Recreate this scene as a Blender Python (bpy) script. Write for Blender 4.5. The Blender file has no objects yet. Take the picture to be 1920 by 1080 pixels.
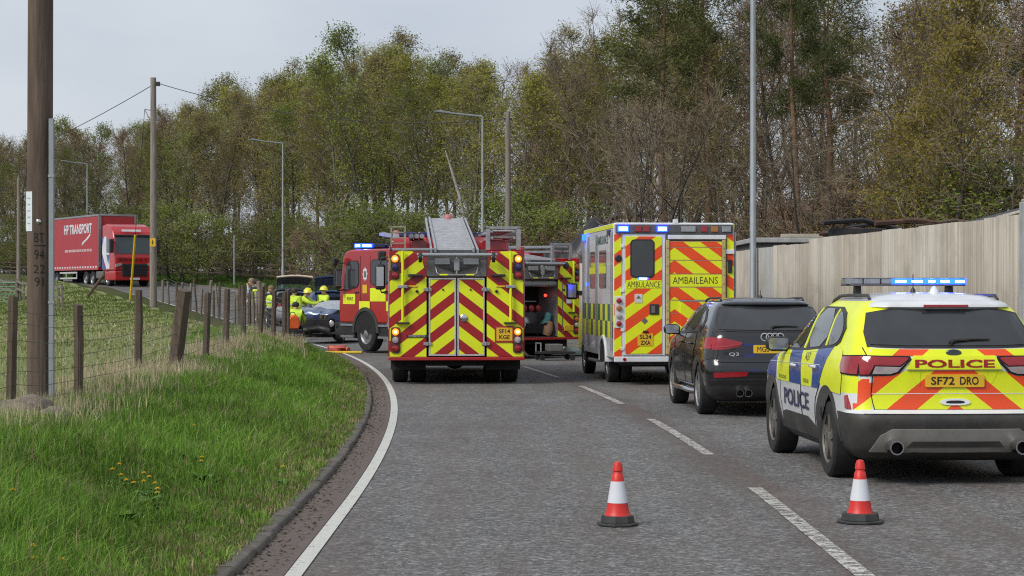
import bpy, bmesh, math, random
import numpy as np
from mathutils import Vector, Matrix
from mathutils.bvhtree import BVHTree

random.seed(7)
SC = bpy.context.scene
COL = SC.collection
R_ = math.radians

# ---------------------------------------------------------------- camera
cam_d = bpy.data.cameras.new('camera')
cam = bpy.data.objects.new('camera', cam_d)
COL.objects.link(cam)
cam.location = (0.0, 0.0, 1.7)
cam.rotation_euler = (R_(90), 0, 0)
cam_d.sensor_width = 36.0
cam_d.lens = 69.4
cam_d.shift_y = 0.0026
cam_d.clip_end = 3000.0
SC.camera = cam

# ---------------------------------------------------------------- overcast sky
SUN_EL, SUN_AZ = R_(42), R_(228)
world = bpy.data.worlds.new('World')
SC.world = world
world.use_nodes = True
wn = world.node_tree
wn.nodes.clear()
w_out = wn.nodes.new('ShaderNodeOutputWorld')
w_bg = wn.nodes.new('ShaderNodeBackground')
w_sky = wn.nodes.new('ShaderNodeTexSky')
w_sky.sky_type = 'NISHITA'
w_sky.sun_disc = False
w_sky.sun_elevation = SUN_EL
w_sky.sun_rotation = SUN_AZ
w_sky.air_density = 1.0
w_sky.dust_density = 3.0
w_co = wn.nodes.new('ShaderNodeTexCoord')
w_map = wn.nodes.new('ShaderNodeMapping')
w_map.inputs['Scale'].default_value = (1.6, 1.6, 5.0)
w_no = wn.nodes.new('ShaderNodeTexNoise')
w_no.inputs['Scale'].default_value = 1.7
w_no.inputs['Detail'].default_value = 6.0
w_no.inputs['Roughness'].default_value = 0.5
w_rmp = wn.nodes.new('ShaderNodeValToRGB')
w_rmp.color_ramp.elements[0].position = 0.33
w_rmp.color_ramp.elements[0].color = (2.8, 3.14, 3.66, 1)
w_rmp.color_ramp.elements[1].position = 0.68
w_rmp.color_ramp.elements[1].color = (4.15, 4.37, 4.7, 1)
w_mix = wn.nodes.new('ShaderNodeMixRGB')
w_mix.inputs['Fac'].default_value = 0.9
wn.links.new(w_co.outputs['Generated'], w_map.inputs['Vector'])
wn.links.new(w_map.outputs['Vector'], w_no.inputs['Vector'])
wn.links.new(w_no.outputs['Fac'], w_rmp.inputs['Fac'])
wn.links.new(w_sky.outputs['Color'], w_mix.inputs['Color1'])
wn.links.new(w_rmp.outputs['Color'], w_mix.inputs['Color2'])
wn.links.new(w_mix.outputs['Color'], w_bg.inputs['Color'])
w_bg.inputs['Strength'].default_value = 0.105
wn.links.new(w_bg.outputs['Background'], w_out.inputs['Surface'])

sun_d = bpy.data.lights.new('sun', 'SUN')
sun_d.energy = 1.5
sun_d.angle = R_(25)
sun_d.color = (1.0, 0.97, 0.92)
sun = bpy.data.objects.new('sun', sun_d)
COL.objects.link(sun)
# light comes from behind and to the left of the camera
sun.rotation_euler = Vector((math.sin(R_(48)) * math.cos(SUN_EL), math.cos(R_(48)) * math.cos(SUN_EL), -math.sin(SUN_EL))).to_track_quat('-Z', 'Y').to_euler()

SC.view_settings.view_transform = 'Standard'
SC.view_settings.look = 'None'
SC.view_settings.exposure = 0.72
SC.view_settings.gamma = 1.0
SC.view_settings.use_curve_mapping = False
SC.render.engine = 'CYCLES'
SC.cycles.use_denoising = False
SC.cycles.filter_width = 1.15
SC.cycles.sample_clamp_indirect = 2.5
SC.cycles.max_bounces = 6
SC.cycles.diffuse_bounces = 3
SC.cycles.glossy_bounces = 3
SC.cycles.transmission_bounces = 4
SC.cycles.transparent_max_bounces = 8
SC.cycles.caustics_reflective = False
SC.cycles.caustics_refractive = False

# ---------------------------------------------------------------- materials
MATS = {}


def node_mat(name):
    m = bpy.data.materials.new(name)
    m.use_nodes = True
    nt = m.node_tree
    return m, nt, nt.nodes['Principled BSDF']


def vmath(nt, op, a, b=None, c=None):
    n = nt.nodes.new('ShaderNodeMath')
    n.operation = op
    for i, x in enumerate((a, b, c)):
        if x is None:
            continue
        if isinstance(x, (int, float)):
            n.inputs[i].default_value = x
        else:
            nt.links.new(x, n.inputs[i])
    return n.outputs[0]


def mixc(nt, fac, a, b, mode='MIX'):
    n = nt.nodes.new('ShaderNodeMixRGB')
    n.blend_type = mode
    for k, x in (('Fac', fac), ('Color1', a), ('Color2', b)):
        if isinstance(x, (int, float)):
            n.inputs[k].default_value = x
        elif isinstance(x, tuple):
            n.inputs[k].default_value = (x[0], x[1], x[2], 1)
        else:
            nt.links.new(x, n.inputs[k])
    return n.outputs[0]


def noise(nt, vec, scale, detail=4, rough=0.55):
    n = nt.nodes.new('ShaderNodeTexNoise')
    n.inputs['Scale'].default_value = scale
    n.inputs['Detail'].default_value = detail
    n.inputs['Roughness'].default_value = rough
    nt.links.new(vec, n.inputs['Vector'])
    return n.outputs['Fac']


def ramp(nt, fac, p0, p1, c0=(0, 0, 0), c1=(1, 1, 1)):
    n = nt.nodes.new('ShaderNodeValToRGB')
    e = n.color_ramp.elements
    e[0].position, e[1].position = p0, p1
    e[0].color = (*c0, 1)
    e[1].color = (*c1, 1)
    nt.links.new(fac, n.inputs['Fac'])
    return n.outputs['Color']


def objco(nt, scale=None):
    c = nt.nodes.new('ShaderNodeTexCoord').outputs['Object']
    if scale is None:
        return c
    m = nt.nodes.new('ShaderNodeMapping')
    m.inputs['Scale'].default_value = scale
    nt.links.new(c, m.inputs['Vector'])
    return m.outputs['Vector']


def bump(nt, bsdf, h, strength=0.3, dist=0.01):
    b = nt.nodes.new('ShaderNodeBump')
    b.inputs['Strength'].default_value = strength
    b.inputs['Distance'].default_value = dist
    nt.links.new(h, b.inputs['Height'])
    nt.links.new(b.outputs['Normal'], bsdf.inputs['Normal'])


def pm(name, col, rough=0.5, metal=0.0, var=0.12, scale=6.0, bmp=0.0, bscale=40.0, coat=0.0, stretch=None, spec=None, dirt=0.0, dirtcol=(0.10, 0.085, 0.065)):
    """a procedural material: base colour broken by noise, optional grime and fine relief"""
    if name in MATS:
        return MATS[name]
    m, nt, b = node_mat(name)
    co = objco(nt, stretch)
    f = noise(nt, co, scale)
    lo = tuple(max(0, c * (1 - var)) for c in col)
    hi = tuple(min(1, c * (1 + var)) for c in col)
    c = ramp(nt, f, 0.3, 0.7, lo, hi)
    if dirt > 0:
        f2 = noise(nt, co, scale * 0.45 + 0.7, 8, 0.65)
        f2 = vmath(nt, 'MULTIPLY', ramp(nt, f2, 0.42, 0.72), dirt)
        c = mixc(nt, f2, c, dirtcol)
    nt.links.new(c, b.inputs['Base Color'])
    b.inputs['Metallic'].default_value = metal
    fr = noise(nt, co, scale * 2.3)
    rr = vmath(nt, 'MULTIPLY_ADD', fr, rough * 0.4, rough * 0.8)
    nt.links.new(rr, b.inputs['Roughness'])
    if coat:
        b.inputs['Coat Weight'].default_value = coat
        b.inputs['Coat Roughness'].default_value = 0.06
    if spec is not None:
        b.inputs['Specular IOR Level'].default_value = spec
    if bmp:
        bump(nt, b, noise(nt, co, bscale), bmp, 0.02)
    MATS[name] = m
    return m


def emit(name, col, strength, base=None):
    if name in MATS:
        return MATS[name]
    m, nt, b = node_mat(name)
    n = noise(nt, objco(nt), 60, 1)
    c = ramp(nt, n, 0.0, 1.0, tuple(0.8 * x for x in col), col)
    nt.links.new(c, b.inputs['Emission Color'])
    b.inputs['Emission Strength'].default_value = strength
    b.inputs['Base Color'].default_value = (*(base or col), 1)
    b.inputs['Roughness'].default_value = 0.2
    MATS[name] = m
    return m


def chevron(name, ca, cb, slope=1.0, period=0.4, phase=0.0, axis=1, rough=0.35, centre=0.0, single=0, dirt=0.12, duty=0.5, zcut=None):
    """rear warning chevrons on the panel itself: stripes fall away from the centre line"""
    if name in MATS:
        return MATS[name]
    m, nt, b = node_mat(name)
    co = objco(nt)
    sp = nt.nodes.new('ShaderNodeSeparateXYZ')
    nt.links.new(co, sp.inputs[0])
    lat = vmath(nt, 'SUBTRACT', sp.outputs[axis], centre)
    if single == 0:
        lat = vmath(nt, 'ABSOLUTE', lat)
    elif single < 0:
        lat = vmath(nt, 'MULTIPLY', lat, -1.0)
    t = vmath(nt, 'MULTIPLY_ADD', lat, slope, sp.outputs[2])
    t = vmath(nt, 'MULTIPLY_ADD', t, 1.0 / period, phase + 50.0)
    t = vmath(nt, 'FRACT', t)
    k = vmath(nt, 'GREATER_THAN', t, duty)
    c = mixc(nt, k, ca, cb)
    n1 = noise(nt, co, 5.0, 6, 0.6)
    c = mixc(nt, vmath(nt, 'MULTIPLY', ramp(nt, n1, 0.4, 0.75), dirt), c, (0.11, 0.095, 0.07))
    n2 = noise(nt, co, 2.0)
    c = mixc(nt, 0.16, c, ramp(nt, n2, 0.3, 0.7, (0.6, 0.6, 0.6), (1, 1, 1)), 'MULTIPLY')
    nt.links.new(c, b.inputs['Base Color'])
    b.inputs['Roughness'].default_value = rough
    MATS[name] = m
    return m


YEL = (0.76, 0.84, 0.012)
ORG = (0.82, 0.075, 0.012)
FRED = (0.34, 0.010, 0.014)


def M_white():
    return pm('white_paint', (0.70, 0.72, 0.74), 0.25, 0, 0.05, 3, coat=0.5, dirt=0.25)


def M_rubber():
    return pm('tyre_rubber', (0.012, 0.012, 0.013), 0.8, 0, 0.3, 8, bmp=0.1, dirt=0.2, dirtcol=(0.07, 0.06, 0.05))


def M_black():
    return pm('black_plastic', (0.018, 0.018, 0.020), 0.5, 0, 0.2, 8, dirt=0.2)


def M_dark():
    return pm('underbody_dark', (0.010, 0.010, 0.011), 0.85, 0, 0.3, 8)


def M_alu():
    return pm('brushed_aluminium', (0.42, 0.43, 0.45), 0.4, 0.8, 0.1, 12, dirt=0.15)


def M_glass():
    return pm('tinted_glass', (0.036, 0.039, 0.042), 0.06, 0, 0.25, 2, coat=0.35, spec=.5)


def M_plate():
    return pm('plate_yellow', (0.75, 0.46, 0.02), 0.4, 0, 0.06, 14, dirt=0.15)


def M_ink():
    return pm('plate_ink', (0.012, 0.012, 0.012), 0.5, 0, 0.1, 20)


def M_yellow():
    return pm('fluorescent_yellow', YEL, 0.35, 0, 0.07, 3, coat=0.2, dirt=0.12)


def M_firered():
    return pm('fire_engine_red', (0.36, 0.010, 0.014), 0.22, 0, 0.10, 2, coat=0.6, dirt=0.15)


# ---------------------------------------------------------------- mesh building
def link(o, parent=None):
    COL.objects.link(o)
    if parent is not None:
        o.parent = parent
    return o


def thing(name, label, cat, loc=(0, 0, 0), rz=0.0, group=None):
    o = bpy.data.objects.new(name, None)
    o.empty_display_size = 0.2
    COL.objects.link(o)
    o.location = loc
    o.rotation_euler = (0, 0, rz)
    o['label'] = label
    o['category'] = cat
    if group:
        o['group'] = group
    return o


def tag(o, label, cat, group=None):
    o['label'] = label
    o['category'] = cat
    if group:
        o['group'] = group
    return o


def copy_tree(o, parent=None):
    c = o.copy()
    COL.objects.link(c)
    c.parent = parent
    for ch in list(o.children):
        copy_tree(ch, c)
    return c


def mesh_obj(name, v, f, mats, parent=None, mi=None, smooth=None, bevel=0.0, seg=2):
    me = bpy.data.meshes.new(name)
    me.from_pydata([tuple(p) for p in v], [], f)
    if not isinstance(mats, (list, tuple)):
        mats = [mats]
    for m in mats:
        me.materials.append(m)
    if mi is not None and len(mats) > 1:
        me.polygons.foreach_set('material_index', mi)
    me.update()
    if smooth is not None:
        me.shade_smooth()
        me.set_sharp_from_angle(angle=R_(smooth))
    o = bpy.data.objects.new(name, me)
    link(o, parent)
    if bevel > 0:
        b = o.modifiers.new('bevel', 'BEVEL')
        b.width = bevel
        b.segments = seg
        b.limit_method = 'ANGLE'
        b.angle_limit = R_(40)
    return o


class MB:
    def __init__(s):
        s.v, s.f, s.m = [], [], []

    def add(s, v, f, mi=0):
        k = len(s.v)
        s.v += [tuple(p) for p in v]
        s.f += [tuple(i + k for i in q) for q in f]
        s.m += [mi] * len(f)
        return s

    def box(s, x0, x1, y0, y1, z0, z1, mi=0):
        x0, x1 = min(x0, x1), max(x0, x1)
        y0, y1 = min(y0, y1), max(y0, y1)
        z0, z1 = min(z0, z1), max(z0, z1)
        v = [(x, y, z) for x in (x0, x1) for y in (y0, y1) for z in (z0, z1)]
        f = [(0, 1, 3, 2), (4, 6, 7, 5), (0, 4, 5, 1), (2, 3, 7, 6), (0, 2, 6, 4), (1, 5, 7, 3)]
        return s.add(v, f, mi)

    def prism(s, poly, axis, a, b, mi=0):
        n = len(poly)
        def mk(p, t):
            if axis == 'x':
                return (t, p[0], p[1])
            if axis == 'y':
                return (p[0], t, p[1])
            return (p[0], p[1], t)
        v = [mk(p, a) for p in poly] + [mk(p, b) for p in poly]
        f = [tuple(range(n))[::-1], tuple(range(n, 2 * n))]
        f += [(i, (i + 1) % n, n + (i + 1) % n, n + i) for i in range(n)]
        return s.add(v, f, mi)

    def tube(s, pts, r, n=8, caps=True, mi=0):
        pts = [Vector(p) for p in pts]
        rr = r if isinstance(r, (list, tuple)) else [r] * len(pts)
        k = len(s.v)
        prev = None
        for i, p in enumerate(pts):
            t = (pts[min(i + 1, len(pts) - 1)] - pts[max(i - 1, 0)])
            if t.length < 1e-9:
                t = Vector((0, 0, 1))
            t.normalize()
            if prev is None:
                a = t.orthogonal().normalized()
            else:
                a = prev - t * prev.dot(t)
                if a.length < 1e-6:
                    a = t.orthogonal()
                a.normalize()
            prev = a
            b = t.cross(a)
            for j in range(n):
                th = 2 * math.pi * j / n
                s.v.append(tuple(p + (a * math.cos(th) + b * math.sin(th)) * rr[i]))
        for i in range(len(pts) - 1):
            for j in range(n):
                s.f.append((k + i * n + j, k + i * n + (j + 1) % n, k + (i + 1) * n + (j + 1) % n, k + (i + 1) * n + j))
                s.m.append(mi)
        if caps:
            s.f.append(tuple(k + j for j in range(n))[::-1])
            e = k + (len(pts) - 1) * n
            s.f.append(tuple(e + j for j in range(n)))
            s.m += [mi, mi]
        return s

    def cyl(s, p0, p1, r0, r1=None, n=14, mi=0):
        return s.tube([p0, p1], [r0, r0 if r1 is None else r1], n, True, mi)

    def lathe(s, prof, c, axis, n=24, mi=0, close=True):
        ax = Vector(axis).normalized()
        a = ax.orthogonal().normalized()
        if abs(ax.z) < 0.5:
            a = Vector((0, 0, 1)) - ax * ax.z
            a.normalize()
        b = ax.cross(a)
        c = Vector(c)
        k = len(s.v)
        for r, h in prof:
            for j in range(n):
                th = 2 * math.pi * j / n
                s.v.append(tuple(c + ax * h + (a * math.cos(th) + b * math.sin(th)) * r))
        for i in range(len(prof) - 1):
            for j in range(n):
                s.f.append((k + i * n + j, k + i * n + (j + 1) % n, k + (i + 1) * n + (j + 1) % n, k + (i + 1) * n + j))
                s.m.append(mi)
        if close:
            s.f.append(tuple(k + j for j in range(n))[::-1])
            e = k + (len(prof) - 1) * n
            s.f.append(tuple(e + j for j in range(n)))
            s.m += [mi, mi]
        return s

    def build(s, name, mats, parent=None, smooth=None, bevel=0.0, seg=2):
        return mesh_obj(name, s.v, s.f, mats, parent, s.m, smooth, bevel, seg)


def bx(name, mat, parent, x0, x1, y0, y1, z0, z1, bevel=0.01):
    return MB().box(x0, x1, y0, y1, z0, z1).build(name, mat, parent, None, bevel)


def chaikin(p, it=2):
    for _ in range(it):
        q = []
        n = len(p)
        for i in range(n):
            a, b = p[i], p[(i + 1) % n]
            q.append((a[0] * .75 + b[0] * .25, a[1] * .75 + b[1] * .25))
            q.append((a[0] * .25 + b[0] * .75, a[1] * .25 + b[1] * .75))
        p = q
    return p


def rrect(x0, x1, y0, y1, r, n=4):
    p = []
    for cx, cy, a0 in ((x1 - r, y1 - r, 0), (x0 + r, y1 - r, 90), (x0 + r, y0 + r, 180), (x1 - r, y0 + r, 270)):
        for i in range(n + 1):
            a = R_(a0 + 90 * i / n)
            p.append((cx + r * math.cos(a), cy + r * math.sin(a)))
    return p


_txt = {}


def text2d(s, w, h, bold=0.0):
    """lettering as flat mesh, fitted to a w x h box with its corner at 0,0"""
    key = (s, bold)
    if key not in _txt:
        cu = bpy.data.curves.new('txt', 'FONT')
        cu.body = s
        cu.offset = bold
        cu.resolution_u = 3
        o = bpy.data.objects.new('txt', cu)
        COL.objects.link(o)
        dg = bpy.context.evaluated_depsgraph_get()
        me = bpy.data.meshes.new_from_object(o.evaluated_get(dg))
        v = [(p.co.x, p.co.y) for p in me.vertices]
        f = [tuple(q.vertices) for q in me.polygons]
        bpy.data.objects.remove(o)
        bpy.data.curves.remove(cu)
        bpy.data.meshes.remove(me)
        x0, x1 = min(p[0] for p in v), max(p[0] for p in v)
        y0, y1 = min(p[1] for p in v), max(p[1] for p in v)
        _txt[key] = ([((p[0] - x0) / (x1 - x0), (p[1] - y0) / (y1 - y0)) for p in v], f)
    v, f = _txt[key]
    return [(p[0] * w, p[1] * h) for p in v], f


def text_on(name, s, mat, parent, fn, w, h, bold=0.02):
    """fn maps text-plane (a,b) to a point"""
    v, f = text2d(s, w, h, bold)
    return mesh_obj(name, [fn(a, b) for a, b in v], f, mat, parent)


def rear_text(name, s, mat, parent, yc, zc, w, h, x, bold=0.02):
    """lettering on a rear face at local x, read from behind (left of the vehicle is +y)"""
    return text_on(name, s, mat, parent, lambda a, b: (x, yc + w / 2 - a, zc - h / 2 + b), w, h, bold)


# ---------------------------------------------------------------- car bodies from plan slices
def pchip(x, y, t):
    x, y, t = np.asarray(x, float), np.asarray(y, float), np.asarray(t, float)
    h = np.diff(x)
    d = np.diff(y) / h
    m = np.zeros_like(y)
    m[0], m[-1] = d[0], d[-1]
    for i in range(1, len(x) - 1):
        if d[i - 1] * d[i] > 0:
            w1, w2 = 2 * h[i] + h[i - 1], h[i] + 2 * h[i - 1]
            m[i] = (w1 + w2) / (w1 / d[i - 1] + w2 / d[i])
    k = np.clip(np.searchsorted(x, t) - 1, 0, len(x) - 2)
    s = (t - x[k]) / h[k]
    return ((1 + 2 * s) * (1 - s) ** 2 * y[k] + s * (1 - s) ** 2 * h[k] * m[k] + s * s * (3 - 2 * s) * y[k + 1] + s * s * (s - 1) * h[k] * m[k + 1])


def slice_body(tab, step=0.03, warp=None):
    """tab rows: z, rear x, front x, half width, rear corner r, front corner r, rear bow, front bow, side bow"""
    T = np.array(tab, float)
    zs = []
    for a, b in zip(T[:-1, 0], T[1:, 0]):
        n = max(1, int(round((b - a) / step)))
        zs += [a + (b - a) * i / n for i in range(n)]
    zs.append(T[-1, 0])
    P = [pchip(T[:, 0], T[:, j], zs) for j in range(1, T.shape[1])]
    V = []
    for i, z in enumerate(zs):
        xr, xf, w, rr, rf, br, bf, sb = [p[i] for p in P]
        rr = min(rr, w * .9)
        rf = min(rf, w * .9)
        h = []
        for k in range(8):
            y = (w - rr) * k / 8
            h.append((xr + br * (y / w) ** 2, y))
        xs = xr + br * ((w - rr) / w) ** 2
        xe = xf - bf * ((w - rf) / w) ** 2
        xm, hl = (xs + xe) / 2, (xe - xs) / 2 + 1e-6
        wid = lambda x: w * (1 - sb * abs((x - xm) / hl) ** 2.5)
        for k in range(7):
            th = math.pi / 2 * k / 7
            x = xs + rr * (1 - math.cos(th))
            h.append((x, (w - rr) + (wid(xs + rr) - (w - rr)) * math.sin(th)))
        a, b = xs + rr, xe - rf
        if b < a:
            a = b = (a + b) / 2
        for k in range(25):
            x = a + (b - a) * k / 24
            h.append((x, wid(x)))
        for k in range(1, 8):
            th = math.pi / 2 * k / 7
            x = b + (xe - b) * math.sin(th)
            h.append((x, (w - rf) + (wid(b) - (w - rf)) * math.cos(th)))
        for k in range(1, 9):
            y = (w - rf) * (1 - k / 8)
            h.append((xf - bf * (y / w) ** 2, y))
        ring = [(x, y, z) for x, y in h] + [(x, -y, z) for x, y in h[-2:0:-1]]
        V.append(ring)
    n = len(V[0])
    v = [p for r in V for p in r]
    if warp:
        v = [warp(*p) for p in v]
    f = []
    for i in range(len(V) - 1):
        for j in range(n):
            f.append((i * n + j, i * n + (j + 1) % n, (i + 1) * n + (j + 1) % n, (i + 1) * n + j))
    f = [q[::-1] for q in f]
    f.append(tuple(range(n)))
    e = (len(V) - 1) * n
    f.append(tuple(range(e, e + n))[::-1])
    return v, f


def bool_cut(v, f, cutters):
    """cut holes (list of MB) out of a closed mesh; cut faces get material index 1"""
    a = mesh_obj('tmp_body', v, f, [M_white(), M_dark()])
    tmp = [a]
    for c in cutters:
        o = c.build('tmp_cut', [M_white(), M_dark()])
        for p in o.data.polygons:
            p.material_index = 1
        tmp.append(o)
        md = a.modifiers.new('cut', 'BOOLEAN')
        md.operation = 'DIFFERENCE'
        md.solver = 'EXACT'
        md.object = o
    dg = bpy.context.evaluated_depsgraph_get()
    dg.update()
    me = bpy.data.meshes.new_from_object(a.evaluated_get(dg))
    v2 = [tuple(p.co) for p in me.vertices]
    f2 = [tuple(p.vertices) for p in me.polygons]
    m2 = [p.material_index for p in me.polygons]
    bpy.data.meshes.remove(me)
    for o in tmp:
        bpy.data.objects.remove(o)
    return v2, f2, m2


def split_build(v, f, keys, spec, parent, smooth=35):
    """one mesh per key; spec: key -> (name, material)"""
    out = {}
    for k in spec:
        fs = [q for q, kk in zip(f, keys) if kk == k]
        if not fs:
            continue
        used = sorted({i for q in fs for i in q})
        mp = {i: j for j, i in enumerate(used)}
        out[k] = mesh_obj(spec[k][0], [v[i] for i in used], [tuple(mp[i] for i in q) for q in fs], spec[k][1], parent, None, smooth)
    return out


def fcen(v, q):
    n = len(q)
    return (sum(v[i][0] for i in q) / n, sum(v[i][1] for i in q) / n, sum(v[i][2] for i in q) / n)


class Skin:
    """projects flat outlines on to a body so that panels, glass and livery follow its curve"""
    AX = {'rear': (Vector((1, 0, 0)), lambda a, b: Vector((-4, a, b))),
          'front': (Vector((-1, 0, 0)), lambda a, b: Vector((14, a, b))),
          'left': (Vector((0, -1, 0)), lambda a, b: Vector((a, 4, b))),
          'right': (Vector((0, 1, 0)), lambda a, b: Vector((a, -4, b))),
          'top': (Vector((0, 0, -1)), lambda a, b: Vector((a, b, 6)))}

    def __init__(s, v, f):
        s.t = BVHTree.FromPolygons([Vector(p) for p in v], f)

    def pt(s, axis, a, b, off=0.0):
        d, o = s.AX[axis]
        p0 = o(a, b)
        loc, nor, _, _ = s.t.ray_cast(p0, d)
        if loc is None:
            loc, nor, _, _ = s.t.find_nearest(p0 + d * 3.2)
        if nor.dot(d) > 0:
            nor = -nor
        return loc + nor * off - d * (off * 0.3)

    def patch(s, name, mat, parent, axis, poly, off=0.004, cell=0.09, smooth=30, skirt=True):
        bm = bmesh.new()
        vs = [bm.verts.new((a, b, 0)) for a, b in poly]
        fc = bm.faces.new(vs)
        bmesh.ops.triangulate(bm, faces=[fc])
        for k in (0, 1):
            lo, hi = min(p[k] for p in poly), max(p[k] for p in poly)
            n = int((hi - lo) / cell)
            for i in range(1, n + 1):
                t = lo + (hi - lo) * i / (n + 1)
                co = (t, 0, 0) if k == 0 else (0, t, 0)
                no = (1, 0, 0) if k == 0 else (0, 1, 0)
                bmesh.ops.bisect_plane(bm, geom=bm.verts[:] + bm.edges[:] + bm.faces[:], plane_co=co, plane_no=no, dist=1e-5)
        bm.verts.ensure_lookup_table()
        bm.verts.index_update()
        v2 = [(w.co.x, w.co.y) for w in bm.verts]
        v = [s.pt(axis, a, b, off) for a, b in v2]
        f = [tuple(w.index for w in q.verts) for q in bm.faces]
        # consistent outward winding
        d = s.AX[axis][0]
        if f:
            q = f[0]
            nn = (v[q[1]] - v[q[0]]).cross(v[q[2]] - v[q[0]])
            if nn.dot(d) > 0:
                f = [x[::-1] for x in f]
        if skirt:
            be = [e for e in bm.edges if len(e.link_faces) == 1]
            k = len(v)
            mp = {}
            for e in be:
                for w in e.verts:
                    if w.index not in mp:
                        mp[w.index] = len(v)
                        v.append(s.pt(axis, w.co.x, w.co.y, -0.004))
            for e in be:
                a, b = e.verts[0].index, e.verts[1].index
                f.append((a, b, mp[b], mp[a]))
        bm.free()
        return mesh_obj(name, v, f, mat, parent, None, smooth)

    def text(s, name, txt, mat, parent, axis, ac, bc, w, h, off, bold=0.02, slant=0.0):
        sg = -1 if axis in ('rear', 'left') else 1
        v, f = text2d(txt, w, h, bold)
        pv = [s.pt(axis, ac + sg * (a - w / 2), bc + b - h / 2 + slant * (a - w / 2), off) for a, b in v]
        return mesh_obj(name, pv, f, mat, parent)

    def line(s, name, mat, parent, axis, pts, r=0.004, off=0.0, step=0.06):
        """a thin seam or trim strip along a polyline on the body"""
        q = []
        for (a0, b0), (a1, b1) in zip(pts[:-1], pts[1:]):
            L = math.hypot(a1 - a0, b1 - b0)
            n = max(1, int(L / step))
            q += [(a0 + (a1 - a0) * i / n, b0 + (b1 - b0) * i / n) for i in range(n)]
        q.append(pts[-1])
        return MB().tube([s.pt(axis, a, b, off) for a, b in q], r, 5).build(name, mat, parent, 60)


def wheel(parent, x, y, r, wid, rim_r, side, spokes=5, style='car', rim_mat=None, yaw=0.0):
    """wheel at axle position; side +1 faces left"""
    e = bpy.data.objects.new('wheel', None)
    e.empty_display_size = 0.1
    link(e, parent)
    e.location = (x, y, r)
    e.rotation_euler = (0, 0, yaw)
    s = side
    h = wid / 2
    prof = [(rim_r * .96, -h * .8), (rim_r, -h * .92), (r * .82, -h), (r * .93, -h * .97), (r * .985, -h * .8), (r, -h * .5), (r, h * .5), (r * .985, h * .8), (r * .93, h * .97), (r * .82, h), (rim_r, h * .92), (rim_r * .96, h * .8)]
    mb = MB().lathe(prof, (0, 0, 0), (0, 1, 0), 40, close=False)
    mb.build('tyre', M_rubber(), e, 35)
    rm = rim_mat or M_alu()
    mb = MB()
    o = h * .8 * s
    # barrel and lip
    mb.lathe([(rim_r * .97, -h * .7 * s), (rim_r * .9, 0), (rim_r * .93, o * .8), (rim_r * 1.0, o), (rim_r * .97, o * 1.12), (rim_r * .92, o * .95)], (0, 0, 0), (0, 1, 0), 40, close=False)
    back = MB().lathe([(rim_r * .95, -0.012), (rim_r * .95, 0.012)], (0, -o * .1, 0), (0, 1, 0), 24)
    back.build('brake_disc', M_dark(), e, 35)
    if style == 'car':
        for k in range(spokes):
            th = 2 * math.pi * k / spokes + 0.3
            for q in (-.13, .13):
                a0, a1 = th + q * 1.6, th + q
                p0 = (rim_r * .18 * math.cos(a0), rim_r * .18 * math.sin(a0))
                p1 = (rim_r * .95 * math.cos(a1), rim_r * .95 * math.sin(a1))
                dx, dz = p1[0] - p0[0], p1[1] - p0[1]
                L = math.hypot(dx, dz)
                nx, nz = -dz / L, dx / L
                w0, w1 = rim_r * .10, rim_r * .085
                poly = [(p0[0] + nx * w0, p0[1] + nz * w0), (p0[0] - nx * w0, p0[1] - nz * w0), (p1[0] - nx * w1, p1[1] - nz * w1), (p1[0] + nx * w1, p1[1] + nz * w1)]
                mb.prism(poly, 'y', o * .72, o * .98)
        mb.lathe([(rim_r * .26, o * .5), (rim_r * .26, o * .95), (rim_r * .2, o * 1.02)], (0, 0, 0), (0, 1, 0), 18)
    else:
        # pressed steel lorry wheel with hub and nuts
        mb.lathe([(rim_r * .93, o * .7), (rim_r * .75, o * .35), (rim_r * .55, o * .75), (rim_r * .42, o * .8), (rim_r * .38, o * 1.15), (rim_r * .22, o * 1.3)], (0, 0, 0), (0, 1, 0), 28)
        for k in range(10):
            th = 2 * math.pi * k / 10
            c = (rim_r * .48 * math.cos(th), o * .75, rim_r * .48 * math.sin(th))
            mb.cyl(c, (c[0], o * .95, c[2]), rim_r * .045, n=6)
    mb.build('rim', rm, e, 35)
    return e

# ================================================================ the lie of the land
# road coordinates: v runs along the left edge line, u across it (u > 0 on the carriageway)
RC, CX, CY = 228.0, -229.3, 15.0


def uv(X, Y):
    if Y < CY:
        return X + 1.3, Y - CY
    dx, dy = X - CX, Y - CY
    return math.hypot(dx, dy) - RC, RC * math.atan2(dy, dx)


def xy(u, v):
    if v < 0:
        return u - 1.3, v + CY
    a = v / RC
    return CX + (RC + u) * math.cos(a), CY + (RC + u) * math.sin(a)


def heading(v):
    return max(0.0, v) / RC


def sst(a, b, x):
    t = min(1.0, max(0.0, (x - a) / (b - a)))
    return t * t * (3 - 2 * t)


def zr(v):
    if v < 44:
        return 0.0
    if v < 90:
        return 0.0006 * (v - 44) ** 2
    return 1.27 + 1.65 * (1 - math.exp(-(v - 90) / 30))


def wob(X, Y):
    return 0.035 * math.sin(X * 1.7 + Y * .6) + 0.03 * math.sin(X * .9 - Y * 1.3 + 1) + 0.02 * math.sin(X * 3.1 + Y * 2.2)


def G(X, Y):
    u, v = uv(X, Y)
    z = zr(v)
    if u > 7.22:
        return z + 0.10 + (0.25 * sst(9, 14, u) + 0.02 * max(0, min(u, 60) - 14) * sst(40, 70, v))
    if u > -0.34:
        return z
    zf = 0.42 + 0.0075 * min(100, max(0, Y - 22)) - 0.1 * sst(16, 6, Y)
    ztop = z + 0.05 + (0.34 + .24 * sst(6, 26, v)) * sst(-0.5, -2.7, u)
    k = sst(-3.0, -9.0, u)
    return ztop * (1 - k) + zf * k + wob(X, Y) * sst(-0.5, -1.6, u)


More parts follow.
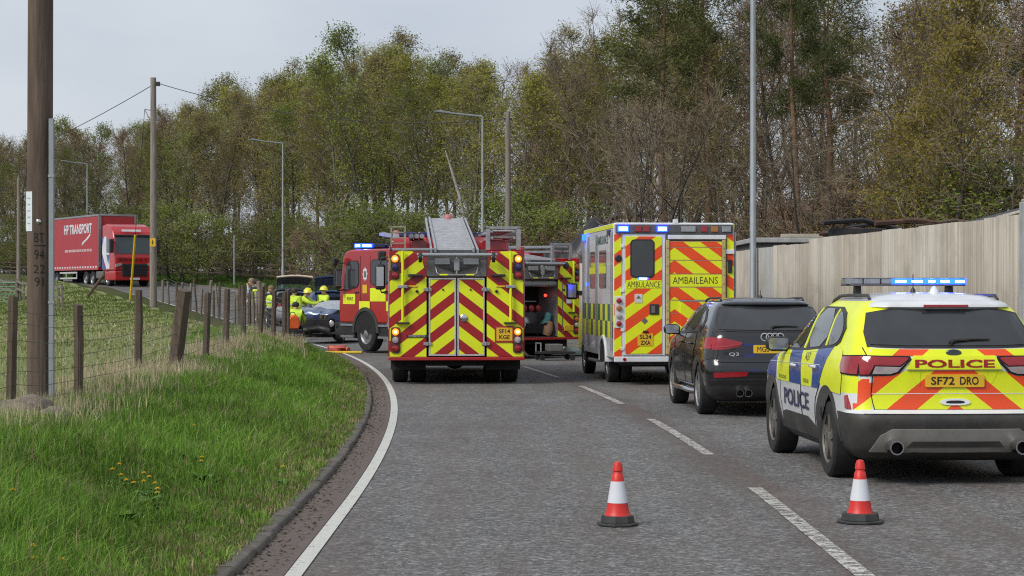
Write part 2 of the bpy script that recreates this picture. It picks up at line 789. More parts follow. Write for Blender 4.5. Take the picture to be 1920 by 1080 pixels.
def strip(name, mat, us, vs, dz=0.0, hfun=None, kind='structure', smooth=60):
    v, f = [], []
    for b in vs:
        for a in us:
            X, Y = xy(a, b)
            v.append((X, Y, (G(X, Y) if hfun is None else hfun(a, b)) + dz))
    n = len(us)
    for j in range(len(vs) - 1):
        for i in range(n - 1):
            f.append((j * n + i, j * n + i + 1, (j + 1) * n + i + 1, (j + 1) * n + i))
    o = mesh_obj(name, v, f, mat, None, None, smooth)
    ul = o.data.uv_layers.new(name='RoadUV')
    cc = [(a, b) for b in vs for a in us]
    for lp in o.data.loops:
        ul.data[lp.index].uv = cc[lp.vertex_index]
    if kind:
        o['kind'] = kind
    return o


def frange(a, b, s):
    n = max(1, int(round((b - a) / s)))
    return [a + (b - a) * i / n for i in range(n + 1)]


# ---- surface materials
def mat_grass_ground():
    m, nt, b = node_mat('grass_ground')
    co = objco(nt)
    n1 = noise(nt, co, 0.55, 6, 0.6)
    n2 = noise(nt, co, 9.0, 6, 0.7)
    n3 = noise(nt, co, 55.0, 3, 0.7)
    c = ramp(nt, n2, 0.3, 0.7, (0.035, 0.055, 0.014), (0.085, 0.115, 0.03))
    c = mixc(nt, ramp(nt, n1, 0.42, 0.62), c, (0.12, 0.105, 0.05))
    c = mixc(nt, ramp(nt, n3, 0.35, 0.7), c, (0.045, 0.05, 0.02))
    nt.links.new(c, b.inputs['Base Color'])
    b.inputs['Roughness'].default_value = 0.95
    b.inputs['Specular IOR Level'].default_value = 0.1
    bump(nt, b, n3, 0.8, 0.03)
    return m


def mat_field():
    m, nt, b = node_mat('pasture')
    co = objco(nt)
    n1 = noise(nt, co, 0.35, 7, 0.62)
    n2 = noise(nt, co, 5.0, 6, 0.7)
    n3 = noise(nt, co, 40.0, 3, 0.7)
    c = ramp(nt, n2, 0.3, 0.72, (0.15, 0.185, 0.06), (0.24, 0.255, 0.105))
    c = mixc(nt, ramp(nt, n1, 0.38, 0.66), c, (0.17, 0.22, 0.07))
    c = mixc(nt, vmath(nt, 'MULTIPLY', ramp(nt, n3, 0.45, 0.7), 0.5), c, (0.30, 0.28, 0.15))
    nt.links.new(c, b.inputs['Base Color'])
    b.inputs['Roughness'].default_value = 0.95
    b.inputs['Specular IOR Level'].default_value = 0.1
    bump(nt, b, n3, 0.7, 0.03)
    return m


def asphalt_nodes(nt, co):
    n1 = noise(nt, co, 62.0, 3, 0.85)
    n2 = noise(nt, co, 30.0, 4, 0.85)
    vo = nt.nodes.new('ShaderNodeTexVoronoi')
    vo.inputs['Scale'].default_value = 48.0
    nt.links.new(co, vo.inputs['Vector'])
    n3 = noise(nt, co, 0.8, 6, 0.6)
    mp = nt.nodes.new('ShaderNodeMapping')
    mp.inputs['Scale'].default_value = (1.6, 0.12, 1)
    mp.inputs['Rotation'].default_value = (0, 0, 0.04)
    nt.links.new(co, mp.inputs['Vector'])
    n4 = noise(nt, mp.outputs['Vector'], 1.3, 5, 0.6)
    def cells(scale, stops):
        q = nt.nodes.new('ShaderNodeTexVoronoi')
        q.inputs['Scale'].default_value = scale
        nt.links.new(co, q.inputs['Vector'])
        sx = nt.nodes.new('ShaderNodeSeparateColor')
        nt.links.new(q.outputs['Color'], sx.inputs[0])
        r = nt.nodes.new('ShaderNodeValToRGB')
        r.color_ramp.elements[0].position = 0
        r.color_ramp.elements[0].color = (*stops[0][1], 1)
        r.color_ramp.elements[1].position = 1
        r.color_ramp.elements[1].color = (*stops[-1][1], 1)
        for p_, c_ in stops[1:-1]:
            r.color_ramp.elements.new(p_).color = (*c_, 1)
        nt.links.new(sx.outputs[0], r.inputs['Fac'])
        return r.outputs['Color']
    chips = [(0, (.030, .029, .028)), (.45, (.10, .098, .095)), (.80, (.185, .182, .178)), (1, (.44, .43, .42))]
    c = mixc(nt, .42, cells(52.0, chips), cells(27.0, chips))
    c = mixc(nt, .25, c, ramp(nt, n1, 0.36, 0.64, (0.040, 0.039, 0.038), (0.270, 0.265, 0.260)))
    um = nt.nodes.new('ShaderNodeUVMap')
    um.uv_map = 'RoadUV'
    su = nt.nodes.new('ShaderNodeSeparateXYZ')
    nt.links.new(um.outputs['UV'], su.inputs[0])
    # long joint down the middle of the carriageway, oxidised and loose
    ju = vmath(nt, 'ADD', vmath(nt, 'ABSOLUTE', vmath(nt, 'SUBTRACT', su.outputs[0], 3.42)), vmath(nt, 'MULTIPLY', n3, .5))
    c = mixc(nt, vmath(nt, 'MULTIPLY', ramp(nt, ju, .34, .50, (1, 1, 1), (0, 0, 0)), .5), c, (0.110, 0.080, 0.068))
    # wheel tracks polished by traffic
    tr_ = vmath(nt, 'SINE', vmath(nt, 'MULTIPLY_ADD', su.outputs[0], 3.7, -1.2))
    c = mixc(nt, .30, c, ramp(nt, tr_, 0.2, 1.0, (.92, .9, .9), (1.12, 1.12, 1.12)), 'MULTIPLY')
    c = mixc(nt, vmath(nt, 'MULTIPLY', ramp(nt, n4, 0.44, 0.68), 0.5), c, (0.118, 0.086, 0.072))
    n6 = noise(nt, co, 2.3, 7, .7)
    c = mixc(nt, vmath(nt, 'MULTIPLY', ramp(nt, n6, .60, .70), .45), c, (.045, .043, .042))
    c = mixc(nt, 0.35, c, ramp(nt, n3, 0.3, 0.7, (0.62, 0.62, 0.63), (1.2, 1.2, 1.2)), 'MULTIPLY')
    return c, n2, n1


def mat_asphalt():
    m, nt, b = node_mat('asphalt')
    c, h, h2 = asphalt_nodes(nt, objco(nt))
    nt.links.new(c, b.inputs['Base Color'])
    b.inputs['Roughness'].default_value = 0.85
    b.inputs['Specular IOR Level'].default_value = 0.3
    bump(nt, b, h2, 0.6, 0.006)
    return m


def mat_paint(name, wear0, wear1):
    """thermoplastic road paint, cracked across and worn through to the asphalt"""
    m, nt, b = node_mat(name)
    co = objco(nt)
    ca, h, h2 = asphalt_nodes(nt, co)
    mp = nt.nodes.new('ShaderNodeMapping')
    mp.inputs['Scale'].default_value = (3.5, 8.0, 1)
    nt.links.new(co, mp.inputs['Vector'])
    n1 = noise(nt, mp.outputs['Vector'], 2.0, 6, 0.7)
    n2 = noise(nt, co, 70, 3, 0.7)
    w = vmath(nt, 'MULTIPLY_ADD', n2, 0.35, vmath(nt, 'MULTIPLY', n1, 0.8))
    k = ramp(nt, w, wear0, wear1)
    pc = ramp(nt, n2, 0.3, 0.7, (0.42, 0.42, 0.38), (0.62, 0.61, 0.56))
    nt.links.new(mixc(nt, k, ca, pc), b.inputs['Base Color'])
    b.inputs['Roughness'].default_value = 0.75
    bump(nt, b, k, 0.4, 0.004)
    return m


vg = frange(-60, -12, 12) + frange(-8, 60, 1.0) + frange(62, 130, 3) + frange(140, 340, 20)
ug = [-215, -160, -120, -90, -70] + frange(-60, -10, 2.5) + frange(-9, -3.2, .6) + [-2.9, -2.5, -2.1, -1.7, -1.3, -.9, -.55, -.34, 0, 3.4, 7.22, 7.26, 8, 9, 10.5, 12, 14, 17, 20, 30, 45, 70, 110, 180, 300, 500, 800]
strip('ground', mat_grass_ground(), ug, vg, -0.03, lambda u, v: (zr(v) - .15 if -.7 < u < 7.9 else G(*xy(u, v)) - (.1 if -3 < u < 8.8 else 0)))
GMAT = MATS['verge_ground'] = bpy.data.materials['grass_ground']
strip('grass_verge', GMAT, frange(-3.3, -0.445, 0.19), frange(-8, 90, 0.7), 0.0)
strip('field', mat_field(), frange(-60, -12, 3) + frange(-11, -3.3, .55), frange(-8, 100, 1.0), 0.0)
ASP = mat_asphalt()
strip('road', ASP, frange(-0.34, 7.22, 0.63), frange(-40, 60, 1.5) + frange(63, 230, 3), 0.0, lambda u, v: zr(v))
strip('footpath', pm('path_asphalt', (0.13, 0.125, 0.12), 0.9, 0, 0.3, 9, bmp=0.3, bscale=70, dirt=.3), [7.40, 8.0, 8.7], frange(-10, 60, 1.5), 0.004)

# gutter: silt and grit gathered along the kerb
g_m, g_nt, g_b = node_mat('gutter_silt')
g_co = objco(g_nt)
g_n = noise(g_nt, g_co, 14, 6, .7)
g_n2 = noise(g_nt, g_co, 70, 3, .7)
g_c = ramp(g_nt, g_n, .3, .7, (.085, .062, .052), (.15, .112, .095))
g_c = mixc(g_nt, ramp(g_nt, g_n2, .4, .75), g_c, (.11, .098, .09))
g_nt.links.new(g_c, g_b.inputs['Base Color'])
g_b.inputs['Roughness'].default_value = .95
bump(g_nt, g_b, g_n2, .6, .01)
strip('gutter', g_m, [-0.335, -0.25, -0.15, -0.06], frange(-10, 60, .8), 0.004, lambda u, v: zr(v))
# painted markings
strip('edge_line', mat_paint('edge_line_paint', .44, .50), [-0.05, 0.05], frange(-10, 110, .8), 0.008, lambda u, v: zr(v))
PW = mat_paint('centre_line_paint', .565, .60)
for i in range(9):
    v0 = -3.6 + 8.95 * i - 8.95 * (i == 8) * 0
    strip('centre_line', PW, [3.34, 3.46], frange(v0, v0 + 5.6, .5), 0.005, lambda u, v: zr(v))
strip('edge_line', bpy.data.materials['edge_line_paint'], [6.93, 7.03], frange(-10, 110, .8), 0.008, lambda u, v: zr(v))

# kerb stones, each its own block, along the left edge
KM = pm('kerb_concrete', (0.125, 0.110, 0.092), 0.9, 0, 0.3, 7, bmp=0.5, bscale=45, dirt=0.45, dirtcol=(.06, .055, .04))
kerb = mesh_obj('kerb', *(lambda v, f: (v, f))(*(lambda: (
    [(*xy(u, v), zr(v) + z) for v in frange(42, 100, 2) for u, z in ((-.335, -.02), (-.345, .04), (-.37, .052), (-.45, .054))],
    [(j * 4 + i, j * 4 + i + 1, j * 4 + i + 5, j * 4 + i + 4) for j in range(len(frange(42, 100, 2)) - 1) for i in range(3)]))()), KM)
kerb['kind'] = 'structure'
sp = [(-.335, -.06), (-.338, .025), (-.348, .044), (-.370, .052), (-.45, .054), (-.455, -.06)]
v0 = -6.0
rk = random.Random(3)
while v0 < 41.5:
    L = .905
    v1 = min(v0 + L, 42)
    mb = MB()
    du, dz, tl = rk.uniform(-.008, .008), rk.uniform(-.008, .006), rk.uniform(-.006, .006)
    vs = [v0 + .006, (v0 + v1) / 2, v1 - .006]
    vv = [(*xy(u + du + tl * (i - 1), v), zr(v) + z + (dz if z > 0 else 0)) for i, v in enumerate(vs) for u, z in sp]
    n = len(sp)
    ff = [(j * n + i, j * n + (i + 1) % n, (j + 1) * n + (i + 1) % n, (j + 1) * n + i) for j in range(2) for i in range(n)]
    ff += [tuple(range(n)), tuple(range(2 * n, 3 * n))[::-1]]
    mb.add(vv, ff)
    mb.build('kerb_stone', KM, kerb, 50, 0.006)
    v0 = v1
kr = strip('far_kerb', KM, [7.22, 7.235, 7.26, 7.39], frange(-10, 110, 2), 0.0, lambda u, v: zr(v) + (.0 if u < 7.23 else .1 if u > 7.24 else .085))
# broad grass beyond the bend is the ground sheet itself

# ---------------------------------------------------------------- grass
def mat_blades():
    m, nt, b = node_mat('grass_blades')
    a = nt.nodes.new('ShaderNodeAttribute')
    a.attribute_name = 'Col'
    nt.links.new(a.outputs['Color'], b.inputs['Base Color'])
    b.inputs['Roughness'].default_value = 0.6
    b.inputs['Specular IOR Level'].default_value = 0.25
    tr = nt.nodes.new('ShaderNodeBsdfTranslucent')
    nt.links.new(a.outputs['Color'], tr.inputs['Color'])
    mx = nt.nodes.new('ShaderNodeMixShader')
    mx.inputs[0].default_value = 0.3
    nt.links.new(b.outputs[0], mx.inputs[1])
    nt.links.new(tr.outputs[0], mx.inputs[2])
    nt.links.new(mx.outputs[0], nt.nodes['Material Output'].inputs['Surface'])
    return m


BLADE = mat_blades()


def blades(name, U, V, H, W, C, seed, lean=0.45, label=None):
    """one bent three-triangle blade for every (u,v) with height H, width W and colour C"""
    rg = np.random.default_rng(seed)
    n = len(U)
    X = np.empty(n); Y = np.empty(n); Z = np.empty(n)
    for i in range(n):
        X[i], Y[i] = xy(U[i], V[i])
        Z[i] = G(X[i], Y[i])
    th = rg.uniform(0, 2 * np.pi, n)
    ph = rg.uniform(0, 2 * np.pi, n)
    ln = np.abs(rg.normal(0, lean, n)) * H
    wx, wy = np.cos(th) * W / 2, np.sin(th) * W / 2
    lx, ly = np.cos(ph) * ln, np.sin(ph) * ln
    P = np.empty((n, 5, 3), np.float32)
    P[:, 0] = np.stack([X - wx, Y - wy, Z - .02], 1)
    P[:, 1] = np.stack([X + wx, Y + wy, Z - .02], 1)
    P[:, 2] = np.stack([X + lx * .35 + wx * .8, Y + ly * .35 + wy * .8, Z + H * .58], 1)
    P[:, 3] = np.stack([X + lx * .35 - wx * .8, Y + ly * .35 - wy * .8, Z + H * .58], 1)
    P[:, 4] = np.stack([X + lx, Y + ly, Z + H * (1 - .25 * np.minimum(1, ln / H))], 1)
    me = bpy.data.meshes.new(name)
    me.vertices.add(n * 5)
    me.vertices.foreach_set('co', P.ravel())
    base = (np.arange(n) * 5)[:, None]
    loops = np.concatenate([base + np.array([[0, 1, 2, 3]]), base + np.array([[3, 2, 4]])], 1).astype(np.int32).ravel()
    me.loops.add(n * 7)
    me.loops.foreach_set('vertex_index', loops)
    me.polygons.add(n * 2)
    st = np.stack([np.arange(n) * 7, np.arange(n) * 7 + 4], 1).ravel().astype(np.int32)
    me.polygons.foreach_set('loop_start', st)
    me.update(calc_edges=True)
    at = me.color_attributes.new('Col', 'FLOAT_COLOR', 'POINT')
    cc = np.ones((n, 5, 4), np.float32)
    cc[:, :, :3] = C[:, None, :]
    at.data.foreach_set('color', cc.ravel())
    me.materials.append(BLADE)
    o = bpy.data.objects.new(name, me)
    COL.objects.link(o)
    o['kind'] = 'stuff'
    if label:
        tag(o, label, 'grass')
    return o


def pnoise(U, V, s, seed):
    rg = np.random.default_rng(seed)
    out = np.zeros_like(U)
    for k in range(7):
        a = rg.uniform(0, 2 * np.pi)
        f = s * (0.6 + 0.5 * k)
        out += np.sin((U * np.cos(a) + V * np.sin(a)) * f + rg.uniform(0, 6)) / (1 + .5 * k)
    return out / 2.6


def gcol(rg, n, c0, c1):
    t = rg.uniform(0, 1, n)[:, None]
    return (np.array(c0)[None] * (1 - t) + np.array(c1)[None] * t) * rg.uniform(.75, 1.25, n)[:, None]


rg = np.random.default_rng(11)
# lush verge: density falls with distance
NT = 62000
tV = -5.5 + 42 * rg.uniform(0, 1, NT) ** 1.75
tU = -0.43 - 3.4 * rg.uniform(0, 1, NT)
tE = np.clip((-0.43 - tU) / .75, 0, 1)
tP = pnoise(tU, tV, 1.6, 5)
tQ = pnoise(tU, tV, 4.2, 6)
tH = (0.045 + 0.10 * tE ** 1.2) * rg.uniform(.55, 1.45, NT) * (1 + .4 * tP + .35 * tQ)
tC = gcol(rg, NT, (.088, .19, .022), (.21, .36, .05))
ol = gcol(rg, NT, (.14, .17, .04), (.22, .22, .08))
dry = gcol(rg, NT, (.26, .21, .11), (.42, .35, .20))
k = rg.uniform(0, 1, NT) < (1 - tE) * .38 + .12 * np.clip(tQ, 0, 1) + .06
tC[k] = ol[k]
k = rg.uniform(0, 1, NT) < .03 + .22 * (1 - tE) ** 1.2 + .12 * np.clip(-tP - .35, 0, 1)
tC[k] = dry[k]
tC *= (1 + .28 * tP)[:, None]
bare = (tE < .35) & (pnoise(tU, tV, 3.0, 9) > .15)
sel = np.where(~bare | (rg.uniform(0, 1, NT) < .25))[0]
ti = np.repeat(sel, 6)
n = len(ti)
sg_ = .025 + .02 * tE[ti]
U = np.minimum(tU[ti] + rg.normal(0, 1, n) * sg_, -.385)
V = tV[ti] + rg.normal(0, 1, n) * sg_
H = np.clip(tH[ti] * rg.uniform(.55, 1.25, n), .025, .36)
W = rg.uniform(.005, .010, n) * (1 + np.clip(V, 0, 40) / 30)
C = tC[ti] * rg.uniform(.7, 1.3, n)[:, None]
blades('verge_grass', U, V, H, W, C, 1, .6, label='lush green grass covering the roadside bank')
# dry tall stalks along the fence line
n = 34000
V = -2.5 + 36 * rg.uniform(0, 1, n) ** 1.2
fl = np.interp(V, [-6, 5, 13, 22, 30, 40], [-3.9, -3.75, -3.6, -3.05, -2.2, -2.1])
U = fl + rg.normal(.25, .42, n)
U = np.minimum(U, -1.5)
H = rg.uniform(.08, .42, n) * (0.75 + .4 * pnoise(U, V, 2.2, 31))
W = rg.uniform(.004, .009, n) * (1 + np.clip(V, 0, 40) / 35)
blades('dry_grass', U, V, np.clip(H, .08, .7), W, gcol(rg, n, (.40, .33, .20), (.66, .57, .38)), 2, .3, label='tall straw coloured dead grass along the fence line')
# thick green tussocks among it
n = 26000
cv = rg.uniform(-3, 32, 150)
cu = np.interp(cv, [-6, 5, 13, 22, 30, 40], [-3.9, -3.75, -3.6, -3.05, -2.2, -2.1]) + rg.normal(.7, .5, 150)
ci = rg.integers(0, 150, n)
U = np.minimum(cu[ci] + rg.normal(0, .16, n), -1.2)
V = cv[ci] + rg.normal(0, .16, n)
H = rg.uniform(.08, .24, n)
W = rg.uniform(.005, .010, n) * (1 + np.clip(V, 0, 40) / 35)
blades('grass_tussocks', U, V, H, W, gcol(rg, n, (.085, .17, .022), (.18, .285, .05)), 3, .5, label='taller dark green tussocks between bank and fence')
# grazed pasture
n = 150000
V = -4 + 108 * rg.uniform(0, 1, n) ** 1.4
U = -3.6 - 30 * rg.uniform(0, 1, n) ** 1.2
H = rg.uniform(.03, .10, n) * (1 + .5 * pnoise(U, V, 1.0, 41))
W = rg.uniform(.006, .014, n) * (1 + np.clip(V, 0, 100) / 20)
C = gcol(rg, n, (.15, .20, .055), (.27, .30, .11))
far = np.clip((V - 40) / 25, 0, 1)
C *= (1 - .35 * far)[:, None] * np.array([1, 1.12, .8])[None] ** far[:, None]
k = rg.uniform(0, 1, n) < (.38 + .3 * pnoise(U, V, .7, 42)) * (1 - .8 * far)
C[k] = gcol(rg, int(k.sum()), (.34, .31, .17), (.50, .45, .28))
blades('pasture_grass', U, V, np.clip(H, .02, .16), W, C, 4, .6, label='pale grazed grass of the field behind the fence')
# leaf litter and grit in the gutter
n = 2600
V = rg.uniform(-5, 30, n)
U = -.33 + .22 * rg.uniform(0, 1, n) ** 1.8
mbv, mbf = [], []
for i in range(n):
    X, Y = xy(U[i], V[i])
    s = rg.uniform(.006, .022)
    a = rg.uniform(0, 6.28)
    z = zr(V[i]) + .006
    c, q = math.cos(a) * s, math.sin(a) * s
    b0 = len(mbv)
    mbv += [(X - c, Y - q, z), (X + q * .6, Y - c * .6, z + rg.uniform(0, .012)), (X + c, Y + q, z + rg.uniform(0, .01)), (X - q * .6, Y + c * .6, z)]
    mbf.append((b0, b0 + 1, b0 + 2, b0 + 3))
o = mesh_obj('leaf_litter', mbv, mbf, pm('dead_leaf', (.13, .10, .07), .9, 0, .5, 15))
o['kind'] = 'stuff'
tag(o, 'brown leaf litter and grit lying along the kerb', 'leaf litter')
# grass beyond the bend, seen as a mown strip in front of the wood
n = 40000
V = 48 + 100 * rg.uniform(0, 1, n)
U = 7.6 + 7 * rg.uniform(0, 1, n)
blades('far_verge_grass', U, V, rg.uniform(.05, .2, n), rg.uniform(.02, .05, n), gcol(rg, n, (.045, .10, .014), (.11, .19, .035)), 6, .5, label='green grass strip beyond the bend in front of the wood')
# ================================================================ woodland
def twig_mat(name, col):
    return pm(name, col, .9, 0, .35, 5, bmp=.3, bscale=20)


def leaf_mat(name, c0, c1):
    m, nt, b = node_mat(name)
    co = objco(nt)
    oi = nt.nodes.new('ShaderNodeObjectInfo').outputs['Random']
    n1 = noise(nt, co, .55, 3)
    n2 = noise(nt, co, 7.0, 2)
    f = vmath(nt, 'MULTIPLY_ADD', n1, .6, vmath(nt, 'MULTIPLY', n2, .4))
    f = vmath(nt, 'MULTIPLY_ADD', oi, .24, vmath(nt, 'SUBTRACT', f, .12))
    c = ramp(nt, f, .28, .72, c0, c1)
    nt.links.new(c, b.inputs['Base Color'])
    b.inputs['Roughness'].default_value = .6
    b.inputs['Specular IOR Level'].default_value = .2
    tr = nt.nodes.new('ShaderNodeBsdfTranslucent')
    nt.links.new(c, tr.inputs['Color'])
    mx = nt.nodes.new('ShaderNodeMixShader')
    mx.inputs[0].default_value = .35
    nt.links.new(b.outputs[0], mx.inputs[1])
    nt.links.new(tr.outputs[0], mx.inputs[2])
    nt.links.new(mx.outputs[0], nt.nodes['Material Output'].inputs['Surface'])
    return m


def path(rd, p, d, L, n, wander, up):
    pts = [p.copy()]
    d = d.normalized()
    for i in range(n):
        d = d + Vector((rd.gauss(0, wander), rd.gauss(0, wander), rd.gauss(0, wander) + up))
        d.normalize()
        p = p + d * (L / n)
        pts.append(p.copy())
    return pts


def tri_tube(tv, tf, pts, r0, r1, n=3):
    k = len(tv)
    m = len(pts)
    for i, p in enumerate(pts):
        t = (pts[min(i + 1, m - 1)] - pts[max(i - 1, 0)]).normalized()
        a = t.orthogonal().normalized()
        b = t.cross(a)
        r = r0 + (r1 - r0) * i / (m - 1)
        for j in range(n):
            th = 2 * math.pi * j / n
            tv.append(p + (a * math.cos(th) + b * math.sin(th)) * r)
    for i in range(m - 1):
        for j in range(n):
            tf.append((k + i * n + j, k + i * n + (j + 1) % n, k + (i + 1) * n + (j + 1) % n, k + (i + 1) * n + j))


def leaf_cloud(rd, centers, spread, size, per, cv, cf, needle=False):
    for c in centers:
        for _ in range(per):
            p = c + Vector((rd.gauss(0, spread), rd.gauss(0, spread), rd.gauss(0, spread)))
            s = size * rd.uniform(.6, 1.4)
            a = Vector((rd.gauss(0, 1), rd.gauss(0, 1), rd.gauss(0, 1))).normalized()
            b = a.orthogonal().normalized()
            w = .22 if needle else .55
            k = len(cv)
            cv += [p - a * s * .5, p + b * s * w * .5, p + a * s * .5, p - b * s * w * .5]
            cf.append((k, k + 1, k + 2, k + 3))


def make_tree(seed, H, r, limbs, start, spread, up, sub, twig, leaf, lsize, lspread=.12, width=None, trunks=1, pine=False, twl=.75, droop=0.0):
    """returns trunk mesh data, twig mesh data and leaf mesh data"""
    rd = random.Random(seed)
    tv, tf, wv, wf, cv, cf = [], [], [], [], [], []
    W = width or H * .22
    for tk in range(trunks):
        base = Vector((rd.gauss(0, .35), rd.gauss(0, .35), -.3)) if trunks > 1 else Vector((0, 0, -.3))
        d0 = Vector((rd.gauss(0, .18), rd.gauss(0, .18), 1)) if trunks > 1 else Vector((rd.gauss(0, .04), rd.gauss(0, .04), 1))
        hh = H * rd.uniform(.8, 1.0) if trunks > 1 else H
        tr = path(rd, base, d0, hh, 14, .045, .05)
        tri_tube(tv, tf, tr, r * (1 if trunks == 1 else .7), r * .1, 7)
        nl = limbs // trunks
        for i in range(nl):
            t = start + (1 - start) * (i + rd.random()) / nl
            q = t * 14
            a = int(min(13, q))
            p = tr[a].lerp(tr[a + 1], q - a)
            az = i * 2.399 + rd.gauss(0, .4)
            if pine:
                prof = (.55 + .45 * math.sin(min(1, (t - start) / (1 - start)) * 3.0)) * (1.05 - .5 * t)
            else:
                tt = (t - start) / (1 - start)
                prof = .45 + .75 * math.sin(math.pi * min(1, tt * .85 + .12)) - .35 * tt
            L = W * prof * rd.uniform(.65, 1.25)
            d = Vector((math.cos(az), math.sin(az), spread + rd.gauss(0, .18) + .5 * t))
            lp = path(rd, p, d, L, 6, .12, up)
            rl = max(.012, r * .33 * (1.1 - t))
            tri_tube(tv, tf, lp, rl, .01, 4)
            for s in range(sub):
                w = .25 + .75 * (s + rd.random()) / sub
                qa = w * 6
                a = int(min(5, qa))
                sp_ = lp[a].lerp(lp[a + 1], qa - a)
                dd = (lp[a + 1] - lp[a]).normalized() + Vector((rd.gauss(0, .75), rd.gauss(0, .75), rd.gauss(.1, .55)))
                dens = rd.choice((.15, .5, 1, 1))
                sl = path(rd, sp_, dd, L * rd.uniform(.28, .5) * (1.2 - .4 * w), 3, .18, up * .8 - droop)
                tri_tube(wv, wf, sl, .018, .009, 3)
                for q_ in range(twig):
                    ww = .2 + .8 * (q_ + rd.random()) / twig
                    qb = ww * 3
                    a2 = int(min(2, qb))
                    tp = sl[a2].lerp(sl[a2 + 1], qb - a2)
                    td = (sl[a2 + 1] - sl[a2]).normalized() + Vector((rd.gauss(0, .7), rd.gauss(0, .7), rd.gauss(.05, .6)))
                    tw = path(rd, tp, td, twl * rd.uniform(.5, 1.2), 2, .2, .03 - droop)
                    tri_tube(wv, wf, tw, .009, .005, 3)
                    if leaf and (pine or rd.random() < dens):
                        leaf_cloud(rd, [tw[1], tw[2]], lspread, lsize, leaf, cv, cf, pine)
    return (tv, tf), (wv, wf), (cv, cf)


BARK_D = twig_mat('dark_bark', (0.085, 0.074, 0.06))
BARK_B = twig_mat('birch_bark', (0.2, 0.185, 0.16))
BARK_P = twig_mat('pine_bark', (0.16, 0.095, 0.06))
TWIG_R = twig_mat('red_brown_twig', (0.21, 0.143, 0.094))
TWIG_G = twig_mat('grey_brown_twig', (0.195, 0.158, 0.104))
L_YG = leaf_mat('leaf_yellow_green', (0.16, 0.168, 0.026), (0.37, 0.355, 0.068))
L_GR = leaf_mat('leaf_fresh_green', (0.11, 0.155, 0.026), (0.26, 0.315, 0.06))
L_OL = leaf_mat('leaf_olive', (0.175, 0.15, 0.04), (0.32, 0.27, 0.08))
L_BR = leaf_mat('bud_red_brown', (0.175, 0.12, 0.08), (0.3, 0.21, 0.135))
L_OC = leaf_mat('leaf_ochre', (0.19, 0.15, 0.025), (0.32, 0.255, 0.05))
L_PN = leaf_mat('pine_needles', (0.06, 0.08, 0.025), (0.155, 0.17, 0.05))
L_HD = leaf_mat('leaf_hedge', (0.09, 0.125, 0.022), (0.215, 0.26, 0.055))


def tree_meshes(key, bark, twm, lfm, args):
    (tv, tf), (wv, wf), (cv, cf) = make_tree(**args)
    out = []
    for nm, v, f, m in (('trunk', tv, tf, [bark]), ('crown', None, None, [twm, lfm])):
        me = bpy.data.meshes.new(key + '_' + nm)
        if v is None:
            k = len(wv)
            v = wv + cv
            ff = wf + [tuple(i + k for i in q) for q in cf]
            me.from_pydata(v, [], ff)
            for x in m:
                me.materials.append(x)
            me.polygons.foreach_set('material_index', [0] * len(wf) + [1] * len(cf))
        else:
            me.from_pydata(v, [], f)
            for x in m:
                me.materials.append(x)
            me.shade_smooth()
        me.update()
        out.append(me)
    return out, args['H']


B = dict
TREES = {
    'birch_a': (BARK_B, TWIG_G, L_YG, B(seed=1, H=15, r=.15, limbs=34, start=.34, spread=.75, up=.04, sub=6, twig=5, leaf=4, lsize=.135, width=2.7, droop=.10, lspread=.16)),
    'birch_b': (BARK_D, TWIG_G, L_GR, B(seed=2, H=15, r=.17, limbs=32, start=.34, spread=.7, up=.05, sub=6, twig=5, leaf=4, lsize=.135, width=3.0, droop=.04, lspread=.17)),
    'alder': (BARK_D, TWIG_G, L_OL, B(seed=3, H=14, r=.16, limbs=36, start=.28, spread=.8, up=.05, sub=6, twig=6, leaf=3, lsize=.115, width=2.8, lspread=.14)),
    'bare_a': (BARK_D, TWIG_R, L_BR, B(seed=4, H=14, r=.15, limbs=34, start=.16, spread=.95, up=.09, sub=6, twig=6, leaf=2, lsize=.07, width=3.0, lspread=.06, twl=.9)),
    'bare_b': (BARK_D, TWIG_G, L_BR, B(seed=5, H=13, r=.14, limbs=36, start=.12, spread=1.0, up=.10, sub=6, twig=6, leaf=2, lsize=.07, width=3.2, trunks=3, lspread=.06, twl=.9)),
    'ochre': (BARK_D, TWIG_G, L_OC, B(seed=6, H=12, r=.15, limbs=36, start=.2, spread=.75, up=.05, sub=7, twig=5, leaf=5, lsize=.11, width=3.0, lspread=.15)),
    'pine': (BARK_P, TWIG_G, L_PN, B(seed=7, H=17, r=.20, limbs=22, start=.58, spread=.30, up=.06, sub=6, twig=6, leaf=9, lsize=.17, width=3.6, pine=True, lspread=.13, twl=.45)),
    'shrub_a': (BARK_D, TWIG_G, L_HD, B(seed=8, H=4.2, r=.06, limbs=40, start=.08, spread=.7, up=.03, sub=5, twig=5, leaf=5, lsize=.10, width=2.2, trunks=4, lspread=.14, twl=.5)),
    'shrub_b': (BARK_D, TWIG_R, L_BR, B(seed=9, H=3.6, r=.05, limbs=40, start=.08, spread=.8, up=.05, sub=6, twig=6, leaf=1, lsize=.06, width=1.9, trunks=4, lspread=.08, twl=.5)),
    'shrub_c': (BARK_D, TWIG_G, L_GR, B(seed=10, H=5.0, r=.07, limbs=42, start=.08, spread=.7, up=.03, sub=5, twig=5, leaf=4, lsize=.11, width=2.4, trunks=4, lspread=.16, twl=.5)),
}
TM = {k: tree_meshes(k, *v) for k, v in TREES.items()}
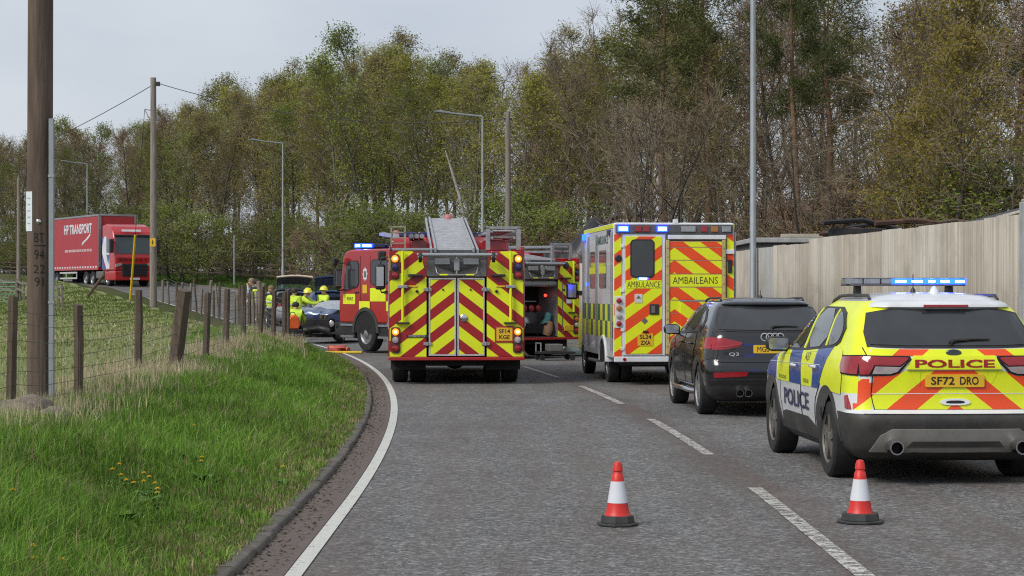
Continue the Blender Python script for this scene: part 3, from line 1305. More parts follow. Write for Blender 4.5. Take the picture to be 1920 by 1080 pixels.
KIND = {
    'birch_a': ('birch_tree', 'tall birch with drooping yellow green spring leaves', 'tree'),
    'birch_b': ('leafy_tree', 'slender tree in fresh green spring leaf', 'tree'),
    'alder': ('alder_tree', 'olive brown tree with sparse opening leaves', 'tree'),
    'bare_a': ('bare_tree', 'bare reddish brown twiggy tree without leaves', 'tree'),
    'bare_b': ('bare_tree', 'bare many stemmed grey brown tree without leaves', 'tree'),
    'ochre': ('ochre_tree', 'rounded tree with ochre yellow spring leaves', 'tree'),
    'pine': ('pine_tree', 'tall dark green Scots pine rising above the bare trees', 'tree'),
    'shrub_a': ('shrub', 'dense green hawthorn shrub in the undergrowth', 'shrub'),
    'shrub_b': ('shrub', 'bare brown twiggy shrub in the undergrowth', 'shrub'),
    'shrub_c': ('shrub', 'bright fresh green bush in the undergrowth', 'shrub'),
}
GRP = {'birch_a': 'birches', 'birch_b': 'green trees', 'alder': 'olive trees', 'bare_a': 'reddish bare trees', 'bare_b': 'grey bare trees', 'ochre': 'ochre trees', 'pine': 'pines', 'shrub_a': 'hawthorn shrubs', 'shrub_b': 'bare shrubs', 'shrub_c': 'bright bushes'}


def plant_tree(kind, X, Y, H, rd, wide=1.0, label=None):
    (mt, mc), h0 = TM[kind]
    nm, lab, cat = KIND[kind]
    px_ = 960 + 3700 * X / Y
    reg = 'beyond the red lorry' if px_ < 330 else 'past the long rail fence' if px_ < 640 else 'beyond the fire engines' if px_ < 1090 else 'beyond the ambulance' if px_ < 1390 else 'behind the corrugated fence'
    lab = lab + ' ' + reg
    s = H / h0
    o = thing(nm, label or lab, cat, (X, Y, G(X, Y)), rd.uniform(0, 6.28), None if label else GRP[kind] + ' ' + reg)
    w = s ** .6 * wide * rd.uniform(.9, 1.15)
    o.scale = (w, w, s)
    for n_, m in (('trunk', mt), ('crown', mc)):
        c = bpy.data.objects.new(n_, m)
        link(c, o)
    return o


def ytop(px):
    """height of the wood's skyline: pixel row by pixel column of the photograph (used once to size trees)"""
    return np.interp(px, [-100, 0, 120, 230, 330, 400, 450, 520, 580, 640, 700, 760, 850, 900, 950, 1010, 1080, 1140, 1200, 2100], [245, 238, 222, 226, 208, 185, 140, 128, 125, 100, 62, 92, 88, 118, 112, 110, 85, 60, 5, -60])


def pxof(X, Y):
    return 960 + 3700 * X / Y


rt = random.Random(21)
placed = []


def try_plant(kind, u, v, drop=0.0, wide=1.0, H=None):
    X, Y = xy(u, v)
    px = pxof(X, Y)
    if px < -140 or px > 2060 or Y < 20:
        return
    for a, b in placed:
        if (a - X) ** 2 + (b - Y) ** 2 < 1.6:
            return
    placed.append((X, Y))
    if H is None:
        H = 1.7 + (545 - (ytop(px) + drop)) / 3700 * Y - G(X, Y)
    if H < 2:
        return
    plant_tree(kind, X, Y, H, rt, wide)


def pick(px):
    r = rt.random()
    if px < 250:
        return rt.choice(['alder', 'bare_a', 'birch_b', 'alder', 'bare_b', 'birch_b'])
    if px < 420:
        return rt.choice(['birch_b', 'alder', 'bare_a', 'birch_b', 'birch_a'])
    if px < 660:
        return rt.choice(['birch_a', 'alder', 'birch_a', 'birch_b'])
    if px < 880:
        return rt.choice(['birch_a', 'birch_b', 'birch_a', 'birch_b', 'alder'])
    if px < 1020:
        return rt.choice(['bare_a', 'alder', 'birch_a', 'birch_a'])
    if px < 1320:
        return rt.choice(['bare_b', 'alder', 'alder', 'bare_b', 'birch_a', 'alder'])
    if px < 1600:
        return rt.choice(['bare_b', 'bare_a', 'alder', 'bare_b', 'alder'])
    return rt.choice(['bare_a', 'bare_b', 'bare_b', 'alder', 'ochre', 'bare_a'])


# front, middle and back rows following the outside of the bend
for row, (u0, step, jit, dr) in enumerate(((15.5, 3.6, 1.0, 70), (19, 3.2, 1.3, 25), (24, 3.4, 1.6, 0), (31, 4.2, 2.0, 0))):
    v = 22.0
    while v < 215:
        X, Y = xy(u0, v)
        px = pxof(X, Y)
        if (row == 0 and px > 1040) or (row == 3 and 480 < px < 1100 and rt.random() < .6):
            v += step
            continue
        try_plant(pick(px), u0 + rt.gauss(0, jit), v + rt.gauss(0, .9), dr * rt.random() + rt.uniform(-6, 28))
        v += step * rt.uniform(.75, 1.25) * (1 if v < 80 else .95)
# low undergrowth deeper in the wood
for u0 in (18.5, 23.0, 29.0):
    for v in frange(45, 215, 3.0):
        if 470 < pxof(*xy(u0, v)) < 1500:
            continue
        try_plant(rt.choice(['shrub_b', 'shrub_a', 'shrub_b']), u0 + rt.gauss(0, 1.0), v + rt.gauss(0, .8), H=rt.uniform(1.8, 3.2), wide=1.2)
# the tall pines on the right
for px, d, yt in ((1235, 68, -60), (1330, 76, -90), (1490, 66, -70), (1560, 72, -40), (1905, 62, -60)):
    X = (px - 960) / 3700 * d
    plant_tree('pine', X, d, 1.7 + (545 - yt) / 3700 * d, rt, 1.15)
# the ochre tree standing forward, behind the corrugated fence
for px, d, yt in ((1775, 51, 90), (1690, 53, 230)):
    X = (px - 960) / 3700 * d
    plant_tree('ochre', X, d, 1.7 + (545 - yt) / 3700 * d, rt, 1.0)
for px, d, yt in ((1180, 62, 150), (1290, 60, 170), (1420, 58, 200), (1560, 56, 250), (1640, 58, 300), (1880, 50, 260)):
    X = (px - 960) / 3700 * d
    plant_tree('bare_b', X, d, 1.7 + (545 - yt) / 3700 * d, rt, 1.1)
# shrubs at the foot of the wood
for v in frange(40, 165, 2.8):
    try_plant(rt.choice(['shrub_a', 'shrub_b', 'shrub_a', 'shrub_c', 'shrub_b']), 13.8 + rt.gauss(0, .6), v + rt.gauss(0, .6), H=rt.uniform(2.2, 4.6))
for px, d, h, k in ((690, 96, 5.2, 'shrub_c'), (735, 92, 4.8, 'shrub_a'), (610, 104, 3.9, 'shrub_b'), (975, 88, 5.4, 'shrub_a'), (1010, 86, 4.6, 'shrub_c'), (330, 128, 5.0, 'shrub_c'), (380, 124, 4.4, 'shrub_a'), (230, 140, 5.2, 'shrub_a'), (70, 150, 5.0, 'shrub_a'), (1800, 54, 4.5, 'shrub_a'), (1870, 52, 4.8, 'shrub_c'), (1700, 56, 4.4, 'shrub_b')):
    plant_tree(k, (px - 960) / 3700 * d, d, h, rt, 1.25)
# pale leaning dead birch trunk in front of the wood
lb = MB().tube([(2.0, 0, -.2), (1.75, 0, 1.2), (1.3, .05, 2.8), (.95, .1, 4.2), (.75, .1, 5.3), (.35, .1, 6.6), (.1, .1, 7.4)], [.13, .12, .11, .095, .08, .05, .02], 8)
lb.tube([(.95, .1, 4.2), (1.35, .1, 4.7), (1.75, .15, 5.4), (2.0, .1, 6.0)], [.05, .04, .03, .01], 6)
lb.tube([(1.3, .05, 2.8), (1.0, -.05, 3.5), (.9, -.2, 4.3)], [.04, .03, .01], 6)
o = lb.build('dead_birch', pm('silver_bark', (.36, .34, .31), .9, 0, .3, 4, bmp=.3, bscale=20, dirt=.4), None, 50)
X, Y = (835 - 960) / 3700 * 88, 88.0
o.location = (X - .1, Y, G(X, Y))
tag(o, 'pale leaning dead birch trunk with a forked side branch', 'tree')
# ================================================================ cars
M_RED_LENS = pm('red_lens', (0.30, 0.008, 0.016), .12, 0, .15, 9, coat=.6)
M_CLEAR_LENS = pm('clear_lens', (.42, .36, .37), .12, .2, .2, 14, coat=.6)
M_ORANGE = pm('fluorescent_orange', ORG, .35, 0, .08, 3, coat=.2, dirt=.1)
M_BLUE = pm('police_blue', (.012, .060, .30), .3, 0, .12, 3, coat=.3, dirt=.12)
M_NAVY = pm('navy_lettering', (.020, .022, .085), .4, 0, .1, 8)
M_CLAD = pm('grey_cladding', (.034, .033, .032), .6, 0, .2, 5, bmp=.1, dirt=.45, dirtcol=(.12, .10, .08))
M_SKID = pm('silver_skid', (.30, .29, .27), .45, .3, .12, 4, dirt=.5, dirtcol=(.13, .11, .085))
M_CHROME = pm('chrome', (.60, .60, .61), .15, 1, .05, 9)
M_SEAM = pm('panel_gap', (.010, .010, .011), .8, 0, .2, 9)
M_ALLOY_D = pm('dusty_alloy', (.20, .185, .165), .5, .5, .2, 8, dirt=.5, dirtcol=(.08, .065, .05))
M_ALLOY_S = pm('silver_alloy', (.48, .48, .48), .3, .7, .15, 8, dirt=.3, dirtcol=(.1, .085, .07))
M_SILV = pm('badge_silver', (.62, .63, .64), .3, .25, .05, 9)
BLUE_LIT = emit('blue_beacon_lit', (.003, .020, 1.0), 14.0)
BLUE_HOT = emit('blue_beacon_core', (.30, .48, 1.0), 12.0)
WHITE_SOFT = M_white()


def car_base(root, tab, axles, wr, arch, paint, cls=None, spec=None, wide=.62, warp=None):
    """body with wheel arches cut; returns projector"""
    v, f = slice_body(tab, warp=warp)
    sk = Skin(v, f)
    cut = []
    for x in axles:
        for s in (1, -1):
            cut.append(MB().lathe([(arch, 0), (arch, .8)], (x, s * wide, wr + .02), (0, s, 0), 36))
    v, f, m = bool_cut(v, f, cut)
    keys = []
    for q, mi in zip(f, m):
        if mi == 1:
            c_ = fcen(v, q)
            keys.append('well%d%d' % (c_[0] > sum(axles) / 2, c_[1] > 0))
        else:
            keys.append(cls(*fcen(v, q)) if cls else 'body')
    sp = {'body': ('body', paint)}
    for k in ('00', '01', '10', '11'):
        sp['well' + k] = ('wheel_arch', M_dark())
    if spec:
        sp.update(spec)
    split_build(v, f, keys, sp, root)
    return sk


def ring_poly(cx, cz, r0, r1, a0, a1, n=20):
    p = [(cx + r1 * math.cos(R_(a0 + (a1 - a0) * i / n)), cz + r1 * math.sin(R_(a0 + (a1 - a0) * i / n))) for i in range(n + 1)]
    q = [(cx + r0 * math.cos(R_(a0 + (a1 - a0) * i / n)), cz + r0 * math.sin(R_(a0 + (a1 - a0) * i / n))) for i in range(n + 1)]
    return p + q[::-1]


def mirror_cap(root, x, y, z, s, mat, glass):
    v, f = slice_body([(-.075, .02, .10, .06, .02, .02, 0, 0, 0), (-.05, .0, .13, .115, .04, .05, 0, .02, 0), (.03, .0, .14, .125, .04, .06, 0, .02, 0), (.075, .02, .11, .08, .03, .04, 0, 0, 0)], .03)
    v = [(p[0] + x, p[1] + y + s * .10, p[2] + z) for p in v]
    o = mesh_obj('door_mirror', v, f, mat, root, None, 40)
    mesh_obj('mirror_glass', [(x - .004, y + s * .1 + a, z + b) for a, b in rrect(-.10, .10, -.055, .06, .03)], [tuple(range(20))], glass, o)
    MB().tube([(x + .06, y - s * .04, z - .06), (x + .06, y + s * .04, z - .05)], .025, 6).build('mirror_arm', M_black(), o, 40)
    return o


def side_pair(fn):
    for s, ax in ((1, 'left'), (-1, 'right')):
        fn(s, ax)


# ---------------------------------------------------------------- police car
def police_car():
    root = thing('police_car', 'police patrol car with yellow and blue squares and lit blue light bar on its roof', 'police car', (3.86, 17.1, 0), R_(90 + 3.0))
    #      z    xr   xf    w    rr   rf   br   bf   sb
    tab = [(.22, .30, 4.30, .78, .16, .40, .06, .15, .03),
           (.30, .10, 4.48, .87, .18, .45, .08, .18, .03),
           (.45, .03, 4.56, .915, .20, .50, .09, .20, .03),
           (.58, .00, 4.60, .935, .22, .50, .09, .22, .03),
           (.63, .02, 4.59, .938, .22, .50, .09, .22, .03),
           (.66, .075, 4.58, .94, .22, .50, .075, .22, .035),
           (.80, .10, 4.54, .94, .24, .50, .075, .22, .04),
           (.93, .105, 4.42, .938, .25, .50, .07, .22, .045),
           (1.02, .10, 4.15, .930, .26, .52, .07, .20, .05),
           (1.08, .10, 3.75, .918, .27, .52, .07, .18, .05),
           (1.13, .12, 3.40, .900, .27, .50, .07, .16, .05),
           (1.20, .165, 3.20, .872, .27, .46, .07, .16, .05),
           (1.35, .285, 2.90, .815, .26, .42, .07, .16, .055),
           (1.48, .395, 2.62, .755, .25, .40, .07, .15, .06),
           (1.55, .44, 2.45, .700, .27, .40, .08, .15, .07),
           (1.605, .50, 2.28, .64, .30, .38, .10, .15, .08),
           (1.65, .62, 2.05, .53, .30, .34, .12, .14, .1),
           (1.678, .85, 1.80, .36, .24, .24, .1, .1, .1),
           (1.685, 1.1, 1.60, .15, .1, .1, .05, .05, .1)]

    def cls(x, y, z):
        if z < .625 and x < .62:
            return 'bumper'
        if z < .335 + .0 * x and .6 < x < 4.0:
            return 'sill'
        if z < .5 and x > 4.0:
            return 'front_bumper'
        if 1.135 < z < 1.60 and abs(y) > .50 and x < 2.72 and not (x < .46 and abs(y) < .70):
            return 'wrap'
        if .80 < z < 1.135 and abs(y) > .70 and .20 < x < .95:
            return 'wrap'
        if .655 < z < .935 and x < .20 and abs(y) > .715:
            return 'quarter' if y > 0 else 'quarter_r'
        return 'body'
    W = M_white()
    chev = chevron('police_chevrons', ORG, YEL, .8, .42, .774, 1, .35, 0, 0, .15)
    sk = car_base(root, tab, (1.02, 3.73), .355, .405, W, cls, {'wrap': ('livery_wrap', M_yellow()), 'quarter': ('quarter_chevrons', chev), 'quarter_r': ('quarter_chevrons', chev), 'bumper': ('rear_bumper', M_CLAD), 'sill': ('sill', M_CLAD), 'front_bumper': ('front_bumper', M_CLAD)}, wide=.60)
    Y_, G_ = M_yellow(), M_glass()

    def side(s, ax):
        # cladding round the arches and along the sill
        for x in (1.02, 3.73):
            sk.patch('arch_cladding', M_CLAD, root, ax, ring_poly(x, .375, .40, .462, -8 if x > 2 else -2, 188 if x > 2 else 182), .008, .07)
        sk.patch('sill_cladding', M_CLAD, root, ax, [(1.50, .31), (3.27, .31), (3.22, .37), (3.16, .47), (2.95, .50), (1.85, .50), (1.52, .42)], .007, .1)
        # doors
        for pts in ([(3.12, .42), (3.20, .62), (3.18, 1.05), (2.16, 1.10), (2.13, .42)], [(2.11, .42), (2.14, 1.10), (1.20, 1.14), (1.16, .95), (1.46, .70), (1.56, .42)]):
            d = sk.patch('door', W, root, ax, pts, .003, .1)
            x0 = min(p[0] for p in pts)
            x1 = max(p[0] for p in pts)
            hx = 2.42 if x0 > 2 else 1.50
            hz = .965 if x0 > 2 else .985
            hp = [sk.pt(ax, hx + .10, hz, .012), sk.pt(ax, hx + .05, hz + .004, .035), sk.pt(ax, hx - .05, hz + .004, .035), sk.pt(ax, hx - .10, hz, .012)]
            MB().tube(hp, .014, 7).build('door_handle', W, d, 50)
            sk.line('door_gap', M_SEAM, d, ax, pts + [pts[0]], .0045, .003)
        # livery blocks
        blocks = [(M_yellow(), [(4.42, .80), (4.30, .98), (4.12, 1.03), (4.10, .80)]),
                  (M_BLUE, [(4.09, .84), (4.09, 1.035), (3.42, 1.085), (3.40, .80), (3.95, .80)]),
                  (M_yellow(), [(3.39, .79), (3.41, 1.085), (2.74, 1.115), (2.70, .79)]),
                  (M_BLUE, [(2.69, .79), (2.73, 1.115), (2.17, 1.135), (2.11, .79)]),
                  (M_yellow(), [(2.10, .79), (2.16, 1.135), (1.52, 1.155), (1.64, .79)]),
                  (M_BLUE, [(1.63, .79), (1.51, 1.155), (.93, 1.19), (1.16, .98), (1.28, .86), (1.34, .79)]),
                  (M_yellow(), [(1.27, .85), (1.15, .975), (.92, 1.19), (.74, 1.20), (.60, 1.165), (.56, 1.14), (.55, .965), (.46, .93), (.48, .78), (1.18, .80)])]
        for m, p in blocks:
            sk.patch('livery_block', m, root, ax, p, .0065, .08, skirt=False)
        # pale keylines between blocks
        for a, b in (((4.095, .84), (4.10, 1.03)), ((3.395, .80), (3.415, 1.085)), ((1.635, .79), (1.515, 1.155)), ((3.9, .96), (1.3, 1.01))):
            sk.line('livery_keyline', W, root, ax, [a, b], .004, .006)
        # yellow pillars and roof edge
        pil = [(.62, 1.21), (.93, 1.19), (.80, 1.25), (.79, 1.36), (1.00, 1.485), (1.25, 1.535), (2.15, 1.535), (2.45, 1.515), (2.80, 1.36), (2.86, 1.38), (2.50, 1.565), (2.10, 1.605), (1.10, 1.607), (.75, 1.585), (.62, 1.51), (.56, 1.42), (.50, 1.25)]
        # glass with black surround
        sk.patch('window_surround', M_black(), root, ax, [(3.05, 1.10), (2.0, 1.125), (.93, 1.185), (.79, 1.235), (.775, 1.36), (1.0, 1.497), (1.25, 1.545), (2.15, 1.545), (2.46, 1.525), (2.78, 1.37)], .009, .07)
        for nm, p in (('front_window', [(2.96, 1.12), (2.17, 1.14), (2.17, 1.525), (2.42, 1.508), (2.74, 1.355)]), ('rear_window', [(2.05, 1.145), (1.28, 1.185), (1.34, 1.525), (2.05, 1.525)]), ('quarter_window', [(1.19, 1.19), (.92, 1.21), (.82, 1.25), (.81, 1.35), (1.02, 1.475), (1.25, 1.515)])):
            sk.patch(nm, G_, root, ax, chaikin(p, 1), .014, .07)
        sk.patch('pillar_stripe', Y_, root, ax, [(2.145, 1.14), (2.075, 1.142), (2.075, 1.525), (2.145, 1.525)], .0145, .07)
        sk.patch('pillar_stripe', Y_, root, ax, [(1.255, 1.188), (1.205, 1.19), (1.265, 1.518), (1.315, 1.524)], .0145, .07)
        # roof rails
        rp = [Vector((x, s * (.60 if x > 1 else .585), 0)) for x in (.78, .86, 1.1, 1.5, 1.9, 2.2, 2.28)]
        for k, p in enumerate(rp):
            q = sk.pt('top', p.x, p.y)
            p.z = q.z + (-.0 if k in (0, len(rp) - 1) else .035)
        MB().tube(rp, .016, 7).build('roof_rail', M_CLAD, root, 50)
        # fuel flap outline, sill step, marks
        sk.text('side_lettering', 'POLICE', M_NAVY, root, ax, 2.36, .645, 1.22, .165, .010, .02)
        sk.text('small_lettering', 'POLICE SCOTLAND', M_ink_s, root, ax, 3.05, .83, .40, .035, .010, .01)
        sk.text('small_lettering', 'POILEAS ALBA', M_ink_s, root, ax, 1.86, .84, .24, .04, .010, .01)
        sk.text('small_lettering', 'AB7', M_ink_s, root, ax, 1.86, 1.07, .24, .075, .010, -.01)
        for x in (1.02, 3.73):
            wheel(root, x, s * (.935 - .12), .355, .235, .235, s, 5, 'car', M_ALLOY_D)
        mirror_cap(root, 2.98, s * .90, 1.16, s, M_black(), M_CHROME)
        # side piece of the lamps
        sk.patch('reflector', M_RED_LENS, root, ax, [(.215, .665), (.30, .665), (.335, .775), (.29, .785)], .010, .05)
        sk.patch('lamp_bezel', M_SEAM, root, ax, [(.195, .955), (.50, .965), (.54, 1.02), (.52, 1.125), (.195, 1.135)], .008, .06)
        sk.patch('tail_lamp', M_RED_LENS, root, ax, [(.20, .968), (.48, .978), (.515, 1.02), (.50, 1.112), (.20, 1.122)], .014, .06)
    M_ink_s = M_ink()
    side_pair(side)
    # ---- tail
    sk.patch('window_surround', M_black(), root, 'rear', [(.735, 1.205), (.40, 1.195), (-.40, 1.195), (-.735, 1.205), (-.735, 1.33), (-.675, 1.50), (-.4, 1.555), (.4, 1.555), (.675, 1.50), (.735, 1.33)], .006, .08)
    sk.patch('rear_screen', G_, root, 'rear', [(.705, 1.225), (.40, 1.215), (-.40, 1.215), (-.705, 1.225), (-.70, 1.33), (-.645, 1.485), (-.38, 1.53), (.38, 1.53), (.645, 1.485), (.70, 1.33)], .011, .08)
    sk.patch('tailgate_chevrons', chev, root, 'rear', [(.71, 1.13), (.71, 1.193), (.4, 1.185), (-.4, 1.185), (-.71, 1.193), (-.71, 1.13)], .006, .08, skirt=False)
    sk.patch('tailgate_chevrons', chev, root, 'rear', [(.70, .665), (.72, .80), (.70, .955), (.55, .955), (.42, 1.005), (-.42, 1.005), (-.55, .955), (-.70, .955), (-.72, .80), (-.70, .665)], .006, .08, skirt=False)
    for s in (1, -1):
        # lamps
        sk.patch('lamp_bezel', M_SEAM, root, 'rear', [(s * .815, .955), (s * .815, 1.133), (s * .385, 1.125), (s * .375, 1.10), (s * .48, .985), (s * .55, .96)][::-s], .009, .06)
        t = sk.patch('tail_lamp', M_RED_LENS, root, 'rear', [(s * .81, .968), (s * .81, 1.121), (s * .41, 1.112), (s * .405, 1.10), (s * .48, 1.045), (s * .70, 1.05), (s * .74, .968)][::-s], .015, .06)
        sk.patch('reversing_lens', M_CLEAR_LENS, t, 'rear', [(s * .715, .975), (s * .69, 1.04), (s * .47, 1.035), (s * .43, 1.07), (s * .50, .995), (s * .56, .975)][::-s], .017, .06)
        # exhaust
        ex = MB()
        ex.lathe([(.05, -.10), (.062, -.10), (.066, .12), (.056, .12), (.05, -.0)], (.02, s * .55, .345), (1, 0, 0), 22, close=False)
        ex.build('exhaust_tip', M_CHROME, root, 40)
        MB().lathe([(.052, 0), (.052, .01)], (.02, s * .55, .345), (1, 0, 0), 22).build('exhaust_bore', M_dark(), root)
    # boot strip with lettering
    st = sk.patch('tailgate_strip', Y_, root, 'rear', [(.42, 1.015), (.36, 1.125), (-.36, 1.125), (-.42, 1.015)], .022, .08)
    sk.text('rear_lettering', 'POLICE', pm('red_lettering', (.32, .012, .012), .4), st, 'rear', 0, 1.062, .70, .065, .0245, .03)
    # pressing round the plate
    sk.patch('plate_recess', pm('grey_white', (.40, .41, .42), .3, 0, .06, 4, coat=.3), root, 'rear', [(.50, 1.0), (.30, .86), (-.30, .86), (-.50, 1.0)], .004, .08)
    for s in (1, -1):
        sk.patch('tailgate_chevrons', chev, root, 'rear', [(s * .34, .90), (s * .30, .86), (s * .30, .99), (s * .38, .99)][::s], .008, .08, skirt=False)
    pl = sk.patch('number_plate', M_plate(), root, 'rear', rrect(-.26, .26, .86, .972, .012), .020, .2)
    sk.text('plate_text', 'SF72', M_ink(), pl, 'rear', .108, .916, .205, .072, .0225, .015)
    sk.text('plate_text', 'DRO', M_ink(), pl, 'rear', -.125, .916, .165, .072, .0225, .015)
    bd = MB().lathe([(.036, 0), (.036, .02), (.030, .026)], (0, 0, 0), (-1, 0, 0), 24).build('badge', pm('badge_oval', (.06, .07, .09), .3, .3), root, 40)
    p = sk.pt('rear', 0, 1.158, 0)
    bd.location = (p.x + .003, 0, 1.158)
    bd.scale = (1, 1.9, .85)
    hp = sk.patch('tailgate_handle', W, root, 'rear', chaikin([(.14, .70), (.12, .76), (-.12, .76), (-.14, .70)], 2), .018, .08)
    sk.patch('handle_recess', M_SEAM, hp, 'rear', chaikin([(.085, .715), (.075, .742), (-.075, .742), (-.085, .715)], 1), .0205, .08)
    sk.line('tailgate_gap', M_SEAM, root, 'rear', [(.77, 1.20), (.71, 1.0), (.725, .80), (.70, .655), (-.70, .655), (-.725, .80), (-.71, 1.0), (-.77, 1.20)], .005, .004)
    sk.line('tailgate_crease', W, root, 'rear', [(.72, .80), (0, .805), (-.72, .80)], .004, .006)
    sk.patch('bumper_step', W, root, 'rear', [(.80, .628), (.80, .655), (-.80, .655), (-.80, .628)], .010, .08)
    # skid plate
    sp_ = sk.patch('skid_plate', M_SKID, root, 'rear', [(.74, .30), (.66, .44), (.56, .50), (-.56, .50), (-.66, .44), (-.74, .30), (-.47, .30), (-.50, .33), (-.60, .40), (-.48, .41), (-.42, .33), (.42, .33), (.48, .41), (.60, .40), (.50, .33), (.47, .30)], .014, .06)
    sk.patch('skid_slot', M_CLAD, sp_, 'rear', [(.43, .345), (.38, .395), (-.38, .395), (-.43, .345)], .017, .06)
    # spoiler
    v, f = slice_body([(1.535, .40, .75, .60, .2, .2, .12, 0, .02), (1.555, .375, .80, .635, .2, .2, .13, 0, .02), (1.59, .395, .85, .61, .2, .2, .13, 0, .02), (1.618, .50, .85, .53, .2, .2, .13, 0, .02)], .02)
    spo = mesh_obj('spoiler', v, f, W, root, None, 40)
    MB().box(.366, .39, -.20, .20, 1.552, 1.576).build('brake_light', M_RED_LENS, spo, None, .004)
    # wiper
    q = [sk.pt('rear', y, z, .022) for y, z in ((.02, 1.228), (-.02, 1.25), (-.20, 1.262), (-.34, 1.262))]
    MB().tube(q, [.022, .016, .010, .006], 7).build('wiper', M_black(), root, 50)
    # aerials on the roof
    z = sk.pt('top', .95, 0).z
    MB().lathe([(.045, -.02), (.04, .02), (.018, .055), (.008, .062)], (.95, -.05, z), (0, 0, 1), 14).build('roof_aerial', W, root, 50)
    MB().lathe([(.03, -.02), (.02, .03), (.006, .05), (.004, .17)], (1.05, .12, z), (0, 0, 1), 10).build('roof_aerial', M_black(), root, 50)
    # light bar
    zb = 1.745
    lb = MB().prism(rrect(-.60, .60, 1.75, 2.03, .12, 5), 'z', zb, zb + .018)
    lb.v = [(p[1], p[0], p[2]) for p in lb.v]
    bar = lb.build('light_bar', pm('bar_grey', (.10, .10, .11), .4, .2, .2, 9), root, 40, .004)
    mb = MB().prism(rrect(-.59, .59, 1.76, 2.02, .11, 5), 'z', zb + .070, zb + .080)
    mb.v = [(p[1], p[0], p[2]) for p in mb.v]
    mb.build('bar_lid', pm('bar_lid_grey', (.22, .23, .25), .35, .1, .2, 9), bar, 40, .004)
    for k, (y0, y1) in enumerate(((.58, .42), (.41, .25), (.24, .14), (.13, -.02), (-.03, -.18), (-.19, -.30), (-.31, -.44), (-.45, -.585))):
        m = pm('lens_off', (.25, .26, .30), .15, .1, .2, 20, coat=.5) if k < 3 else BLUE_LIT
        MB().box(1.765, 2.015, y0, y1, zb + .018, zb + .070).build('bar_lens', m, bar, None, .006)
        if k >= 3:
            MB().box(1.755, 1.764, y0 - .022, y1 + .022, zb + .034, zb + .054).build('lamp_core', BLUE_HOT, bar, None, .004)
    for s in (1, -1):
        MB().prism([(1.80, 1.60), (1.98, 1.60), (1.95, zb), (1.83, zb)], 'y', s * .42, s * .47).build('bar_foot', M_black(), bar, None, .004)
    # underside
    MB().box(.35, 4.2, -.72, .72, .20, .30).build('underbody', M_dark(), root, None, .02)
    for x in (1.02, 3.73):
        MB().cyl((x, -.74, .33), (x, .74, .33), .05, n=10).build('axle', M_dark(), root)
    return root


police_car()


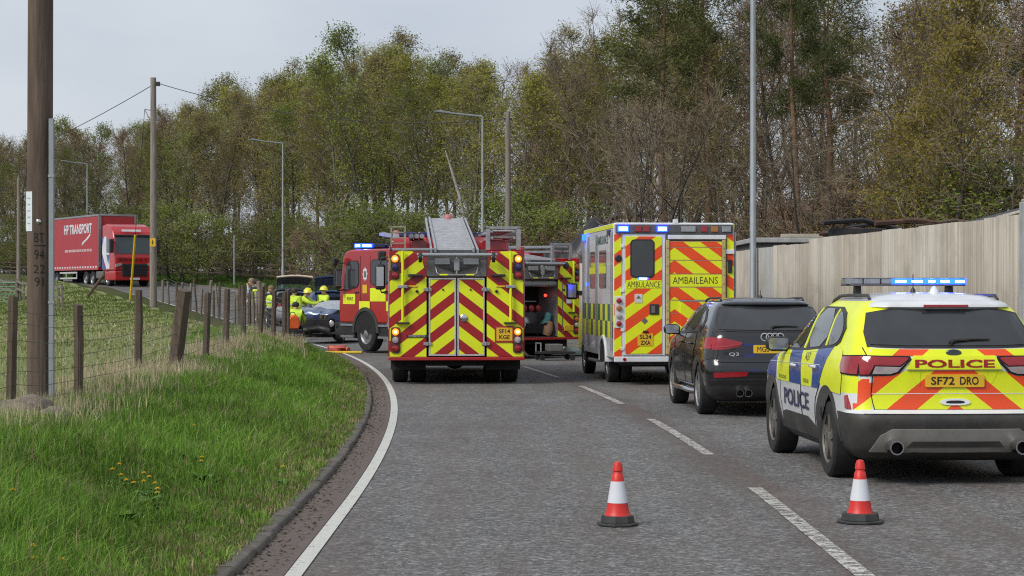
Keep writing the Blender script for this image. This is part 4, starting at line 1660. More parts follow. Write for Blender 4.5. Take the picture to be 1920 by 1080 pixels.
# ---------------------------------------------------------------- black SUV
def black_suv():
    root = thing('parked_suv', 'black SUV parked between the ambulance and the police car', 'car', (3.50, 26.4, 0), R_(90 + 3.1))
    tab = [(.22, .30, 4.10, .76, .16, .40, .06, .15, .03),
           (.30, .10, 4.28, .85, .20, .45, .09, .18, .03),
           (.45, .02, 4.36, .895, .22, .50, .10, .20, .03),
           (.60, .00, 4.39, .912, .24, .50, .10, .22, .03),
           (.72, .02, 4.38, .915, .25, .50, .09, .22, .035),
           (.76, .06, 4.37, .915, .25, .50, .09, .22, .035),
           (.90, .075, 4.28, .912, .27, .50, .08, .22, .04),
           (1.00, .08, 4.00, .900, .28, .52, .08, .20, .045),
           (1.06, .09, 3.65, .885, .28, .52, .08, .18, .05),
           (1.11, .11, 3.35, .868, .28, .50, .08, .16, .05),
           (1.18, .16, 3.10, .845, .28, .46, .08, .16, .05),
           (1.33, .30, 2.80, .775, .27, .42, .08, .16, .06),
           (1.46, .43, 2.50, .705, .26, .40, .09, .15, .06),
           (1.53, .50, 2.30, .645, .27, .38, .10, .15, .07),
           (1.57, .58, 2.10, .57, .28, .36, .12, .14, .08),
           (1.595, .72, 1.90, .45, .26, .30, .12, .12, .1),
           (1.605, .95, 1.65, .25, .18, .18, .1, .1, .1)]
    P = pm('black_metallic', (.010, .011, .013), .22, .2, .12, 3, coat=.9, dirt=.06, dirtcol=(.09, .075, .055))
    LW = pm('grey_bumper_skirt', (.030, .031, .033), .42, .1, .15, 5, dirt=.35)

    def cls(x, y, z):
        return 'skirt' if z < .42 and x < .6 else 'body'
    sk = car_base(root, tab, (.88, 3.48), .35, .395, P, cls, {'skirt': ('bumper_skirt', LW)}, wide=.58)
    G_ = M_glass()

    def side(s, ax):
        sk.patch('window_surround', M_black(), root, ax, [(2.98, 1.08), (2.0, 1.10), (.95, 1.14), (.78, 1.20), (.80, 1.30), (1.05, 1.44), (1.4, 1.49), (2.1, 1.485), (2.40, 1.45), (2.75, 1.28)], .006, .08)
        for nm, p in (('front_window', [(2.90, 1.10), (2.05, 1.12), (2.05, 1.465), (2.36, 1.43), (2.68, 1.27)]), ('rear_window', [(1.98, 1.12), (1.24, 1.15), (1.28, 1.455), (1.4, 1.47), (1.98, 1.468)]), ('quarter_window', [(1.17, 1.155), (.97, 1.165), (.85, 1.21), (.87, 1.29), (1.06, 1.41), (1.20, 1.44)])):
            sk.patch(nm, G_, root, ax, chaikin(p, 1), .011, .08)
        for pts in ([(3.02, .40), (3.10, .60), (3.06, 1.05), (2.06, 1.09), (2.03, .40)], [(2.01, .40), (2.04, 1.09), (1.12, 1.12), (1.06, .95), (1.32, .70), (1.42, .40)]):
            d = sk.patch('door', P, root, ax, pts, .003, .1)
            hx = 2.30 if pts[0][0] > 2.5 else 1.40
            hp = [sk.pt(ax, hx + .10, .96, .012), sk.pt(ax, hx + .05, .963, .035), sk.pt(ax, hx - .05, .963, .035), sk.pt(ax, hx - .10, .96, .012)]
            MB().tube(hp, .014, 7).build('door_handle', P, d, 50)
            sk.line('door_gap', M_SEAM, d, ax, pts + [pts[0]], .0045, .003)
        for x in (.88, 3.48):
            wheel(root, x, s * (.905 - .12), .35, .235, .245, s, 5, 'car', M_ALLOY_S)
            sk.patch('arch_lip', LW, root, ax, ring_poly(x, .37, .39, .425, 0, 180), .006, .07)
        mirror_cap(root, 2.88, s * .87, 1.13, s, P, M_CHROME)
        rp = [Vector((x, s * (.585 if x > 1 else .57), 0)) for x in (.85, .95, 1.2, 1.6, 1.9, 2.1, 2.18)]
        for k, p in enumerate(rp):
            p.z = sk.pt('top', p.x, p.y).z + (0 if k in (0, 6) else .035)
        MB().tube(rp, .015, 7).build('roof_rail', M_black(), root, 50)
        # polished side step
        MB().tube([(1.24, s * .86, .30), (1.32, s * .93, .305), (3.0, s * .93, .305), (3.08, s * .86, .30)], [.03, .034, .034, .03], 10).build('side_step', M_CHROME, root, 50)
        for x in (1.45, 2.8):
            MB().box(x, x + .04, s * .66, s * .92, .25, .295).build('step_bracket', M_alu(), root)
        sk.patch('tail_lamp', M_RED_LENS, root, ax, [(.20, .91), (.36, .935), (.50, .99), (.48, 1.02), (.34, 1.07), (.20, 1.072)], .008, .05)
        sk.line('bumper_gap', M_SEAM, root, ax, [(.10, .80), (.52, .72), (.55, .55)], .004, .002)
    side_pair(side)
    sk.patch('window_surround', M_black(), root, 'rear', [(.74, 1.155), (.4, 1.145), (-.4, 1.145), (-.74, 1.155), (-.72, 1.30), (-.65, 1.47), (-.4, 1.53), (.4, 1.53), (.65, 1.47), (.72, 1.30)], .005, .08)
    sk.patch('rear_screen', G_, root, 'rear', [(.70, 1.175), (.4, 1.165), (-.4, 1.165), (-.70, 1.175), (-.685, 1.30), (-.625, 1.445), (-.38, 1.49), (.38, 1.49), (.625, 1.445), (.685, 1.30)], .011, .08)
    v, f = slice_body([(1.495, .42, .75, .57, .2, .2, .12, 0, .02), (1.515, .39, .80, .605, .2, .2, .13, 0, .02), (1.545, .42, .85, .58, .2, .2, .13, 0, .02), (1.57, .54, .85, .50, .2, .2, .13, 0, .02)], .02)
    mesh_obj('spoiler', v, f, P, root, None, 40)
    for s in (1, -1):
        t = sk.patch('tail_lamp', M_RED_LENS, root, 'rear', [(s * .80, .90), (s * .80, 1.068), (s * .62, 1.055), (s * .42, 1.01), (s * .41, .99), (s * .45, .95), (s * .60, .915)][::-s], .012, .06)
        sk.line('lamp_bar', pm('lamp_bright', (.55, .05, .07), .2, 0, .1, 9, coat=.5), t, 'rear', [(s * .88, .93), (s * .62, .945), (s * .47, .975)], .006, .015)
        sk.patch('reflector', M_RED_LENS, root, 'rear', [(s * .79, .53), (s * .79, .60), (s * .36, .615), (s * .34, .59), (s * .37, .555)][::-s], .008, .06)
        sk.line('bumper_gap', M_SEAM, root, 'rear', [(s * .76, .76), (s * .70, .74), (0, .735)], .005, .003)
        sk.line('tailgate_gap', M_SEAM, root, 'rear', [(s * .78, 1.14), (s * .74, 1.06), (s * .72, .90), (s * .76, .76)], .0045, .003)
        sk.line('bumper_crease', LW, root, 'rear', [(s * .88, .50), (s * .5, .505), (0, .505)], .006, .003)
    for y in (.46, .345):
        MB().lathe([(.042, -.06), (.052, -.06), (.055, .10), (.046, .10), (.042, 0)], (.02, y, .33), (1, 0, 0), 20, close=False).build('exhaust_tip', M_CHROME, root, 40)
        MB().lathe([(.044, 0), (.044, .01)], (.03, y, .33), (1, 0, 0), 20).build('exhaust_bore', M_dark(), root)
    pl = sk.patch('number_plate', M_plate(), root, 'rear', rrect(-.26, .26, .86, .97, .012), .014, .2)
    sk.text('plate_text', 'MG0', M_ink(), pl, 'rear', .13, .915, .16, .072, .0165, 0.0)
    sk.text('model_badge', 'Q3', M_SILV, root, 'rear', .52, .845, .13, .05, .008, 0.0)
    for k in range(4):
        p = sk.pt('rear', .105 - .07 * k, 1.075, .006)
        pts = [(p.x - .004, p.y + .05 * math.cos(a), p.z + .05 * math.sin(a)) for a in [2 * math.pi * i / 20 for i in range(21)]]
        MB().tube(pts, .007, 6, False).build('badge_ring', M_SILV, root, 60)
    q = [sk.pt('rear', y, z, .022) for y, z in ((-.0, 1.185), (-.04, 1.205), (-.20, 1.21), (-.36, 1.205))]
    MB().tube(q, [.022, .016, .010, .006], 7).build('wiper', M_black(), root, 50)
    z = sk.pt('top', .95, 0).z
    MB().lathe([(.035, -.02), (.025, .02), (.006, .04), (.004, .10)], (.98, 0, z), (0, 0, 1), 10).build('roof_aerial', M_black(), root, 50)
    # small blue repeater seen in the side glass
    MB().box(.35, 4.0, -.70, .70, .20, .30).build('underbody', M_dark(), root, None, .02)
    for x in (.88, 3.48):
        MB().cyl((x, -.72, .33), (x, .72, .33), .05, n=10).build('axle', M_dark(), root)
    return root


black_suv()
# ================================================================ fire engines
AMBER = emit('amber_lamp_lit', (1.0, .20, .015), 1.6)
AMBER_HOT = emit('amber_lamp_core', (1.0, .62, .25), 4.0)
M_BLUE_OFF = pm('blue_lens_off', (.020, .024, .11), .2, 0, .2, 12, coat=.5)
M_BEZEL = pm('lamp_bezel_grey', (.075, .035, .035), .5, 0, .2, 9)
M_SHUT = pm('roller_shutter', (.38, .39, .40), .4, .6, .12, 3, bmp=.6, bscale=30, stretch=(.1, .1, 9))
CH_FIRE = chevron('fire_chevrons', YEL, FRED, .77, .425, .953, 1, .32, 0, 0, .10, .53)
M_GREYP = pm('grey_panel', (.16, .155, .15), .5, .2, .15, 6, dirt=.3)
M_CREAM = pm('cream_wood', (.42, .36, .24), .7, 0, .2, 8, dirt=.2)
M_STEEL = pm('galvanised', (.36, .37, .38), .45, .6, .15, 8, dirt=.2)


def lamp(parent, x, y, z, r, mat, core=None, name='lamp'):
    o = MB().lathe([(r, 0), (r, .02), (r * .8, .04), (r * .4, .048)], (x, y, z), (-1, 0, 0), 18).build(name, mat, parent, 40)
    if core:
        MB().box(x - .056, x - .04, y - r * .42, y + r * .42, z - r * .34, z + r * .34).build('lamp_core', core, o, None, .004)
    return o


def ladder(parent, name, p0, p1, w, rungs, rail=.05, mat=None, broad=.05):
    """two rails and flat rungs between two centre points; rails spaced across y"""
    mat = mat or M_alu()
    p0, p1 = Vector(p0), Vector(p1)
    d = (p1 - p0).normalized()
    up = Vector((0, 1, 0)).cross(d) * -1
    if up.z < 0:
        up = -up
    mb = MB()
    for s in (1, -1):
        for off in (0, -.075):
            a = p0 + Vector((0, s * (w / 2 + off * 0 - (0 if off == 0 else .075)), 0)) + up * (0 if off == 0 else .02)
            b = p1 + Vector((0, s * (w / 2 - (0 if off == 0 else .075)), 0)) + up * (0 if off == 0 else .02)
            y0, y1 = a.y - .02, a.y + .02
            mb.add([(a.x, y0, a.z), (a.x, y1, a.z), (b.x, y1, b.z), (b.x, y0, b.z),
                    (a.x + up.x * rail * 1.6, y0, a.z + up.z * rail * 1.6), (a.x + up.x * rail * 1.6, y1, a.z + up.z * rail * 1.6), (b.x + up.x * rail * 1.6, y1, b.z + up.z * rail * 1.6), (b.x + up.x * rail * 1.6, y0, b.z + up.z * rail * 1.6)],
                   [(0, 1, 2, 3), (7, 6, 5, 4), (0, 4, 5, 1), (2, 6, 7, 3), (1, 5, 6, 2), (0, 3, 7, 4)])
    o = mb.build(name, mat, parent, None, .004)
    for i in range(rungs):
        c = p0.lerp(p1, (i + .5) / rungs) + up * .05
        mb = MB()
        mb.cyl((c.x, -w / 2 + .08 + c.y, c.z), (c.x, w / 2 - .08 + c.y, c.z), broad, n=8)
        mb.build('rung', mat, o, 40)
    return o


def fire_engine(name, label, loc, rz, rear_open, plate):
    root = thing(name, label, 'fire engine', loc, rz, None)
    RED, ALU, BLK = M_firered(), M_alu(), M_black()
    hw = 1.23
    # chassis
    ch = MB().box(.2, 7.5, -.42, -.30, .62, .86).box(.2, 7.5, .30, .42, .62, .86)
    ch.box(.25, .45, -.30, .30, .60, .84).box(3.0, 3.9, -.30, .30, .50, .86)
    c = ch.build('chassis', M_dark(), root, None, .01)
    MB().lathe([(.05, -.28), (.20, -.16), (.26, 0), (.20, .16), (.05, .28)], (1.2, 0, .5), (1, 0, 0), 16).build('differential', M_dark(), root, 40)
    MB().box(2.2, 3.6, -.44, .44, .30, .62).build('fuel_tank', M_dark(), root, None, .04)
    MB().box(.25, .6, -.55, .55, .33, .47).build('tow_beam', M_dark(), root, None, .02)
    MB().cyl((1.2, -1.0, .5), (1.2, 1.0, .5), .09, n=12).build('rear_axle', M_dark(), root, 40)
    MB().cyl((6.5, -1.0, .5), (6.5, 1.0, .5), .08, n=12).build('front_axle', M_dark(), root, 40)
    for s in (1, -1):
        for y in (1.02, .69):
            wheel(root, 1.2, s * y, .5, .29, .29, s, style='truck')
        wheel(root, 6.5, s * 1.06, .5, .31, .30, s, style='truck')
        MB().box(.50, .53, s * .55, s * 1.18, .25, .62).build('mud_flap', M_rubber(), root)
        MB().box(2.0, 4.4, s * .45, s * 1.15, .28, .60).build('equipment_locker', M_dark(), root, None, .02)
    # bodywork, hollow at the pump bay
    bay = .62
    body = MB()
    body.box(.035, 1.0, bay, hw, .47, 2.42)
    body.box(.035, 1.0, -hw, -bay, .47, 2.42)
    body.box(.035, 1.0, -bay, bay, 1.95, 2.42)
    body.box(1.0, 4.7, -hw, hw, .75 if True else 0, 2.42)
    body.build('bodywork', RED, root, None, .012)
    fl = MB().box(-.02, 1.0, -hw, hw, .44, .50).build('rear_step', RED, root, None, .01)
    for s in (1, -1):
        MB().box(1.75, 4.7, s * (hw - .5), s * (hw - .004), .50, .75).build('lower_locker', RED, root, None, .01)
        for x0, x1 in ((.12, .95), (1.75, 3.15), (3.25, 4.6)):
            sh = MB().box(x0, x1, s * (hw - .01), s * (hw + .012), 1.0 if x0 < 1 else .62, 2.22).build('locker_shutter', M_SHUT, root, None, .004)
            MB().box(x0 + .1, x1 - .1, s * (hw + .012), s * (hw + .035), .72 if x0 > 1 else 1.06, .76 if x0 > 1 else 1.10).build('shutter_bar', ALU, sh)
        MB().box(1.0, 4.6, s * (hw + .001), s * (hw + .008), 2.27, 2.37).build('side_stripe', M_yellow(), root)
        MB().prism(ring_poly(1.2, .5, .60, .66, 0, 180, 14), 'y', s * (hw - .30), s * (hw + .01)).build('mudguard', BLK, root, 40)
    # rear chevron panels
    for s in (1, -1):
        pnl = MB().prism([(s * .545, .505), (s * (hw - .02), .505), (s * (hw - .02), 2.41), (s * .80, 2.41), (s * .62, 2.25), (s * .545, 1.95)][::-s], 'x', .010, .034).build('rear_panel', CH_FIRE, root, None, .004)
        if rear_open and s == 1:
            pass
        for z0, z1, seq in ((1.90, 2.36, (AMBER, M_BLUE_OFF, M_RED_LENS)), (.57, 1.04, (AMBER, M_CLEAR_LENS, M_RED_LENS))):
            if rear_open:
                seq = (pm('amber_off', (.5, .16, .02), .2, 0, .1, 9, coat=.4),) + seq[1:]
            cy = s * (1.115 if z0 > 1 else 1.105)
            bz = MB().prism(rrect(cy - .085, cy + .085, z0, z1, .05), 'x', -.012, .012).build('lamp_cluster', M_BEZEL, root, 40)
            for k in range(3):
                z = z1 - .085 - .148 * k
                lamp(bz, -.010, cy, z, .062, seq[k], AMBER_HOT if (k == 0 and not rear_open) else None)
        # yellow grab pole with brackets
        yp = s * .975
        MB().cyl((-.06, yp, 1.14), (-.06, yp, 2.42), .026, n=12).build('grab_pole', M_yellow(), root, 40)
        MB().box(-.075, .012, yp - .12, yp + .12, 1.105, 1.13).build('pole_foot', BLK, root, None, .004)
        br = MB().box(-.09, .012, yp - .09, yp + .09, 1.745, 1.80).build('pole_clamp', M_STEEL, root, None, .008)
        MB().box(-.005, .011, yp - s * .10, yp - s * .26, 1.765, 1.795).build('clamp_strap', M_plate(), br)
        MB().box(-.09, .012, s * .62, s * .88, 1.955, 2.0).build('grab_handle', BLK, root, None, .012)
        MB().lathe([(.028, 0), (.028, .03), (.012, .04)], (.010, s * .72, 1.69), (-1, 0, 0), 10).build('rubber_stop', BLK, root, 40)
    if not rear_open:
        for s in (1, -1):
            fr = MB()
            y0, y1 = (s * .012, s * .505)
            a, b = min(y0, y1), max(y0, y1)
            dr = MB().box(-.004, .030, a + .02, b - .02, .55, 1.90).build('rear_door', CH_FIRE, root, None, .003)
            f_ = MB().box(-.010, .028, a, a + .028, .52, 1.93).box(-.010, .028, b - .028, b, .52, 1.93).box(-.010, .028, a + .028, b - .028, .52, .548).box(-.010, .028, a + .028, b - .028, 1.902, 1.93)
            f_.build('door_frame', pm('door_frame_alu', (.55, .55, .56), .4, .3, .1, 9, dirt=.2), dr, None, .004)
            for z in (.74, 1.72):
                MB().box(-.03, .0, s * .45, s * .60, z - .025, z + .025).cyl((-.03, s * .53, z - .035), (-.03, s * .53, z + .035), .018, n=8).build('hinge', M_STEEL, dr, None, .004)
            MB().lathe([(.018, 0), (.018, .015), (.008, .02)], (-.006, s * .25, 1.72), (-1, 0, 0), 10).build('rubber_stop', BLK, dr, 40)
        MB().box(-.006, .02, -.0115, .0115, .52, 1.93).build('door_gap', M_SEAM, root)
        lk = MB().lathe([(.068, 0), (.068, .015), (.05, .028)], (-.006, -.13, 1.205), (-1, 0, 0), 22).build('door_lock', M_CHROME, root, 40)
        MB().box(-.045, -.03, -.18, -.08, 1.193, 1.217).build('lock_lever', ALU, lk, None, .004)
        MB().box(-.006, .012, .50, .90, .855, .90).build('maker_strip', BLK, root, None, .004)
        rear_text('maker_lettering', 'emergency one', M_white(), root, .72, .878, .30, .025, -.0085, .01)
        pl = MB().box(-.012, .012, -.72, -1.01, .79, 1.03).build('number_plate', M_plate(), root, None, .006)
        MB().box(-.006, .011, -.69, -1.04, .76, 1.06).build('plate_backing', RED, root, None, .006)
        rear_text('plate_text', plate[0], M_ink(), pl, -.865, .965, .20, .075, -.0145, .02)
        rear_text('plate_text', plate[1], M_ink(), pl, -.865, .86, .19, .075, -.0145, .02)
    else:
        # pump bay fittings
        lin = pm('bay_lining', (.33, .33, .34), .5, .1, .12, 6, dirt=.3)
        for s in (1, -1):
            MB().box(.06, .98, s * .60, s * .618, .52, 1.94).build('bay_wall', lin, root)
        MB().box(.94, .985, -.60, .60, .52, 1.94).build('bay_back', M_dark(), root)
        MB().box(.05, .98, -.60, .60, .503, .53).build('bay_floor', BLK, root)
        MB().lathe([(.09, -.59), (.09, .59)], (.16, 0, 1.86), (0, 1, 0), 16).build('rolled_shutter', M_SHUT, root, 40)
        rd2 = pm('valve_red', (.35, .02, .025), .35, 0, .2, 9, coat=.3)
        pn = MB().box(.55, .93, -.56, .56, .55, 1.15).build('pump', pm('pump_grey', (.12, .12, .125), .4, .5, .2, 9), root, None, .03)
        for k, y in enumerate((.42, .20, -.02, -.24)):
            MB().lathe([(.03, 0), (.05, .06), (.085, .10), (.085, .13), (.05, .15), (.03, .16)], (.55, y, 1.22), (-1, 0, .1), 14).build('delivery_valve', rd2, pn, 40)
        MB().lathe([(.05, 0), (.15, .05), (.15, .10), (.06, .16)], (.52, .18, .86), (-1, 0, 0), 20).build('suction_inlet', ALU, pn, 40)
        for y, z in ((.35, 1.5), (.18, 1.5), (0.01, 1.5), (.26, 1.34)):
            MB().lathe([(.07, 0), (.07, .03), (.055, .035)], (.92, y, z), (-1, 0, 0), 16).build('gauge', M_white(), pn, 40)
        MB().tube([(.50, -.18, .60), (.35, -.32, .80), (.30, -.42, .95), (.32, -.46, 1.10)], .09, 10).build('hose', pm('hose_teal', (.09, .28, .26), .7, 0, .2, 9), pn, 50)
        MB().tube([(.30, -.36, .56), (.26, -.40, .72), (.28, -.46, .88)], [.13, .14, .10], 12).build('canvas_bag', pm('canvas_tan', (.36, .20, .12), .8, 0, .2, 9), pn, 50)
        lamp(pn, .40, -.42, 1.55, .04, emit('bay_red_lamp', (1, .05, .03), 1.6))
        MB().cyl((.5, -.2, 1.4), (.5, .4, 1.4), .015, n=8).build('pipe', ALU, pn, 40)
        MB().box(-.004, .008, -.80, -.95, 1.35, 1.62).build('notice', pm('paper_white', (.72, .74, .76), .6, 0, .03, 9), root)
        MB().box(.01, .05, -.66, -.70, .60, 1.9).build('shutter_runner', ALU, root)
        pl = MB().box(-.012, .012, -.72, -1.01, .66, .80).build('number_plate', M_plate(), root, None, .006)
    # hood over the doors with ladder gear
    MB().box(-.002, .034, -.54, .54, 1.955, 2.25).build('gear_recess', M_GREYP, root, None, .008)
    MB().box(.0, .10, -.54, .54, 2.25, 2.44).build('gear_shelf', pm('gear_dark', (.10, .10, .10), .5, .3, .2, 9), root, None, .01)
    MB().tube([(-.02, .38, 2.12), (-.09, .36, 2.02), (-.10, .30, 1.985), (-.10, -.30, 1.985), (-.09, -.36, 2.02), (-.02, -.38, 2.12)], .014, 8).build('hoop_rail', M_STEEL, root, 50)
    for s in (1, -1):
        MB().cyl((-.10, s * .17, 1.985), (-.10, s * .31, 1.985), .016, n=8).build('rail_tape', M_yellow(), root, 40)
        MB().box(-.07, .02, s * .12, s * .40, 2.17, 2.28).build('gear_box', M_STEEL, root, None, .012)
        MB().prism([(s * .05, 2.06), (s * .32, 2.14), (s * .30, 2.17), (s * .04, 2.10)], 'x', -.06, -.03).build('gear_lever', BLK, root)
        wl = MB().lathe([(.05, -.03), (.09, -.03), (.095, 0), (.09, .03), (.05, .03)], (-.16, s * .66, 2.30), (0, 1, 0), 20)
        wl.build('ladder_wheel', BLK, root, 40)
        MB().lathe([(.03, -.045), (.03, .045)], (-.16, s * .66, 2.30), (0, 1, 0), 12).build('wheel_hub', M_CHROME, root, 40)
    MB().box(-.09, -.03, -.05, .05, 2.06, 2.28).cyl((-.06, 0, 2.0), (-.06, 0, 2.3), .025, n=8).build('gear_pulley', M_STEEL, root, None, .008)
    MB().cyl((-.16, -.72, 2.345), (-.16, .72, 2.345), .035, n=12).build('ladder_bar', ALU, root, 40)
    # roof load
    MB().box(.02, .09, .40, hw, 2.425, 2.47).build('roof_edge', M_alu(), root, None, .005)
    MB().box(.02, 4.7, hw - .07, hw - .01, 2.42, 2.50).build('roof_rail', RED, root, None, .01)
    MB().box(.02, 4.7, -hw + .01, -hw + .07, 2.42, 2.50).build('roof_rail', RED, root, None, .01)
    ladder(root, 'main_ladder', (-.05, .04, 2.37), (7.0, .04, 3.20), .84, 22, mat=pm('ladder_alloy', (.42, .43, .45), .45, .5, .15, 9, dirt=.2), broad=.03)
    for s, y0, y1 in ((1, .48, .85), (-1, -.98, -.46)):
        MB().prism([(y0, 2.44), (y1, 2.44), (y1 - .02, 2.62), (y1 - .1, 2.66), (y0 + .1, 2.66), (y0 + .02, 2.60)], 'x', 1.2, 3.4).build('hose_cover', RED, root, None, .02)
    # stacked short ladders on the right, rack on the left
    for k, z in enumerate((2.62, 2.74)):
        ladder(root, 'short_ladder', (.30, -.86, z), (4.4, -.86, z + .05), .56, 12, .03, M_alu(), .02)
    MB().box(.28, .34, -1.18, -1.10, 2.44, 2.86).box(.28, .34, -.62, -.54, 2.44, 2.86).box(.28, .34, -1.18, -.54, 2.82, 2.87).build('ladder_gantry', M_STEEL, root, None, .006)
    rk = MB()
    for z in (2.56, 2.66, 2.76, 2.86):
        rk.box(.3, 2.3, .92, .95, z - .015, z + .015).box(.3, 2.3, 1.16, 1.19, z - .015, z + .015).box(.3, .34, .92, 1.19, z - .012, z + .012)
    for x in (.3, 1.3, 2.26):
        rk.box(x, x + .04, .915, .945, 2.42, 2.88).box(x, x + .04, 1.165, 1.195, 2.42, 2.88)
    rk.build('roof_rack', pm('rack_beige', (.34, .31, .24), .6, .2, .2, 9, dirt=.3), root, None, .004)
    for k in range(3):
        MB().cyl((.5, .62 + .1 * k, 2.70), (4.3, .60 + .1 * k, 2.72), .045, n=10).build('suction_hose', pm('hose_grey', (.30, .31, .33), .5, .1, .2, 9), root, 40)
    MB().lathe([(.11, 0), (.11, .06), (.07, .12), (.02, .13)], (6.9, -.02, 3.22), (0, 0, 1), 14).build('ladder_top_cap', pm('pink_red', (.42, .16, .16), .5), root, 40)
    # ---- cab
    prof = [(4.80, .78), (7.92, .78), (7.96, 1.20), (7.90, 1.78), (7.72, 2.62), (7.58, 2.76), (7.30, 2.80), (4.90, 2.80), (4.80, 2.72)]
    MB().prism(prof, 'y', -1.21, 1.21).build('cab', RED, root, None, .05, 3)
    MB().box(7.6, 8.02, -1.2, 1.2, .38, .80).build('front_bumper', BLK, root, None, .05)
    MB().box(4.75, 7.6, -1.15, 1.15, .52, .80).build('cab_floor', M_dark(), root, None, .02)
    crest_v = []
    for k in range(16):
        a = 2 * math.pi * k / 16
        r = 1.0 if k % 2 == 0 else .72
        crest_v.append((r * math.cos(a), r * math.sin(a)))
    for s in (1, -1):
        y = s * 1.212
        MB().prism(ring_poly(6.5, .52, .60, .70, 0, 180, 16), 'y', s * .90, s * 1.235).build('mudguard', M_CLAD, root, 40)
        MB().prism([(6.5 + .60 * math.cos(R_(a)), .52 + .60 * math.sin(R_(a))) for a in range(0, 181, 12)], 'y', s * 1.205, s * 1.214).build('wheel_arch', M_dark(), root)
        for nm, x0, x1, z0, z1, sl in (('cab_window', 6.85, 7.56, 1.74, 2.50, .22), ('crew_window', 5.28, 6.22, 1.80, 2.52, 0)):
            poly = chaikin([(x0, z0 + .04), ((x0 + x1) / 2, z0 + (-.02 if sl else .02)), (x1 + sl * .5, z0 - (.10 if sl else 0)), (x1 + sl * .1, (z0 + z1) / 2), (x1 - sl * .35, z1), ((x0 + x1) / 2, z1), (x0, z1), (x0, (z0 + z1) / 2)], 1)
            MB().prism(poly, 'y', y - s * .012, y + s * .010).build('window_seal', BLK, root)
            cx, cz = sum(p[0] for p in poly) / len(poly), sum(p[1] for p in poly) / len(poly)
            MB().prism([(cx + (p[0] - cx) * .93, cz + (p[1] - cz) * .93) for p in poly], 'y', y - s * .004, y + s * .014).build(nm, M_glass(), root)
        # door seams, handles
        for x in (6.78, 6.26, 5.20):
            MB().box(x - .006, x + .006, y - s * .004, y + s * .003, 1.05 if x > 5.5 else .82, 2.62).build('door_gap', M_SEAM, root)
        for x in (6.88, 5.34):
            MB().box(x, x + .18, y, y + s * .035, 1.60, 1.64).build('door_handle', BLK, root, None, .008)
        # livery blocks
        for x0, x1, z0, z1 in ((7.06, 7.72, 1.30, 1.58), (6.28, 6.84, 1.12, 1.38), (5.45, 6.26, 1.38, 1.74), (4.82, 5.42, 1.12, 1.38)):
            MB().box(x0, x1, y + s * .001, y + s * .005, z0, z1).build('livery_block', M_yellow(), root)
        text_on('brigade_lettering', 'FIRE', M_ink(), root, lambda a, b: (7.50 - a if s > 0 else 7.16 + a, y + s * .007, 1.40 + b), .34, .09)
        cr = MB().prism([(6.52 + p[0] * .13, 2.12 + p[1] * .20) for p in crest_v], 'y', y, y + s * .008).build('crest', M_white(), root)
        MB().prism([(6.52 + .065 * math.cos(a), 2.12 + .10 * math.sin(a)) for a in [i * .5236 for i in range(12)]], 'y', y + s * .008, y + s * .012).build('crest_centre', M_GREYP, cr)
        MB().box(6.42, 6.66, y, y + s * .006, 1.60, 1.83).build('warning_sign', M_plate(), root)
        # steps
        for x0, x1 in ((7.15, 7.85), (5.1, 5.85)):
            for z in (.40, .72):
                MB().box(x0, x1, s * 1.0, s * 1.225, z - .03, z + .03).build('step', ALU, root, None, .008)
            MB().box(x0 - .02, x1 + .02, s * .95, s * 1.19, .36, .98).build('step_well', BLK, root, None, .02)
        # mirrors
        mr = MB().box(7.55, 7.68, s * 1.34, s * 1.56, 1.72, 2.28).build('mirror', BLK, root, None, .05, 3)
        MB().box(7.535, 7.552, s * 1.37, s * 1.53, 1.80, 2.22).build('mirror_glass', M_CHROME, mr, None, .004)
        MB().tube([(7.60, s * 1.18, 2.45), (7.64, s * 1.42, 2.42), (7.62, s * 1.45, 2.26)], .018, 8).tube([(7.72, s * 1.18, 1.70), (7.66, s * 1.42, 1.66), (7.62, s * 1.45, 1.74)], .018, 8).build('mirror_arm', BLK, mr, 50)
        m2 = MB().box(7.75, 7.85, s * 1.32, s * 1.50, 2.36, 2.58).build('mirror', BLK, root, None, .04, 3)
    ws = MB().add([(7.915, 1.05, 1.80), (7.915, -1.05, 1.80), (7.742, -.98, 2.58), (7.742, .98, 2.58)], [(0, 1, 2, 3)])
    ws.build('windscreen', M_glass(), root)
    # beacon bar on the cab roof
    bb = MB().box(7.05, 7.40, -1.05, 1.05, 2.80, 2.86).build('beacon_bar', BLK, root, None, .02)
    for k in range(5):
        y0 = 1.04 - .42 * k
        MB().box(7.04, 7.41, y0, y0 - .38, 2.86, 2.97).build('beacon_lens', BLUE_LIT if k == 0 and rear_open else M_BLUE_OFF, bb, None, .02)
        if k == 0 and rear_open:
            MB().box(7.10, 7.035, y0 - .06, y0 - .32, 2.885, 2.945).build('lamp_core', BLUE_HOT, bb)
            MB().box(7.10, 7.34, y0 + .002, y0 + .006, 2.885, 2.945).build('lamp_core', BLUE_HOT, bb)
    return root


fire_engine('fire_engine', 'red fire engine seen square from behind with closed chevron doors', (-1.0, 35.7, 0), R_(90 + 3.3), False, ('SF14', 'KGE'))
_c, _s = math.cos(R_(35)), math.sin(R_(35))
fire_engine('fire_engine', 'red fire engine parked askew with open pump bay and lit roof beacon', (1.73 - 1.23 * _c, 50.0 - 1.23 * _s, 0.03), R_(90 + 35), True, ('', ''))


